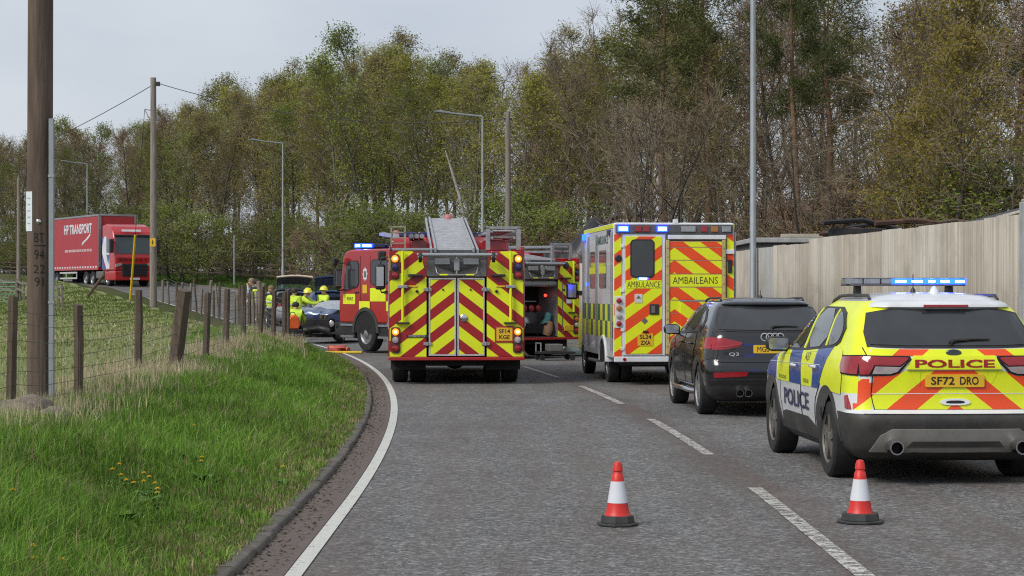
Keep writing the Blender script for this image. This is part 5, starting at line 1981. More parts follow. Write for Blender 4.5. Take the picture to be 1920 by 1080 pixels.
# ================================================================ ambulance
def ambulance():
    root = thing('ambulance', 'box bodied ambulance with orange and yellow chevron rear and lit blue lamps', 'ambulance', (2.91, 35.4, 0), R_(90 + 5.0))
    W = pm('ambulance_white', (.70, .72, .75), .3, 0, .05, 3, coat=.4, dirt=.22)
    SIDE = pm('ambulance_grey_side', (.60, .62, .64), .45, 0, .06, 3, coat=.5, dirt=.25)
    GRN = pm('ambulance_green', (.030, .12, .085), .35, 0, .1, 3, coat=.2, dirt=.12)
    CH = chevron('ambulance_chevrons', ORG, YEL, .72, .44, .386, 1, .35, 0, 0, .10, .5)
    ALU, BLK = M_alu(), M_black()
    hw = 1.095
    MB().prism(rrect(-hw, hw, .50, 2.92, .05, 4), 'x', .03, 4.3).build('box_body', W, root, 40, .01)
    MB().box(.0, .06, -hw + .01, hw - .01, .42, .52).build('rear_bumper', W, root, None, .015)
    # ---- rear
    for s in (1, -1):
        MB().box(.012, .03, s * .955, s * (hw - .012), .52, 2.71).build('corner_chevrons', CH, root)
    # left door
    MB().box(-.004, .03, .935, .165, .54, 2.71).build('door_surround', W, root, None, .01)
    dr = MB().box(-.016, -.002, .885, .225, .57, 2.67).build('rear_door', CH, root, None, .004)
    MB().prism(rrect(.36, .80, 1.93, 2.62, .08), 'x', -.024, -.014).build('window_seal', BLK, dr)
    MB().prism(rrect(.385, .775, 1.955, 2.595, .07), 'x', -.028, -.020).build('rear_window', M_glass(), dr)
    MB().box(-.020, -.014, .875, .235, 1.74, 1.885).build('word_band', M_yellow(), dr)
    rear_text('rear_lettering', 'AMBULANCE', pm('dark_green_ink', (.09, .075, .012), .5), dr, .555, 1.812, .60, .11, -.0225, 0.0)
    MB().box(-.024, -.014, .72, .58, 1.48, 1.64).build('notice', pm('notice_white', (.6, .6, .58), .5, 0, .05, 9), dr, None, .004)
    MB().prism([(.69, 1.56), (.61, 1.56), (.65, 1.62)][::-1], 'x', -.027, -.023).build('notice_symbol', M_GREYP, dr)
    MB().box(-.035, -.014, .45, .28, 1.27, 1.46).build('handle_box', BLK, dr, None, .012)
    MB().box(-.045, -.034, .42, .35, 1.30, 1.43).build('door_handle', M_GREYP, dr, None, .006)
    MB().prism([(.54, 1.10), (.60, 1.16), (.54, 1.22), (.48, 1.16)], 'x', -.022, -.014).build('hazard_diamond', M_GREYP, dr)
    pl = MB().box(-.026, -.014, .665, .385, .71, .93).build('number_plate', M_plate(), dr, None, .005)
    rear_text('plate_text', 'SL24', M_ink(), pl, .525, .875, .21, .075, -.0285, .02)
    rear_text('plate_text', 'ZXA', M_ink(), pl, .525, .768, .18, .075, -.0285, .02)
    MB().box(-.05, -.014, .57, .48, .95, .985).build('plate_lamp', BLK, dr, None, .006)
    bl = MB().box(-.03, -.014, .66, .48, 1.895, 1.935).build('repeater', BLUE_LIT, dr, None, .004)
    MB().box(-.034, -.029, .64, .50, 1.903, 1.927).build('lamp_core', BLUE_HOT, bl)
    for z in (.66, 1.0, 1.7, 2.5):
        MB().box(-.02, .012, .90, .97, z - .03, z + .03).build('hinge', W, root, None, .006)
    lp = MB().prism(rrect(.93, 1.075, 1.03, 1.60, .02), 'x', -.006, .012).build('lamp_panel', W, root, None, .004)
    for z, m in ((1.52, M_RED_LENS), (1.385, pm('amber_lens', (.36, .15, .03), .2, 0, .1, 9, coat=.4)), (1.245, M_CLEAR_LENS), (1.11, M_RED_LENS)):
        lamp(lp, -.005, 1.0, z, .05, m)
    MB().lathe([(.062, 0), (.062, .02), (.045, .035)], (.012, 1.01, 2.28), (-1, 0, 0), 18).build('round_vent', BLK, root, 40)
    MB().lathe([(.03, 0), (.03, .012)], (.0, .90, .47), (-1, 0, 0), 14).build('reflector', M_RED_LENS, root, 40)
    # right: folding tail lift
    MB().box(.0, .03, .14, -.955, .54, 2.71).build('lift_surround', pm('lift_dark', (.06, .055, .05), .6, .2, .2, 9), root, None, .008)
    MB().box(-.03, .01, .12, -.94, 2.62, 2.70).build('lift_header', W, root, None, .01)
    RAIL = pm('cream_rail', (.50, .40, .17), .5, 0, .1, 9, dirt=.15)
    for y in (.155, -.865):
        rl = MB().box(-.05, .002, y, y - .06, .56, 2.61).build('lift_rail', RAIL, root, None, .006)
        for k in range(12):
            MB().lathe([(.009, 0), (.007, .006)], (-.05, y - .03, .70 + .16 * k), (-1, 0, 0), 8).build('rivet', BLK, rl)
    zs = [.60, .83, 1.06, 1.29, 1.53, 1.765, 2.0, 2.245, 2.48, 2.585]
    for a, b in zip(zs[:-1], zs[1:]):
        sl = MB().box(-.03, -.003, .09, -.86, a + .005, b - .004).build('lift_slat', M_yellow() if abs(a - 1.765) < .01 else CH, root, None, .004)
        MB().box(-.034, -.030, .085, -.855, b - .006, b + .002).build('slat_edge', pm('slat_edge_pale', (.55, .32, .22), .5, 0, .2, 9), sl)
    rear_text('rear_lettering', 'AMBAILEANS', bpy.data.materials['dark_green_ink'], root, -.375, 1.885, .82, .125, -.0325, 0.0)
    MB().box(-.06, -.03, -.10, -.62, .75, 1.52).build('lift_flap', CH, root, None, .006)
    MB().box(-.064, -.056, -.09, -.63, 1.505, 1.53).build('flap_edge', ALU, root)
    MB().box(-.02, .012, -.975, -1.05, 2.02, 2.26).build('latch', BLK, root, None, .01)
    MB().box(-.02, .012, -.93, -1.09, 2.36, 2.44).build('latch_plate', W, root, None, .006)
    # header light bar
    hb = MB().box(-.03, .05, 1.06, -1.07, 2.73, 2.875).build('header_bar', pm('header_grey', (.10, .10, .11), .5, .1, .2, 9), root, None, .012)
    MB().box(-.035, .05, 1.07, -1.08, 2.878, 2.905).build('header_edge', W, hb, None, .008)
    cl = pm('header_clear', (.30, .32, .34), .2, .2, .3, 20, coat=.4)
    for y0, y1, m, hot in ((1.03, .83, BLUE_LIT, True), (.72, .60, M_RED_LENS, False), (.57, .45, M_RED_LENS, False), (.32, .13, BLUE_LIT, True), (-.12, -.38, cl, False), (-.48, -.60, M_RED_LENS, False), (-.66, -.79, pm('amber_lens', (.36, .15, .03), .2), False), (-.86, -1.02, cl, False)):
        ln = MB().box(-.05, -.028, y0, y1, 2.755, 2.855).build('header_lamp', m, hb, None, .006)
        if hot:
            MB().box(-.056, -.049, y0 - .025, y1 + .025, 2.775, 2.838).build('lamp_core', BLUE_HOT, ln)
    MB().box(0, .06, .02, -.07, 2.91, 2.98).build('camera_box', W, root, None, .01)
    # ---- sides
    for s in (1, -1):
        y = s * hw
        MB().box(.06, 4.25, y - s * .004, y + s * .006, .50, .84).build('side_skirt', SIDE, root, None, .004)
        for r_, (z0, z1) in enumerate(((.845, 1.145), (1.15, 1.45))):
            for k in range(12):
                x0 = .10 + .345 * k
                MB().box(x0 + .003, x0 + .342, y, y + s * .005, z0, z1).build('livery_block', M_yellow() if (k + r_) % 2 else GRN, root)
        MB().box(.06, 4.25, y, y + s * .004, 1.455, 2.80).build('side_panel', SIDE, root)
        MB().box(.06, 4.25, y - s * .02, y + s * .012, 2.82, 2.90).build('roof_edge', M_yellow(), root, None, .006)
        for x0, x1, z0, z1 in ((.95, 1.9, 1.75, 2.45), (2.4, 3.3, 1.75, 2.45)):
            MB().prism(rrect(x0, x1, z0, z1, .08), 'y', y, y + s * .014).build('side_window', M_glass(), root)
            MB().box(x0, x1, y + s * .014, y + s * .017, 2.02, 2.15).build('window_stripe', M_yellow(), root)
        for x in (.10, 2.2, 3.4, 4.2):
            MB().cyl((x, y + s * .03, .62), (x, y + s * .03, 2.76), .018, n=8).build('side_rail', ALU, root, 40)
        rear_t = text_on('side_lettering', 'AMBULANCE', GRN, root, lambda a, b: (2.2 - a if s > 0 else .7 + a, y + s * .008, 2.56 + b), 1.5, .16)
        MB().box(3.9, 4.15, y, y + s * .06, 2.70, 2.82).build('side_repeater', BLUE_LIT, root, None, .01)
        MB().box(.35, .6, y, y + s * .05, 2.70, 2.80).build('side_repeater', M_BLUE_OFF, root, None, .01)
        if s > 0:
            rp = MB().box(3.45, 3.7, y, y + s * .05, 1.80, 1.86).build('side_repeater', BLUE_LIT, root, None, .01)
        for yy in (.93, .70):
            wheel(root, 1.4, s * yy, .355, .2, .2, s, style='truck')
        wheel(root, 5.35, s * .86, .355, .22, .21, s, style='truck')
        MB().prism(ring_poly(1.4, .40, .42, .48, 0, 180, 14), 'y', s * .80, s * (hw + .03)).build('wheel_surround', W, root, 40)
        MB().prism([(1.4 + .42 * math.cos(R_(a)), .40 + .42 * math.sin(R_(a))) for a in range(0, 181, 12)], 'y', s * (hw - .01), s * (hw + .009)).build('wheel_arch', M_dark(), root)
        MB().box(2.4, 3.4, s * .95, s * 1.13, .34, .39).build('side_step', ALU, root, None, .008)
        mr = MB().box(5.05, 5.18, s * 1.13, s * 1.36, 1.52, 1.86).build('mirror', BLK, root, None, .04, 3)
        MB().box(5.035, 5.052, s * 1.16, s * 1.33, 1.56, 1.82).build('mirror_glass', M_CHROME, mr, None, .004)
        MB().box(5.08, 5.16, s * .95, s * 1.15, 1.60, 1.70).build('mirror_arm', BLK, mr, None, .01)
    # cab
    prof = [(4.25, .45), (6.35, .45), (6.42, .70), (6.40, 1.05), (6.20, 1.22), (5.65, 1.38), (5.02, 2.25), (4.75, 2.40), (4.25, 2.45)]
    MB().prism(prof, 'y', -.96, .96).build('cab', M_yellow(), root, None, .06, 3)
    for s in (1, -1):
        MB().prism([(4.42, 1.40), (5.50, 1.40), (5.02, 2.14), (4.42, 2.22)][::1], 'y', s * .955, s * .972).build('cab_window', M_glass(), root)
        MB().prism([(5.35 + .42 * math.cos(R_(a)), .36 + .42 * math.sin(R_(a))) for a in range(0, 181, 12)], 'y', s * .955, s * .968).build('wheel_arch', M_dark(), root)
    MB().prism([(4.1, 2.90), (4.95, 2.42), (4.3, 2.40), (4.1, 2.40)], 'y', -.95, .95).build('roof_fairing', W, root, None, .03)
    MB().box(4.25, 4.55, -.8, .8, 2.92, 3.02).build('front_beacon_bar', M_BLUE_OFF, root, None, .03)
    # underside
    MB().box(.3, 6.0, -.45, .45, .36, .50).build('chassis', M_dark(), root, None, .02)
    MB().box(.05, .35, -.95, .95, .36, .43).build('lift_base', M_dark(), root, None, .01)
    MB().cyl((1.4, -.9, .355), (1.4, .9, .355), .07, n=10).build('rear_axle', M_dark(), root, 40)
    MB().cyl((5.35, -.86, .355), (5.35, .86, .355), .06, n=10).build('front_axle', M_dark(), root, 40)
    return root


ambulance()
# ================================================================ poles, lamps, fences
WOOD_P = pm('creosote_wood', (.118, .082, .062), .85, 0, .35, 5, bmp=.6, bscale=9, stretch=(3, 3, .25), dirt=.6, dirtcol=(.040, .028, .023))
WOOD_G = pm('weathered_wood', (.19, .165, .135), .9, 0, .3, 6, bmp=.5, bscale=10, stretch=(3, 3, .4), dirt=.3)
WOOD_B = pm('brown_post_wood', (.095, .068, .048), .9, 0, .35, 6, bmp=.5, bscale=10, stretch=(3, 3, .4), dirt=.35, dirtcol=(.06, .055, .04))
WOOD_L = pm('grey_pole_wood', (.24, .205, .175), .9, 0, .3, 5, bmp=.4, bscale=9, stretch=(3, 3, .3), dirt=.3)
GALV = pm('lamp_post_grey', (.30, .33, .35), .5, .35, .08, 5, dirt=.15)
WIRE = pm('wire_grey', (.22, .22, .21), .5, .6, .2, 9)
CABLE = pm('black_cable', (.03, .03, .032), .6, 0, .2, 9)


def pole(name, label, X, Y, h, r0, r1, mat, n=20):
    z = G(X, Y)
    root = thing(name, label, 'pole', (X, Y, z))
    MB().tube([(0, 0, -.3), (0, 0, h * .33), (.01, 0, h * .66), (0, 0, h)], [r0, r0 * .97, (r0 + r1) / 2, r1], n).build('shaft', mat, root, 50)
    return root, z


# the big telegraph pole by the bank
bp, bz = pole('telegraph_pole', 'thick dark brown telegraph pole with carved numbers and a paper notice', -5.26, 22.0, 8.5, .145, .13, WOOD_P, 28)


def on_pole(a, z, off):
    # a: distance round the shaft from the side facing the camera (to the right positive)
    th = -math.pi / 2 + math.atan2(5.26, 22.0) * 1.0 + a / .142
    r = .145 - .0015 * z + off
    return (r * math.cos(th), r * math.sin(th), z)


ink = pm('carved_black', (.012, .010, .009), .9, 0, .2, 20)
for t, zc, w, h in (('BT', 2.29 - bz + .0, .105, .10), ('94', 2.10 - bz, .105, .105), ('22', 1.94 - bz, .125, .095), ('91', 1.80 - bz, .095, .10)):
    v, f = text2d(t, w, h, -.012)
    mesh_obj('carved_mark', [on_pole(a - w / 2 - .01, zc + b - h / 2, .003) for a, b in v], f, ink, bp)
MB().add([on_pole(a, z, .003) for z in (2.195 - bz, 2.205 - bz) for a in (-.07, -.02, .03, .07)], [(i, i + 1, 5 + i, 4 + i) for i in range(3)]).build('carved_line', ink, bp)
cols = [-.185 + .012 * i for i in range(9)]
nt_v = [on_pole(a, z, .004 + (.012 if i == 0 else 0)) for z in (2.36 - bz, 2.58 - bz, 2.80 - bz) for i, a in enumerate(cols)]
MB().add(nt_v, [(r * 9 + i, r * 9 + i + 1, r * 9 + 10 + i, r * 9 + 9 + i) for r in range(2) for i in range(8)]).build('paper_notice', pm('paper_notice_white', (.66, .70, .74), .7, 0, .05, 20), bp, 60)
for k in range(5):
    z = 2.44 + .07 * k - bz
    MB().add([on_pole(a, zz, .0065) for zz in (z, z + .012) for a in (-.165, -.14, -.115)], [(0, 1, 4, 3), (1, 2, 5, 4)]).build('notice_print', pm('print_grey', (.35, .37, .40), .7), bp)
dc = on_pole(-.015, 2.465 - bz, -.002)
MB().lathe([(.026, 0), (.026, .008), (.02, .012)], dc, (dc[0], dc[1], 0), 18).build('metal_disc', M_CHROME if 'M_CHROME' in globals() else M_alu(), bp, 40)
# grey metal post clamped beside it
gp = thing('metal_post', 'slim grey metal post standing beside the thick telegraph pole', 'post', (-5.108, 21.9, G(-5.108, 21.9)))
MB().box(-.027, .027, -.027, .027, -.3, 3.25).build('shaft', GALV, gp, None, .004)
for z in (1.2, 2.6):
    MB().box(-.033, .033, -.033, .033, z, z + .03).build('clamp', M_alu(), gp)

p2, z2 = pole('telegraph_pole', 'grey wooden telegraph pole in the field with small yellow warning sign', -14.9, 82.0, 9.55, .15, .115, WOOD_L)
MB().box(-.12, .12, -.155, -.147, 3.70 - z2 - .17, 3.70 - z2 + .17).build('warning_sign', M_plate(), p2)
MB().prism([(-.02, 3.82 - z2), (.05, 3.72 - z2), (.01, 3.70 - z2), (.03, 3.58 - z2), (-.05, 3.69 - z2), (-.01, 3.72 - z2)], 'y', -.159, -.156).build('warning_symbol', ink, p2)
MB().box(.10, .28, -.05, .05, 9.2, 9.38).build('cable_bracket', M_black(), p2, None, .01)
MB().tube([(-.1, 0, 8.2), (-.36, 0, 8.24)], .025, 8).tube([(-.36, 0, 8.24), (-.1, 0, 7.7)], .018, 6).build('stay_arm', M_alu(), p2, 40)
p3, z3 = pole('telegraph_pole', 'slim grey telegraph pole rising beside a street lamp in front of the wood', -.17, 80.0, 8.6, .125, .10, WOOD_L)
MB().box(-.16, .16, -.04, .04, 8.25, 8.35).build('cable_bracket', M_black(), p3, None, .01)
p4, z4 = pole('wooden_pole', 'thin pale wooden pole with pointed top by the distant road', -25.0, 100.0, 6.1, .10, .075, WOOD_L)
MB().lathe([(.075, 0), (.01, .25)], (0, 0, 6.1), (0, 0, 1), 12).build('pointed_cap', WOOD_L, p4, 40)


def cable(label, a, b, sag, r=.016):
    a, b = Vector(a), Vector(b)
    pts = []
    for i in range(25):
        t = i / 24
        p = a.lerp(b, t)
        p.z -= sag * 4 * t * (1 - t)
        pts.append(p)
    o = MB().tube(pts, r, 5).build('overhead_cable', CABLE, None, 60)
    tag(o, label, 'cable')


cable('black cable running from field pole to the pole before the wood', (-14.65, 82, z2 + 9.3), (-.3, 80, z3 + 8.3), .7)
cable('black cable descending left from the field pole', (-15.0, 82, z2 + 9.2), (-29, 100, z2 + 6.1), .35)
# stay wire with its yellow guard
st = thing('stay_wire', 'thin stay wire with bright yellow guard beside the field pole', 'stay wire', (-16.45, 85.0, G(-16.45, 85)))
gz = G(-16.45, 85)
top = Vector((-15.26 + 16.45, 82 - 85, z2 + 8.2 - gz))
MB().tube([(0, 0, -.1), tuple(top)], .012, 5).build('wire', CABLE, st, 50)
d = top.normalized()
MB().tube([tuple(d * .25), tuple(d * 3.2)], .05, 8).build('guard', pm('guard_yellow', (.72, .46, .01), .5, 0, .1, 9), st, 40)


# ---- street lamps
def street_lamp(label, X, Y, h, ang, r0=.075, arm=1.95):
    z = G(X, Y)
    o = thing('street_lamp', label, 'street lamp', (X, Y, z), ang, 'street lamps along the bend')
    MB().tube([(0, 0, -.2), (0, 0, 1.4), (0, 0, 1.45), (0, 0, h)], [r0 * 1.15, r0 * 1.15, r0 * .9, r0 * .65], 14).build('column', GALV, o, 40)
    MB().box(-.05, .05, -r0 * 1.2, -r0 * 1.1, .5, 1.0).build('access_door', GALV, o, None, .004)
    MB().tube([(0, 0, h - .05), (-.06, 0, h - .01), (-arm + .6, 0, h + .10)], [.05, .042, .038], 10).build('arm', GALV, o, 40)
    hd = MB().prism([(-arm + .65, h + .06), (-arm + .60, h + .14), (-arm + .25, h + .20), (-arm, h + .18), (-arm - .02, h + .14), (-arm + .3, h + .10)], 'y', -.13, .13)
    H = hd.build('lamp_head', GALV, o, None, .02)
    MB().add([(-arm + .02, -.10, h + .137), (-arm + .32, -.10, h + .097), (-arm + .32, .10, h + .097), (-arm + .02, .10, h + .137)], [(0, 1, 2, 3)]).build('lamp_glass', pm('lamp_glass_grey', (.55, .6, .62), .2, 0, .05, 9), H)
    return o


street_lamp('grey street lamp column beside the corrugated fence', 5.25, 43.0, 10.0, R_(8), .082)
street_lamp('grey street lamp with slim head beside the slim telegraph pole', -1.19, 80.0, 8.45, R_(10))
street_lamp('grey street lamp rising beyond the crashed cars', -13.0, 112.0, 8.4, R_(18))
street_lamp('grey street lamp rising behind the red lorry', -31.2, 145.0, 8.4, R_(28))
sp1 = thing('sign_post', 'plain grey steel post on the grass before the rail fence', 'post', (-16.6, 118.0, G(-16.6, 118)))
MB().tube([(0, 0, -.2), (0, 0, 3.0)], .055, 10).build('shaft', GALV, sp1, 40)
MB().lathe([(.058, 0), (.02, .05)], (0, 0, 3.0), (0, 0, 1), 10).build('cap', GALV, sp1, 40)
# solar powered warning sign
ss = thing('solar_sign', 'black warning sign on a post with tilted solar panel on top', 'sign', (-7.45, 100.0, G(-7.45, 100)))
MB().tube([(0, 0, -.2), (0, 0, 4.0)], .06, 10).build('post', GALV, ss, 40)
MB().box(-.34, .34, -.12, -.06, 2.35, 3.25).build('sign_board', M_black(), ss, None, .02)
pn = MB().add([(-.42, -.20, 4.38), (.22, -.34, 3.92), (.26, .30, 3.98), (-.38, .34, 4.44), (-.42, -.18, 4.34), (.22, -.32, 3.88), (.26, .32, 3.94), (-.38, .36, 4.40)], [(0, 1, 2, 3), (7, 6, 5, 4), (0, 4, 5, 1), (2, 6, 7, 3), (1, 5, 6, 2), (0, 3, 7, 4)])
pn.build('solar_panel', pm('solar_dark', (.05, .06, .075), .2, .2, .2, 12, coat=.5), ss)
MB().tube([(-.42, -.21, 4.37), (.22, -.35, 3.91), (.26, .31, 3.97), (-.38, .35, 4.43), (-.42, -.21, 4.37)], .025, 5).build('panel_frame', M_alu(), ss, 50)

# ---- field fence: posts of many sizes with wire netting
fence = thing('field_fence', 'old wooden post and wire fence along the field edge', 'fence', (0, 0, 0))
rf = random.Random(5)
POSTS = [(-5.35, 17.0, .12, 1.2, 0), (-5.08, 20.0, .125, 1.22, .02), (-5.09, 23.2, .125, 1.2, 0.0), (-5.34, 28.2, .12, 1.2, 0), (-4.78, 27.9, .235, 1.24, .12), (-4.80, 30.9, .125, 1.16, .03), (-5.02, 34.6, .12, 1.15, .03), (-5.18, 38.1, .125, 1.18, 0), (-5.13, 40.2, .12, 1.16, .05), (-5.16, 42.6, .12, 1.2, .03), (-5.15, 44.6, .12, 1.2, 0), (-5.3, 46.4, .14, 1.35, .02)]
v = 34.0
while v < 76:
    X, Y = xy(-2.25 + rf.gauss(0, .08), v)
    POSTS.append((X, Y, rf.uniform(.09, .14), rf.uniform(1.0, 1.35), rf.gauss(0, .05)))
    v += rf.uniform(1.4, 2.3)
tops = []
for i, (X, Y, w, h, ln) in enumerate(POSTS):
    z = G(X, Y)
    base = z - .3
    mb = MB()
    n = 8
    pts, rr = [], []
    for k, t in enumerate((0, .35, .7, .97, 1)):
        hh = -.3 + (h + .3) * t
        pts.append((ln * max(0, hh), rf.gauss(0, .006), hh))
        rr.append(w / 2 * rf.uniform(.86, 1.0) * (.9 if t == 1 else 1))
    mb.tube(pts, rr, 6)
    o = mb.build('post', WOOD_B if i < 12 and i != 99 else rf.choice([WOOD_G, WOOD_B, WOOD_G]), fence, 45)
    o.location = (X, Y, z)
    o.rotation_euler = (rf.gauss(0, .015), 0, rf.uniform(0, 3))
    if ln:
        o.rotation_euler = (rf.gauss(0, .015), 0, 0)
    tops.append((X, Y, z, h))
# netting: horizontals and verticals, too fine to pick apart
mb = MB()
seq = [t for k, t in enumerate(tops) if k != 3]
order = sorted(seq, key=lambda t: t[1])
for a, b in zip(order[:-1], order[1:]):
    L = math.hypot(a[0] - b[0], a[1] - b[1])
    if L > 6:
        continue
    for q in (.08, .20, .33, .47, .62, .78, .96, 1.08):
        p = [(a[0] + (b[0] - a[0]) * t + .05, a[1] + (b[1] - a[1]) * t - .02, a[2] + (b[2] - a[2]) * t + q - .03 * math.sin(math.pi * t) + rf.gauss(0, .006)) for t in (0, .33, .66, 1)]
        mb.tube(p, .0026 + .00006 * a[1], 3, False)
    n = int(L / .16)
    if a[1] < 48:
        for k in range(1, n):
            t = k / n
            x, y, z = a[0] + (b[0] - a[0]) * t + .05, a[1] + (b[1] - a[1]) * t - .02, a[2] + (b[2] - a[2]) * t
            mb.tube([(x, y, z + .05), (x + rf.gauss(0, .01), y, z + .78)], .0018, 3, False)
o = mb.build('wire_netting', WIRE, fence, 60)
o['kind'] = 'stuff'


def rail_fence(label, u, v0, v1, step, rails, h, mat, ww=.09, name='rail_fence'):
    f = thing(name, label, 'fence', (0, 0, 0))
    vs = frange(v0, v1, step)
    P = []
    for v in vs:
        X, Y = xy(u + rf.gauss(0, .05), v)
        P.append(Vector((X, Y, G(X, Y))))
    for p in P:
        o = MB().box(-ww / 2, ww / 2, -ww / 2, ww / 2, -.2, h + rf.gauss(0, .04)).build('post', mat, f, None, .008)
        o.location = p
        o.rotation_euler = (rf.gauss(0, .03), rf.gauss(0, .03), rf.uniform(0, .4))
    for a, b in zip(P[:-1], P[1:]):
        for q in rails:
            d = (b - a)
            m = a + d * .5
            L = d.length
            o = MB().box(-L / 2, L / 2, -.02, .02, -.05, .05).build('rail', mat, f)
            o.location = m + Vector((0, -.07, q + rf.gauss(0, .02)))
            o.rotation_euler = (0, -math.atan2(d.z, math.hypot(d.x, d.y)) + rf.gauss(0, .008), math.atan2(d.y, d.x))
    return f


rail_fence('long dark three rail wooden fence at the edge of the wood', 12.4, 80, 170, 2.2, (.35, .70, 1.05), 1.2, WOOD_B)
rail_fence('low grey two rail fence between field and the road', -7.0, 70, 104, 2.0, (.55, .95), 1.1, WOOD_G)
# green field gate
gx, gy = -28.6, 98.0
gate = thing('field_gate', 'pale green tubular metal field gate with five bars', 'gate', (gx, gy, G(gx, gy)), R_(4))
GG = pm('gate_green', (.13, .25, .17), .5, .2, .15, 6, dirt=.2)
for k in range(6):
    MB().cyl((0, 0, .18 + .19 * k), (3.9, 0, .18 + .19 * k), .028, n=8).build('bar', GG, gate, 40)
for x in (0, 1.95, 3.9):
    MB().cyl((x, 0, .12), (x, 0, 1.2), .03, n=8).build('upright', GG, gate, 40)
for x in (-.2, 4.1):
    MB().cyl((x, 0, -.3), (x, 0, 1.35), .09, n=10).build('gate_post', WOOD_G, gate, 40)
# broken slanting stay post left of the field pole
bs = MB().tube([(0, 0, -.2), (.95, 0, 1.05)], .075, 8).build('leaning_timber', WOOD_B, None, 45)
X, Y = -20.2, 93.0
bs.location = (X, Y, G(X, Y))
tag(bs, 'dark broken timber leaning beside the low rail fence', 'timber')

# ---- corrugated fence on the right
CORR = []
for nm, c in (('corrugated_cream', (.45, .405, .33)), ('corrugated_grey', (.36, .355, .335)), ('corrugated_stained', (.385, .34, .27)), ('corrugated_pale', (.47, .435, .365))):
    m, nt, b = node_mat(nm)
    co = objco(nt)
    mp = objco(nt, (14, 14, .22))
    n1 = noise(nt, mp, 1.2, 6, .7)
    n2 = noise(nt, co, 1.3, 6, .65)
    cc = ramp(nt, n1, .3, .7, tuple(x * .58 for x in c), tuple(x * 1.15 for x in c))
    cc = mixc(nt, vmath(nt, 'MULTIPLY', ramp(nt, n2, .48, .70), .6), cc, (.22, .19, .15))
    n3 = noise(nt, objco(nt, (2.5, 2.5, 1.2)), 2.2, 7, .7)
    cc = mixc(nt, ramp(nt, n3, .70, .78), cc, (.10, .055, .03))
    nt.links.new(cc, b.inputs['Base Color'])
    b.inputs['Roughness'].default_value = .7
    CORR.append(m)
cf = thing('corrugated_fence', 'tall cream corrugated metal fence stained with rust along the footpath', 'fence', (0, 0, 0))


def fline(Y):
    X0 = 6.75 - .08 * (Y - 26.4)
    if Y <= 46:
        return X0
    u, v = 9.05, (Y - CY)
    # follow the kerb further round
    return X0 - .0028 * (Y - 46) ** 2


Yp = 16.0
rc = random.Random(9)
k = 0
while Yp < 66:
    wd = 1.06
    Y1 = Yp + wd
    a, b = Vector((fline(Yp), Yp, 0)), Vector((fline(Y1), Y1, 0))
    d = (b - a).normalized()
    nrm = Vector((d.y, -d.x, 0))
    zb = G(a.x, a.y) - .02
    sect = 0 if Yp < 37.2 else (1 if 40.4 < Yp < 42.8 else 0)
    zt = (2.70 if Yp < 37.2 else 2.62) + rc.gauss(0, .012) - zb
    tilt = rc.gauss(0, .012) if Yp > 37 else 0
    N = 132
    V, F = [], []
    for i in range(N + 1):
        t = i / N
        p = a + (b - a) * (t * 1.03) - nrm * (.045 * abs(math.sin(t * 6 * math.pi)) ** .3 + (.004 if k % 2 else 0))
        V.append((p.x, p.y, zb))
        V.append((p.x + tilt, p.y, zb + zt + rc.gauss(0, .002)))
    F = [(2 * i, 2 * i + 2, 2 * i + 3, 2 * i + 1) for i in range(N)]
    o = mesh_obj('corrugated_panel', V, F, CORR[sect if sect else rc.choice([0, 0, 2, 3, 0])], cf, None, 80)
    sl = o.modifiers.new('thickness', 'SOLIDIFY')
    sl.thickness = .003
    if k % 3 == 0:
        MB().box(a.x + .04, a.x + .12, a.y - .04, a.y + .04, zb - .2, zb + zt - .1).build('fence_post', M_alu(), cf)
    Yp = Y1
    k += 1
for z in (.6, 2.2):
    MB().tube([(fline(y) + .06, y, z) for y in frange(16, 66, 2)], .03, 4).build('fence_rail', GALV, cf)
cp = thing('concrete_post', 'square pale grey concrete post at the end of the cream corrugated fence', 'post', (6.70, 25.55, G(6.7, 25.55)))
MB().box(-.11, .11, -.11, .11, -.2, 2.75).build('shaft', pm('pale_concrete', (.36, .37, .375), .85, 0, .15, 5, bmp=.3, bscale=30, dirt=.3), cp, None, .015)
MB().box(-.09, .09, -.09, .09, 2.75, 2.79).build('cap', bpy.data.materials['pale_concrete'], cp, None, .015)
# ---- the yard behind it: scrap, beams, a lean-to roof
RUST = pm('rusty_steel', (.10, .055, .04), .85, .2, .4, 7, bmp=.3, bscale=25)
ry = random.Random(14)
sc = thing('scrap_heap', 'heap of rusty scrap metal bars showing over the corrugated fence', 'scrap', (7.3, 39.0, .22))
for k in range(26):
    x0, y0 = ry.uniform(-.9, 1.5), ry.uniform(-1, 1.6)
    L = ry.uniform(.8, 2.0)
    a = ry.gauss(0, .25)
    zz = ry.uniform(2.35, 2.86)
    MB().tube([(x0 - L / 2 * math.cos(a), y0 - .2, zz - ry.uniform(0, .15)), (x0, y0, zz + ry.uniform(-.03, .06)), (x0 + L / 2 * math.cos(a), y0 + .2, zz - ry.uniform(0, .18))], ry.uniform(.02, .06), 6).build('scrap_bar', ry.choice([RUST, M_black(), RUST, WOOD_B]), sc, 40)
MB().add([(-1.3, -1, 0), (2, -1, 0), (2, 1.8, 0), (-1.3, 1.8, 0), (-.8, -.6, 2.4), (1.5, -.6, 2.45), (1.5, 1.4, 2.5), (-.8, 1.4, 2.4)], [(0, 1, 5, 4), (1, 2, 6, 5), (2, 3, 7, 6), (3, 0, 4, 7), (4, 5, 6, 7)]).build('scrap_pile', RUST, sc)
bm_ = thing('steel_beam', 'black square steel tube lying on the scrap heap', 'beam', (6.45, 38.6, 2.82))
MB().box(-.25, .85, -.11, .11, -.10, .10).build('tube', M_black(), bm_, None, .012)
MB().box(-.262, -.25, -.08, .08, -.07, .07).build('end_cap', M_dark(), bm_)
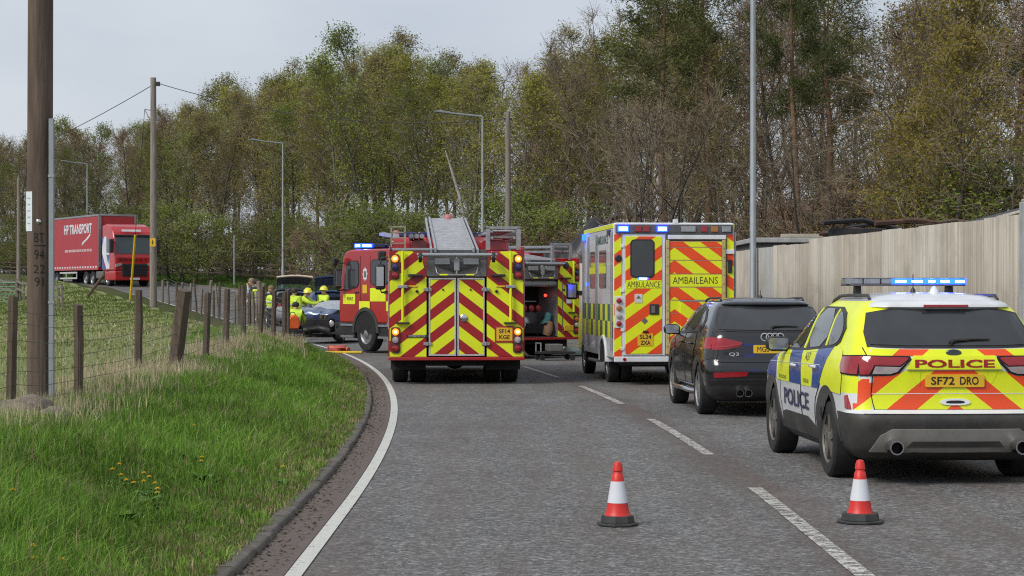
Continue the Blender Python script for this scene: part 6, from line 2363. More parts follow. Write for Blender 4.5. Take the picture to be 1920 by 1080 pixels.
lt = thing('lean_to_roof', 'sloping dark lean-to roof with pale edge behind the corrugated fence', 'shed', (8.3, 30.0, .1))
MB().add([(-.9, 0, 2.70), (2.6, 0, 3.62), (2.6, 3, 3.62), (-.9, 3, 2.70), (-.9, 0, 2.62), (2.6, 0, 3.52), (2.6, 3, 3.52), (-.9, 3, 2.62)], [(3, 2, 1, 0), (4, 5, 6, 7), (0, 1, 5, 4), (2, 3, 7, 6), (1, 2, 6, 5), (0, 4, 7, 3)]).build('roof', M_black(), lt)
MB().tube([(-.95, -.03, 2.70), (2.6, -.03, 3.62)], .035, 5).build('roof_edge', CORR[0], lt, 60)
MB().box(-.6, 2.5, .3, 2.8, 0, 2.6).build('wall', M_dark(), lt)
cb = thing('site_cabin', 'pale flat roofed cabin edge showing over the grey fence panels', 'cabin', (6.9, 47.0, .1))
MB().box(-1.1, 2.3, 0, 6, 0, 2.74).build('wall', pm('cabin_dark', (.09, .09, .085), .8, 0, .2, 5), cb)
MB().box(-1.2, 2.4, -.1, 6.1, 2.74, 2.86).build('roof', pm('cabin_roof', (.38, .38, .37), .7, 0, .15, 5, dirt=.3), cb, None, .02)
MB().box(-.5, 2.4, -.09, .06, 2.86, 2.95).build('roof_beam', pm('pale_beam', (.40, .36, .30), .8, 0, .15, 5), cb, None, .01)
# black sheeting heaped above the far end of the yard
hp = thing('tarpaulin_heap', 'black tarpaulin heaped over scrap beyond the ambulance roof', 'tarpaulin', (3.0, 76.0, .3))
vs_, fs_ = [], []
nx, ny = 26, 12
rr_ = random.Random(2)
for j in range(ny + 1):
    for i in range(nx + 1):
        x, y = -2.0 + 4.6 * i / nx, -1.2 + 2.4 * j / ny
        e = max(0, 1 - (y / 1.2) ** 2) * max(0, 1 - abs((x - .3) / 2.35) ** 3)
        z = 3.75 * e ** .3 + .5 * e * math.sin(x * 3.1 + 1) + rr_.gauss(0, .09) * (e > .05)
        vs_.append((x, y, z if e > 0 else 0))
for j in range(ny):
    for i in range(nx):
        fs_.append((j * (nx + 1) + i, j * (nx + 1) + i + 1, (j + 1) * (nx + 1) + i + 1, (j + 1) * (nx + 1) + i))
mesh_obj('sheet', vs_, fs_, pm('black_sheet', (.014, .014, .016), .45, 0, .2, 6), hp, None, 45)
MB().tube([(.2, 0, 3.8), (1.0, -.2, 4.25), (2.1, -.2, 4.3)], .12, 6).build('jib', M_black(), hp, 40)

# ---- traffic cones
C_RED = pm('cone_red', (.62, .022, .014), .45, 0, .1, 9, dirt=.15)
C_WHT = pm('cone_white', (.66, .68, .72), .35, 0, .06, 14, dirt=.15)
C_BLK = pm('cone_base', (.035, .036, .038), .7, 0, .2, 9, dirt=.3)


def cone(label, X, Y, rz, k=1.0):
    o = thing('traffic_cone', label, 'traffic cone', (X, Y, .0), rz)
    n = 8
    base = [(.165 * k * math.cos(R_(22.5 + 45 * i)), .165 * k * math.sin(R_(22.5 + 45 * i))) for i in range(n)]
    b2 = [(.135 * k * math.cos(R_(22.5 + 45 * i)), .135 * k * math.sin(R_(22.5 + 45 * i))) for i in range(n)]
    mb = MB().prism(base, 'z', 0.004, .022)
    mb.add([(x, y, .022) for x, y in b2] + [(x * .93, y * .93, .075) for x, y in b2], [tuple(range(8))[::-1], tuple(range(8, 16))] + [(i, (i + 1) % 8, 8 + (i + 1) % 8, 8 + i) for i in range(8)])
    mb.build('base', C_BLK, o, None, .005)
    def R(z):
        return .088 - .062 * (z - .075) / .38
    MB().lathe([(.098, .072), (.092, .085), (R(.10), .10), (R(.165), .165)], (0, 0, 0), (0, 0, 1), 32, close=False).build('lower_band', C_RED, o, 45)
    MB().lathe([(R(.165) - .001, .165), (R(.165) + .0015, .166), (R(.32) + .0015, .32), (R(.32) - .001, .321)], (0, 0, 0), (0, 0, 1), 32, close=False).build('reflective_sleeve', C_WHT, o, 45)
    MB().lathe([(R(.32), .32), (R(.37), .37), (R(.372) - .006, .376), (R(.372) - .007, .392), (R(.40) + .004, .397), (R(.425) + .003, .43), (R(.455), .455), (.012, .462)], (0, 0, 0), (0, 0, 1), 32).build('top_band', C_RED, o, 45)
    return o


cone('red and white traffic cone standing alone in the open lane', .765, 14.3, .2, .93)
cone('red and white traffic cone standing behind the police car wheel', 2.55, 14.46, .5, 1.08)
# ================================================================ lorry
def lorry():
    X, Y = -22.55, 118.0
    u, v = uv(X, Y)
    root = thing('articulated_lorry', 'red articulated lorry with curtain sided trailer waiting on the bend', 'lorry', (X, Y, zr(v)), R_(-59.4))
    RED = pm('lorry_red', (.45, .018, .022), .3, 0, .08, 2, coat=.4, dirt=.1)
    CUR = pm('curtain_red', (.40, .035, .045), .5, 0, .1, 2, bmp=.15, bscale=2.5, stretch=(2, 2, .2), dirt=.12)
    W, BLK = M_white(), M_black()
    prof = [(-2.3, .95), (-.02, .95), (.0, 1.75), (-.05, 2.0), (-.22, 2.95), (-.45, 3.30), (-.85, 3.62), (-1.6, 3.78), (-2.3, 3.70)]
    MB().prism(prof, 'y', -1.23, 1.23).build('cab', RED, root, None, .09, 3)
    MB().box(-1.9, -.02, -1.22, 1.22, .38, .95).build('bumper', RED, root, None, .06)
    g = MB().box(-.4, .03, -.80, .80, .62, 1.38).build('grille', BLK, root, None, .04)
    for k in range(5):
        MB().box(.03, .045, -.72, .72, .70 + .13 * k, .76 + .13 * k).build('grille_bar', M_dark(), g)
    ws = MB().prism(rrect(-1.12, 1.12, 0, 1.0, .08), 'x', -.012, .012)
    # lean the screen with the cab
    ws.v = [(.0 + .0 - (p[2]) * .185 - .03 + p[0], p[1], 1.98 + p[2]) for p in ws.v]
    ws.build('windscreen', pm('lorry_glass', (.03, .045, .05), .08, 0, .3, 3, coat=.5), root)
    MB().box(-.32, -.12, -1.18, 1.18, 2.98, 3.12).build('sun_visor', BLK, root, None, .03)
    for s in (1, -1):
        hl = MB().prism([(s * .82, 1.42), (s * 1.2, 1.35), (s * 1.22, 1.15), (s * .80, 1.28)][::s], 'x', -.05, .03).build('headlamp', M_CLEAR_LENS, root, None, .01)
        MB().prism([(-2.2, 1.9), (-.55, 2.0), (-.70, 2.85), (-2.0, 2.9)] if False else [(-1.5, 2.05), (-.30, 2.02), (-.42, 2.85), (-1.5, 2.88)], 'y', s * 1.225, s * 1.243).build('side_window', M_glass(), root)
        mr = MB().box(-.12, .05, s * 1.30, s * 1.56, 2.02, 2.85).build('mirror', BLK, root, None, .05)
        MB().box(-.08, -.02, s * 1.20, s * 1.32, 2.6, 2.66).build('mirror_arm', BLK, mr)
        # flag graphic on the cab side: white, blue and red flashes
        for m, p in ((W, [(-2.28, 2.95), (-1.6, 3.05), (-1.05, 1.9), (-.95, 1.1), (-1.5, 1.05), (-2.28, 2.0)]), (M_BLUE, [(-2.28, 3.0), (-1.95, 3.02), (-2.28, 2.4)]), (M_BLUE, [(-1.55, 1.95), (-1.0, 1.9), (-1.15, 1.35)]), (M_BLUE, [(-2.28, 1.9), (-1.7, 1.05), (-2.28, 1.05)])):
            MB().prism(p, 'y', s * (1.233 + (.004 if m is M_BLUE else 0)), s * (1.237 + (.005 if m is M_BLUE else 0))).build('flag_graphic', m, root)
        wheel(root, -1.4, s * 1.06, .5, .31, .3, s, style='truck')
        wheel(root, -4.3, s * 1.02, .48, .32, .29, s, style='truck')
        wheel(root, -5.55, s * 1.02, .48, .32, .29, s, style='truck')
        for x in (-11.4, -12.7, -14.0):
            wheel(root, x, s * 1.02, .48, .32, .29, s, style='truck')
        MB().box(-3.6, -2.3, s * .75, s * 1.18, .5, .95).build('fuel_tank', M_GREYP, root, None, .06)
        sg = MB().box(-10.6, -7.2, s * 1.16, s * 1.2, .50, .60).box(-10.6, -7.2, s * 1.16, s * 1.2, .85, .95).box(-7.3, -7.2, s * 1.165, s * 1.195, .6, .85).box(-9.4, -9.3, s * 1.165, s * 1.195, .6, .85)
        sg.build('side_guard', pm('guard_white', (.5, .5, .5), .5, 0, .1, 5), root)
    MB().prism([(-.35, 3.42), (-.31, 3.30), (-.31, 3.31), (-.35, 3.43)], 'y', -.7, .5).build('roof_sign', W, root)
    text_on('grille_lettering', 'RENAULT', M_ink(), root, lambda a, b: (.006 + (.0 if b < 1 else 0), -.95 + a, 1.52 + b), 1.75, .17, .02)
    MB().box(.02, .05, -.3, .3, .42, .54).build('number_plate', W, root)
    # chassis and trailer
    MB().box(-6.3, -1, -.42, .42, .75, 1.0).build('chassis', M_dark(), root)
    MB().box(-15.0, -5.0, -.5, .5, .9, 1.12).build('trailer_frame', M_dark(), root)
    tr = MB().box(-15.2, -3.0, -1.24, 1.24, 1.14, 4.30).build('trailer_curtain', CUR, root, None, .02)
    MB().box(-15.22, -2.98, -1.26, 1.26, 4.30, 4.42).build('trailer_roof', M_STEEL, root, None, .02)
    MB().box(-15.22, -2.97, -1.255, 1.255, 1.04, 1.16).build('trailer_rail', RED, root, None, .01)
    for y in (1.15, -1.15):
        MB().box(-2.998, -2.95, y - .09, y + .09, 1.2, 4.3).build('front_pillar', M_STEEL, root)
    for s in (1, -1):
        for k in range(24):
            MB().box(-15.0 + .5 * k, -14.75 + .5 * k, s * 1.24, s * 1.256, 1.17, 1.27).build('curtain_buckle', W, tr)
        f = lambda a, b: ((-9.6 + a) if s < 0 else (-4.1 - a), s * 1.246, 3.30 + b)
        text_on('haulier_lettering', 'HP TRANSPORT', W, tr, f, 5.4, .62, .03)
        MB().prism([(-4.4, 3.2), (-4.9, 2.95), (-5.6, 2.75), (-6.1, 2.55), (-6.0, 2.75), (-5.2, 3.0), (-4.5, 3.28)], 'y', s * 1.244, s * 1.248).build('flourish', W, tr)
        x = -4.2
        rw = random.Random(4)
        while x > -9.3:
            L = rw.uniform(.3, .7)
            MB().box(x, x - L, s * 1.244, s * 1.248, 2.18, 2.34).build('slogan_strip', pm('slogan_pale', (.55, .38, .38), .5, 0, .2, 9), tr)
            x -= L + .12
    return root


lorry()


# ================================================================ the collision
def hatch_tab(L, w, h):
    k = h / 1.47
    q = w / .885
    return [(.20, .25, L - .25, .74 * q, .2, .4, .06, .15, .03), (.32, .04, L - .06, .85 * q, .22, .45, .09, .2, .03), (.50, 0, L, .88 * q, .24, .5, .1, .22, .03),
            (.68, .02, L - .02, .885 * q, .25, .5, .09, .22, .035), (.80, .05, L - .12, .882 * q, .26, .5, .08, .22, .04), (.90, .07, L - .5, .87 * q, .27, .5, .08, .2, .045),
            (.98 * k, .09, L - 1.05, .85 * q, .27, .5, .08, .18, .05), (1.08 * k, .16, L - 1.3, .815 * q, .27, .46, .08, .16, .05), (1.22 * k, .28, L - 1.6, .755 * q, .26, .42, .08, .16, .06),
            (1.35 * k, .42, L - 1.92, .68 * q, .25, .4, .09, .15, .06), (1.41 * k, .52, L - 2.1, .61 * q, .26, .36, .1, .15, .07), (1.45 * k, .7, L - 2.3, .48 * q, .25, .3, .12, .12, .1), (1.47 * k, 1.0, L - 2.6, .25 * q, .15, .15, .08, .08, .1)]


def crashed_car():
    hd = Vector((-.42, -.907, 0))
    o = Vector((-6.2, 63.3, 0)) - hd * 3.35
    root = thing('crashed_car', 'dark blue hatchback with its bonnet and front end crushed', 'car', (o.x, o.y, zr(uv(o.x, o.y)[1])), math.atan2(hd.y, hd.x))
    P = pm('crash_blue_paint', (.13, .17, .26), .25, .5, .12, 3, coat=.9, dirt=.12)
    rc_ = random.Random(17)
    tabl = {}

    def warp(x, y, z):
        if x > 3.05:
            e = (x - 3.05) / 1.1
            key = (round(x * 9), round(y * 9), round(z * 9))
            if key not in tabl:
                tabl[key] = (rc_.gauss(0, .05), rc_.gauss(0, .05), rc_.gauss(0, .06))
            a, b, c = tabl[key]
            x2 = 3.05 + (x - 3.05) * (.72 - .25 * max(0, -y))
            return (x2 + a * e, y + b * e * 1.3, z + (.10 * math.sin(y * 5 + 1) - .16 * max(0, e - .5) + c) * min(1, e * 1.5) * (1 if z > .4 else .2))
        return (x, y, z)
    sk = car_base(root, hatch_tab(4.15, .885, 1.47), (.75, 3.35), .31, .36, P, None, None, .56, warp)
    G_ = pm('shattered_glass', (.30, .33, .35), .2, .1, .5, 30, coat=.5)
    sk.patch('windscreen', G_, root, 'front', chaikin([(.66, 1.0), (-.66, 1.0), (-.56, 1.34), (.56, 1.34)], 1), .01, .1)
    for s, ax in ((1, 'left'), (-1, 'right')):
        sk.patch('side_window', M_glass(), root, ax, chaikin([(2.55, .98), (1.75, 1.0), (1.75, 1.34), (2.05, 1.33)], 1), .01, .1)
        sk.patch('side_window', M_glass(), root, ax, chaikin([(1.68, 1.0), (.85, 1.04), (.98, 1.30), (1.68, 1.34)], 1), .01, .1)
        wheel(root, .75, s * .77, .31, .2, .2, s, 5, 'car', M_ALLOY_S)
        wheel(root, 3.32, s * .79, .31, .2, .2, s, 5, 'car', M_ALLOY_S, yaw=.3 if s > 0 else -.15)
        mirror_cap(root, 2.55, s * .85, 1.02, s, M_black(), M_CHROME)
    # torn front: engine bay parts, hanging bumper, buckled bonnet
    MB().box(3.35, 3.72, -.55, .62, .35, .78).build('engine_block', M_dark(), root, None, .04)
    b = MB()
    pts = [(3.9, -.75), (3.98, -.2), (3.85, .3), (3.95, .75)]
    b.add([(x, y, z + .05 * math.sin(y * 6)) for x, y in pts for z in (.30, .52)], [(2 * i, 2 * i + 2, 2 * i + 3, 2 * i + 1) for i in range(3)])
    ob = b.build('hanging_bumper', M_black(), root, 30)
    ob.modifiers.new('t', 'SOLIDIFY').thickness = .03
    nb, fb = [], []
    for i in range(7):
        for j in range(7):
            x = 2.85 + .85 * i / 6
            y = -.66 + 1.32 * j / 6
            z = 1.0 - .10 * i / 6 + .16 * math.sin(math.pi * i / 6) * (1.1 if j < 4 else .6) + rc_.gauss(0, .025)
            nb.append((x, y, z))
    for i in range(6):
        for j in range(6):
            fb.append((i * 7 + j, (i + 1) * 7 + j, (i + 1) * 7 + j + 1, i * 7 + j + 1))
    ob = mesh_obj('buckled_bonnet', nb, fb, P, root, None, 25)
    ob.modifiers.new('t', 'SOLIDIFY').thickness = .015
    MB().lathe([(.10, 0), (.11, .05), (.03, .09)], (3.62, .62, .62), (1, .2, 0), 14).build('headlamp', M_CLEAR_LENS, root, 40)
    MB().box(.3, 3.6, -.65, .65, .18, .28).build('underbody', M_dark(), root)
    return root


crashed_car()


def estate_open(label, X, Y, head, paint, tail_in, edge, L=4.7, w=.91, h=1.5, livery=False):
    z = zr(uv(X, Y)[1])
    root = thing('estate_car', label, 'car', (X, Y, z), R_(90 + head))
    sk = car_base(root, hatch_tab(L, w, h), (.95, L - .85), .33, .38, paint, None, None, .58)
    for s, ax in ((1, 'left'), (-1, 'right')):
        sk.patch('side_window', M_glass(), root, ax, chaikin([(2.95, 1.0), (1.95, 1.02), (1.95, 1.36), (2.35, 1.35)], 1), .01, .1)
        sk.patch('side_window', M_glass(), root, ax, chaikin([(1.88, 1.02), (.80, 1.06), (.95, 1.30), (1.88, 1.36)], 1), .01, .1)
        for x in (.95, L - .85):
            wheel(root, x, s * (w - .1), .33, .22, .21, s, 5, 'car', M_ALLOY_S)
        sk.patch('tail_lamp', M_RED_LENS, root, 'rear', [(s * .45, .82), (s * .78, .80), (s * .78, .95), (s * .50, .95)][::s], .01, .1)
        if livery:
            for k in range(6):
                x0 = .45 + .6 * k
                sk.patch('livery_block', M_yellow() if k % 2 else M_BLUE, root, ax, [(x0, .55), (x0 + .59, .55), (x0 + .59, .86), (x0, .86)], .006, .12, skirt=False)
    # boot opening and load
    sk.patch('boot_opening', M_dark(), root, 'rear', chaikin([(.66, .78), (-.66, .78), (-.62, 1.2), (-.50, 1.38), (.50, 1.38), (.62, 1.2)], 1), .006, .08)

    # raised tailgate: hinge at the roof's rear edge
    A = Vector((.62, 0, h - .04))
    d1 = Vector((-.78, 0, .42)).normalized()
    nrm = Vector((-d1.z, 0, d1.x)) * -1

    def slab(nm, t0, t1, w0, w1, th, m, parent):
        p = []
        for t, ww in ((t0, w0), (t1, w1)):
            c = A + d1 * t
            bow = .07
            for y in (-1, -.6, -.2, .2, .6, 1):
                q = c - nrm * (bow * y * y) * 1
                p.append((q.x, y * ww, q.z))
        v = p + [(x + nrm.x * th, y, zz + nrm.z * th) for x, y, zz in p]
        f = []
        for i in range(5):
            f += [(i, i + 1, 7 + i, 6 + i), (12 + i + 1, 12 + i, 18 + i, 19 + i), (i + 1, i, 12 + i, 13 + i), (6 + i, 7 + i, 19 + i, 18 + i)]
        f += [(0, 6, 18, 12), (5, 17, 23, 11)]
        return mesh_obj(nm, v, f, m, parent, None, 40)
    tg = slab('tailgate', .55, 1.12, .66, .72, .05, tail_in, root)
    slab('tailgate_hinge', .0, .07, .60, .61, .05, tail_in, tg)
    gm, gnt, gb = node_mat('clear_tailgate_glass')
    gb.inputs['Base Color'].default_value = (.75, .85, .95, 1)
    gb.inputs['Transmission Weight'].default_value = 1
    gb.inputs['IOR'].default_value = 1.1
    bump(gnt, gb, noise(gnt, objco(gnt), 4), .05)
    gb.inputs['Roughness'].default_value = .05
    slab('tailgate_glass', .072, .548, .60, .65, .012, gm, tg)
    slab('tailgate_edge', 1.12, 1.20, .72, .73, .06, edge, tg)
    for s in (1, -1):
        MB().tube([tuple(A + Vector((.1, s * .58, -.25))), tuple(A + d1 * .55 + Vector((0, s * .58, -.03)))], .012, 6).build('gas_strut', M_black(), tg, 40)
    MB().box(.3, L - .4, -.65, .65, .18, .30).build('underbody', M_dark(), root)
    return root


SILV = pm('silver_paint', (.42, .44, .46), .3, .3, .06, 3, coat=.5)
estate_open('silver police estate with its tailgate raised and pale edged', -8.8, 79.3, 16, SILV, pm('tailgate_trim', (.07, .075, .085), .5), pm('tailgate_edge_pale', (.62, .52, .40), .4, 0, .15, 9), livery=True)
estate_open('dark blue estate with raised tailgate beyond the crashed hatchback', -6.45, 71.2, 13, pm('dark_blue_paint', (.018, .030, .085), .28), pm('navy_panel', (.10, .15, .26), .3, .2, .1, 4, coat=.5), pm('dark_blue_paint', (.018, .030, .085), .28), h=1.58)


# ================================================================ people
def person(label, X, Y, rz, pose, top, legs, hair=(.03, .02, .015), skin=(.50, .30, .22), helmet=None, bands=True, vest=None, H=1.75):
    """pose: dict of joint overrides; figure faces +x"""
    z0 = G(X, Y) if abs(uv(X, Y)[0]) > 7.3 or uv(X, Y)[0] < -.4 else zr(uv(X, Y)[1])
    J = {'pelvis': (0, 0, .94), 'spine': (.01, 0, 1.15), 'chest': (.0, 0, 1.36), 'neck': (.0, 0, 1.49), 'jaw': (.03, 0, 1.56), 'skull': (.02, 0, 1.66), 'crown': (.01, 0, 1.72),
         'shL': (0, .18, 1.41), 'elL': (-.02, .25, 1.13), 'wrL': (.10, .24, .90), 'shR': (0, -.18, 1.41), 'elR': (-.02, -.25, 1.13), 'wrR': (.10, -.24, .90),
         'hiL': (0, .095, .90), 'knL': (.03, .11, .50), 'anL': (-.01, .12, .09), 'toL': (.15, .13, .04), 'hiR': (0, -.095, .90), 'knR': (.03, -.11, .50), 'anR': (-.01, -.12, .09), 'toR': (.15, -.13, .04)}
    lean = pose.get('lean', 0)
    drop = pose.get('drop', 0)
    upper = ('spine', 'chest', 'neck', 'jaw', 'skull', 'crown', 'shL', 'elL', 'wrL', 'shR', 'elR', 'wrR')
    for k in upper:
        x, y, z = J[k]
        dz = z - .94
        J[k] = (x * math.cos(lean) + dz * math.sin(lean), y, .94 + dz * math.cos(lean) - x * math.sin(lean))
    for k, v in pose.items():
        if k in J:
            J[k] = v
    for k in list(J):
        if k in upper or k in ('pelvis', 'hiL', 'hiR'):
            x, y, z = J[k]
            J[k] = (x + (pose.get('back', 0)), y, z - drop)
    sc_ = H / 1.75
    Rr = {'pelvis': .135, 'spine': .125, 'chest': .15, 'neck': .058, 'jaw': .075, 'skull': .098, 'crown': .06, 'shL': .078, 'elL': .052, 'wrL': .034, 'shR': .078, 'elR': .052, 'wrR': .034, 'hiL': .098, 'knL': .066, 'anL': .046, 'toL': .04, 'hiR': .098, 'knR': .066, 'anR': .046, 'toR': .04}
    E = [('pelvis', 'spine'), ('spine', 'chest'), ('chest', 'neck'), ('neck', 'jaw'), ('jaw', 'skull'), ('skull', 'crown'), ('chest', 'shL'), ('shL', 'elL'), ('elL', 'wrL'), ('chest', 'shR'), ('shR', 'elR'), ('elR', 'wrR'), ('pelvis', 'hiL'), ('hiL', 'knL'), ('knL', 'anL'), ('anL', 'toL'), ('pelvis', 'hiR'), ('hiR', 'knR'), ('knR', 'anR'), ('anR', 'toR')]
    # nose
    js, ns = Vector(J['jaw']), Vector(J['skull'])
    fw = Vector((math.cos(lean), 0, -math.sin(lean)))
    J['nose'] = tuple(js.lerp(ns, .45) + fw * .112)
    Rr['nose'] = .014
    J['noseb'] = tuple(js.lerp(ns, .45) + fw * .06)
    Rr['noseb'] = .03
    E += [('jaw', 'noseb'), ('noseb', 'nose')]
    # hands with five fingers
    for sd in 'LR':
        a, b = Vector(J['el' + sd]), Vector(J['wr' + sd])
        d = (b - a).normalized()
        side = d.cross(Vector((0, 0, 1)))
        if side.length < .1:
            side = Vector((0, 1, 0))
        side.normalize()
        up = side.cross(d)
        palm = b + d * .07
        J['pm' + sd] = tuple(palm)
        Rr['pm' + sd] = .032
        E.append(('wr' + sd, 'pm' + sd))
        for i in range(4):
            o_ = (i - 1.5) * .02
            L = (.075, .088, .083, .065)[i]
            J['f%d' % i + sd] = tuple(palm + side * o_ + d * .04)
            J['g%d' % i + sd] = tuple(palm + side * o_ * 1.2 + d * L - up * .02)
            Rr['f%d' % i + sd] = .0095
            Rr['g%d' % i + sd] = .008
            E += [('pm' + sd, 'f%d' % i + sd), ('f%d' % i + sd, 'g%d' % i + sd)]
        J['t0' + sd] = tuple(b + d * .03 + side * .04)
        J['t1' + sd] = tuple(b + d * .075 + side * .06)
        Rr['t0' + sd], Rr['t1' + sd] = .011, .009
        E += [('wr' + sd, 't0' + sd), ('t0' + sd, 't1' + sd)]

    def grow(keys, edges, rad, sub):
        idx = {k: i for i, k in enumerate(keys)}
        me = bpy.data.meshes.new('tmp')
        me.from_pydata([J[k] for k in keys], [(idx[a], idx[b]) for a, b in edges], [])
        ob = bpy.data.objects.new('tmp', me)
        COL.objects.link(ob)
        ob.modifiers.new('skin', 'SKIN').use_smooth_shade = True
        for k, sv in zip(keys, me.skin_vertices[0].data):
            sv.radius = (rad[k], rad[k])
            sv.use_root = (k == keys[0])
        ss_ = ob.modifiers.new('sub', 'SUBSURF')
        ss_.levels = ss_.render_levels = sub
        dg = bpy.context.evaluated_depsgraph_get()
        m2 = bpy.data.meshes.new_from_object(ob.evaluated_get(dg))
        v = [tuple(Vector(p.co) * sc_) for p in m2.vertices]
        f = [tuple(p.vertices) for p in m2.polygons]
        bpy.data.objects.remove(ob)
        bpy.data.meshes.remove(me)
        bpy.data.meshes.remove(m2)
        return v, f
    root = thing('person', label, 'person', (X, Y, z0), rz)
    keys = ['pelvis'] + [k for k in J if k != 'pelvis']
    v, f = grow(keys, E, Rr, 1)
    SKN = pm('skin_%d' % int(skin[0] * 100), skin, .55, 0, .08, 9)
    LEG = pm('cloth_legs_%s' % str(legs), legs, .85, 0, .2, 12)
    BOOT = pm('boots_black', (.015, .015, .015), .6)
    TOP = pm('cloth_top_%s' % str(top), top, .75, 0, .15, 9)
    segs = []
    for a, b in E:
        m = 0
        if a in ('hiL', 'hiR', 'knL', 'knR') or b in ('hiL', 'hiR'):
            m = 1
        if b in ('toL', 'toR'):
            m = 2
        if (a, b) in (('pelvis', 'spine'), ('spine', 'chest'), ('chest', 'neck')) or a in ('shL', 'shR', 'elL', 'elR') or b in ('shL', 'shR'):
            m = 3
        segs.append((Vector(J[a]) * sc_, Vector(J[b]) * sc_, m))

    def cls(c):
        best, bm_ = 9, 0
        c = Vector(c)
        for a, b, m in segs:
            ab = b - a
            t = max(0, min(1, (c - a).dot(ab) / max(1e-9, ab.length_squared)))
            dd = (c - a - ab * t).length
            if dd < best:
                best, bm_ = dd, m
        return bm_
    mi = [cls(fcen(v, q)) for q in f]
    body = mesh_obj('body', v, f, [SKN, LEG, BOOT, TOP], root, mi, 80)
    # jacket or tabard over the trunk (and sleeves for a jacket)
    jk = ['spine', 'pelvis', 'chest', 'shL', 'shR'] + ([] if vest == 'tabard' else ['elL', 'elR', 'wrL', 'wrR'])
    je = [('pelvis', 'spine'), ('spine', 'chest'), ('chest', 'shL'), ('chest', 'shR')] + ([] if vest == 'tabard' else [('shL', 'elL'), ('elL', 'wrL'), ('shR', 'elR'), ('elR', 'wrR')])
    if vest:
        jr = {k: Rr[k] * 1.16 + .012 for k in jk}
        jr['pelvis'] *= 1.02
        v2, f2 = grow(jk, je, jr, 1)
        HV = pm('hi_vis_cloth', (.58, .78, .05), .7, 0, .15, 9, dirt=.1)
        mesh_obj('hi_vis_' + vest, v2, f2, HV, root, None, 80)
        if bands:
            REF = pm('reflective_band', (.62, .65, .62), .4, .2, .1, 20)
            pe, sp_, chs = Vector(J['pelvis']), Vector(J['spine']), Vector(J['chest'])
            for t, rr in ((.15, .195), (.60, .185)):
                c = (pe.lerp(chs, t)) * sc_
                ax = (chs - pe).normalized()
                MB().lathe([(rr * sc_, -.025), (rr * 1.02 * sc_, 0), (rr * sc_, .025)], c, ax, 20, close=False).build('reflective_band', REF, root, 60)
    hc = Vector(J['skull']) * sc_
    if helmet:
        hm = MB().lathe([(.165, -.02), (.150, 0), (.138, .04), (.115, .095), (.06, .13), (.01, .14)], hc + Vector((0, 0, -.0)), (-.1, 0, 1), 20).build('helmet', pm('helmet_%s' % str(helmet), helmet, .35, 0, .08, 9, coat=.4), root, 50)
        MB().tube([tuple(hc + Vector((.145, 0, .02))), tuple(hc + Vector((.08, 0, .13))), tuple(hc + Vector((-.06, 0, .14))), tuple(hc + Vector((-.15, 0, .04)))], .016, 6).build('helmet_comb', bpy.data.materials['helmet_%s' % str(helmet)], hm, 50)
    else:
        MB().lathe([(.112, -.045), (.116, .0), (.105, .045), (.06, .085), (.01, .095)], hc + Vector((-.018, 0, .005)), (-.25, 0, 1), 16).build('hair', pm('hair_%s' % str(hair), hair, .7, 0, .3, 30), root, 50)
    for s in (1, -1):
        MB().lathe([(.028, 0), (.022, .012), (.008, .014)], hc + Vector((.0, s * .095, -.03)), (0, s, 0), 8).build('ear', SKN, root, 50)
    return root


NAVY = (.018, .022, .035)
UP = R_(90)
person('person in pale blue top with hand raised to the face', -8.75, 66.4, R_(200), {'elL': (.16, .24, 1.22), 'wrL': (.16, .10, 1.46), 'elR': (-.02, -.26, 1.13), 'wrR': (.12, -.2, .95)}, (.34, .45, .52), NAVY, (.22, .15, .08))
person('person with dark hair in hi-vis tabard standing back turned by the fence', -8.28, 64.0, R_(95), {'elL': (.08, .25, 1.14), 'wrL': (.25, .12, 1.10)}, NAVY, NAVY, (.02, .014, .01), vest='tabard')
person('person in hi-vis tabard half hidden behind the leaning fence posts', -8.02, 65.8, R_(230), {}, NAVY, NAVY, (.18, .11, .06), vest='tabard', H=1.7)
person('person in hi-vis jacket standing beside the crashed hatchback', -7.35, 66.6, R_(60), {'elL': (.10, .26, 1.16), 'wrL': (.30, .2, 1.12)}, (.5, .7, .05), NAVY, (.04, .03, .02), vest='jacket')
person('firefighter in yellow helmet leaning over with both arms reaching out', -7.30, 68.6, R_(-10), {'lean': .42, 'elL': (.42, .22, 1.24), 'wrL': (.68, .14, 1.20), 'elR': (.42, -.22, 1.22), 'wrR': (.66, -.12, 1.16), 'back': -.1}, (.5, .6, .06), (.10, .08, .05), helmet=(.72, .70, .03), vest='jacket')
person('firefighter in yellow helmet standing behind the leaning firefighter', -6.62, 69.6, R_(230), {'elL': (.2, .24, 1.2), 'wrL': (.38, .12, 1.15)}, (.5, .6, .06), (.10, .08, .05), helmet=(.72, .70, .03), vest='jacket')
person('dark haired person in hi-vis jacket crouching by the wrecked front end', -6.85, 62.2, R_(80), {'drop': .42, 'lean': .35, 'back': -.12, 'knL': (.34, .14, .48), 'anL': (.05, .13, .09), 'toL': (.2, .14, .04), 'knR': (.30, -.14, .44), 'anR': (.0, -.13, .09), 'toR': (.15, -.14, .04), 'elL': (.35, .26, 1.15), 'wrL': (.55, .18, 1.05), 'elR': (.35, -.26, 1.15), 'wrR': (.55, -.18, 1.05)}, (.5, .7, .05), NAVY, (.02, .015, .01), vest='jacket')

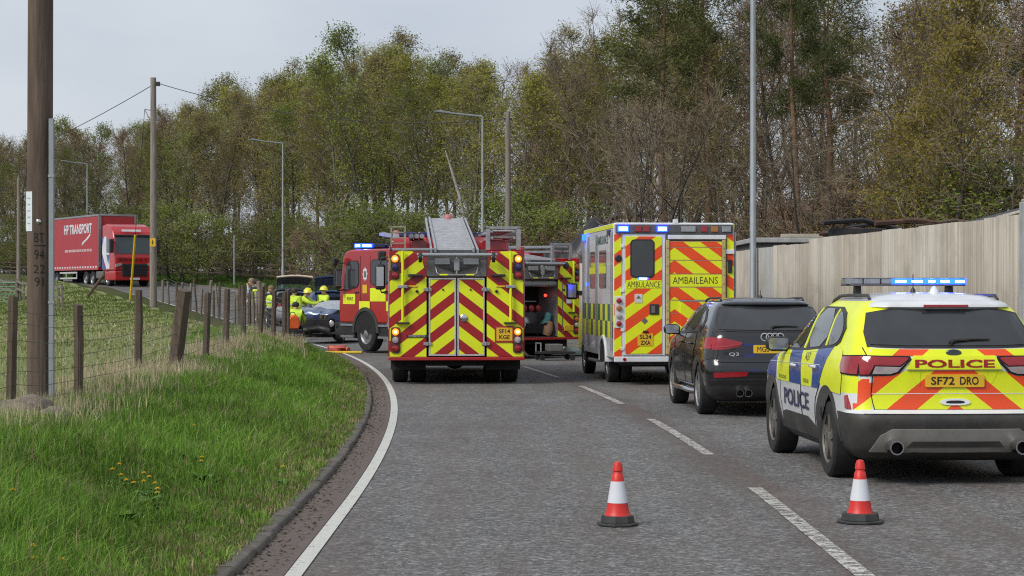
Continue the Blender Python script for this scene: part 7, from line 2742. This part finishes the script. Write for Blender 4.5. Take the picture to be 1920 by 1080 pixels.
# ---- kit on the ground
kb = thing('kit_bag', 'bright orange rescue bag beside the crushed bonnet', 'bag', (-6.8, 61.2, zr(46)), R_(20))
MB().prism([(-.2, 0), (.17, 0), (.22, .2), (.15, .40), (.02, .46), (-.12, .38), (-.2, .2)], 'y', -.14, .14).build('bag', pm('bag_orange', (.72, .12, .02), .7, 0, .15, 9, bmp=.3, bscale=12), kb, 40, .04)
MB().tube([(-.1, 0, .38), (-.06, 0, .52), (.06, 0, .52), (.1, 0, .40)], .014, 6).build('handle', M_black(), kb, 50)
# elevate bag so that it rests on a case
cs = thing('equipment_case', 'low black equipment case under the orange rescue bag', 'case', (-6.8, 61.25, zr(46)), R_(20))
kb.location.z += .5
MB().box(-.26, .26, -.2, .2, .0, .5).build('case', M_black(), cs, None, .03)
MB().box(-.265, .265, -.205, .205, .33, .36).build('lid_seam', M_GREYP, cs)
for nm, lab, pts, r, m in (('fire_hose', 'red fire hose lying on the road by the front wheel', [(-5.3, 57.2), (-4.8, 56.3), (-4.6, 55.2), (-5.0, 54.4), (-4.7, 53.6)], .06, pm('hose_red', (.42, .03, .02), .6, 0, .15, 9)),
                           ('fire_hose', 'orange pink hose coiled loosely under the cab step', [(-4.9, 57.8), (-5.2, 56.6), (-5.0, 55.6), (-4.55, 55.0)], .06, pm('hose_orange', (.60, .16, .07), .6, 0, .15, 9))):
    o = MB().tube([(x, y, zr(40) + r) for x, y in pts], r, 8).build(nm, m, None, 60)
    tag(o, lab, 'hose')
yb = MB().box(-.5, .5, -.14, .14, 0, .06).build('wheel_chock_board', pm('chock_yellow', (.70, .50, .03), .6, 0, .1, 9), None, None, .015)
yb.location = (-4.55, 53.4, .005)
tag(yb, 'flat yellow board lying by the fire engine front wheel', 'board')
eq = thing('equipment_trolley', 'low black folded trolley standing behind the askew fire engine', 'trolley', (1.05, 48.2, 0), R_(15))
MB().box(-.45, .45, -.25, .25, .16, .22).build('deck', M_black(), eq, None, .01)
MB().tube([(-.42, -.22, .2), (-.42, -.22, .42), (-.42, .22, .42), (-.42, .22, .2)], .02, 6).build('handle', M_alu(), eq, 40)
MB().box(-.2, .15, -.2, .2, .22, .40).build('battery_box', M_GREYP, eq, None, .02)
for x in (-.38, .38):
    for y in (-.22, .22):
        MB().lathe([(.03, -.02), (.07, -.02), (.07, .02), (.03, .02)], (x, y, .075), (0, 1, 0), 14).build('castor', M_rubber(), eq, 40)
gs_v, gs_f = [], []
rs = random.Random(8)
for j in range(9):
    for i in range(15):
        e = min(i, 14 - i, j, 8 - j)
        gs_v.append((-1.1 + .157 * i + rs.gauss(0, .02), -.6 + .15 * j, .01 + (0 if e == 0 else abs(rs.gauss(.05, .07)))))
for j in range(8):
    for i in range(14):
        gs_f.append((j * 15 + i, j * 15 + i + 1, (j + 1) * 15 + i + 1, (j + 1) * 15 + i))
gs = mesh_obj('plastic_sheet', gs_v, gs_f, pm('sheet_pale_green', (.30, .38, .33), .4, 0, .2, 5), None, None, 40)
gs.location = (1.9, 51.8, .02)
gs.modifiers.new('t', 'SOLIDIFY').thickness = .004
tag(gs, 'crumpled pale green plastic sheet on the road beyond the ambulance', 'sheet')

# ================================================================ verge details
st_m = pm('field_stone', (.20, .165, .13), .9, 0, .35, 6, bmp=.8, bscale=12, dirt=.3)
rst = random.Random(31)
for k, (X, Y, s, lab) in enumerate(((-4.72, 19.0, .34, 'large brown weathered stone sunk in the bank grass'), (-4.40, 18.8, .26, 'dark rounded stone beside the larger bank stone'))):
    bm2 = bmesh.new()
    bmesh.ops.create_icosphere(bm2, subdivisions=3, radius=1)
    for w in bm2.verts:
        n_ = 1 + .13 * math.sin(w.co.x * 4 + k) + .1 * math.sin(w.co.y * 5 + 2) + .09 * math.sin(w.co.z * 6 + w.co.x * 3) + rst.gauss(0, .025)
        w.co *= n_ * (1 + .16 * math.sin(w.co.x * 11 + w.co.y * 7) * math.sin(w.co.z * 9 + 1))
    me = bpy.data.meshes.new('stone')
    bm2.to_mesh(me)
    bm2.free()
    me.materials.append(st_m)
    me.shade_smooth()
    o = bpy.data.objects.new('stone', me)
    link(o)
    o.scale = (s, s * .8, s * .55)
    o.location = (X, Y, G(X, Y) + s * .28)
    tag(o, lab, 'stone')

D_Y = pm('dandelion_yellow', (.80, .52, .01), .7, 0, .1, 30)
D_G = pm('dandelion_leaf', (.085, .17, .03), .75, 0, .3, 20, spec=.2)


def dandelion(X, Y, h):
    o = thing('dandelion', 'yellow dandelion flowering in the grass of the bank', 'flower', (X, Y, G(X, Y)), rst.uniform(0, 6), 'dandelions on the bank')
    lx, ly = rst.gauss(0, .02), rst.gauss(0, .02)
    MB().tube([(0, 0, -.02), (lx * .4, ly * .4, h * .6), (lx, ly, h)], .003, 5).build('stem', D_G, o, 50)
    mb = MB()
    for ring, (n_, r, zz) in enumerate(((14, .021, .0), (10, .015, .006), (7, .008, .010))):
        for i in range(n_):
            a = 6.283 * i / n_ + ring * .3
            c, s_ = math.cos(a), math.sin(a)
            w = .0035
            mb.add([(lx - s_ * w * .5, ly + c * w * .5, h), (lx + s_ * w * .5, ly - c * w * .5, h), (lx + c * r + s_ * w, ly + s_ * r - c * w, h + zz + .002), (lx + c * r - s_ * w, ly + s_ * r + c * w, h + zz + .002)], [(0, 1, 2, 3)])
    mb.build('flower_head', D_Y, o)
    for i in range(6):
        a = 6.283 * i / 6 + rst.random()
        L = rst.uniform(.09, .16)
        c, s_ = math.cos(a), math.sin(a)
        MB().add([(0, 0, .01), (c * L * .5 - s_ * .016, s_ * L * .5 + c * .016, .07), (c * L, s_ * L, .06), (c * L * .5 + s_ * .016, s_ * L * .5 - c * .016, .07)], [(0, 1, 2, 3)]).build('leaf', D_G, o)


def gpt(px, py):
    """ground point on the bank under a given sight line, found by marching"""
    dx, dz = (px - 960) / 3700, -(py - 545) / 3700
    d = 9.0
    while d < 45:
        X, Y, Z = dx * d, d, 1.7 + dz * d
        if Z < G(X, Y) + .10:
            return X, Y
        d += .03
    return dx * d, d


for px, py in ((213, 893), (224, 889), (228, 897), (247, 922), (252, 914), (264, 916), (272, 913), (283, 924), (288, 940), (300, 934), (276, 908), (369, 808), (380, 872), (384, 881), (66, 1046), (48, 1064), (123, 1066), (529, 893), (25, 946), (18, 964)):
    X, Y = gpt(px, py)
    dandelion(X, Y, rst.uniform(.12, .19))
for px, py in ((385, 885), (350, 845), (270, 930), (235, 955)):
    X, Y = gpt(px, py + 8)
    o = thing('dock_plant', 'broad leaved dock weed growing in the bank grass', 'weed', (X, Y, G(X, Y)), rst.uniform(0, 6), 'dock weeds on the bank')
    for i in range(12):
        a = 6.283 * i / 12 + rst.gauss(0, .2)
        L = rst.uniform(.10, .19)
        w = L * .17
        el = rst.uniform(.5, 1.1)
        c, s_ = math.cos(a), math.sin(a)
        P_ = []
        for t, ww in ((0, .15), (.3, .9), (.6, 1), (.85, .6), (1, .05)):
            r = L * t * math.cos(el * (1 - .5 * t))
            zz = .02 + L * t * math.sin(el) * (1.25 - .6 * t)
            P_ += [(c * r - s_ * w * ww, s_ * r + c * w * ww, zz + .01), (c * r + s_ * w * ww, s_ * r - c * w * ww, zz + .01)]
        MB().add(P_, [(2 * k, 2 * k + 1, 2 * k + 3, 2 * k + 2) for k in range(4)]).build('leaf', D_G, o, 60)
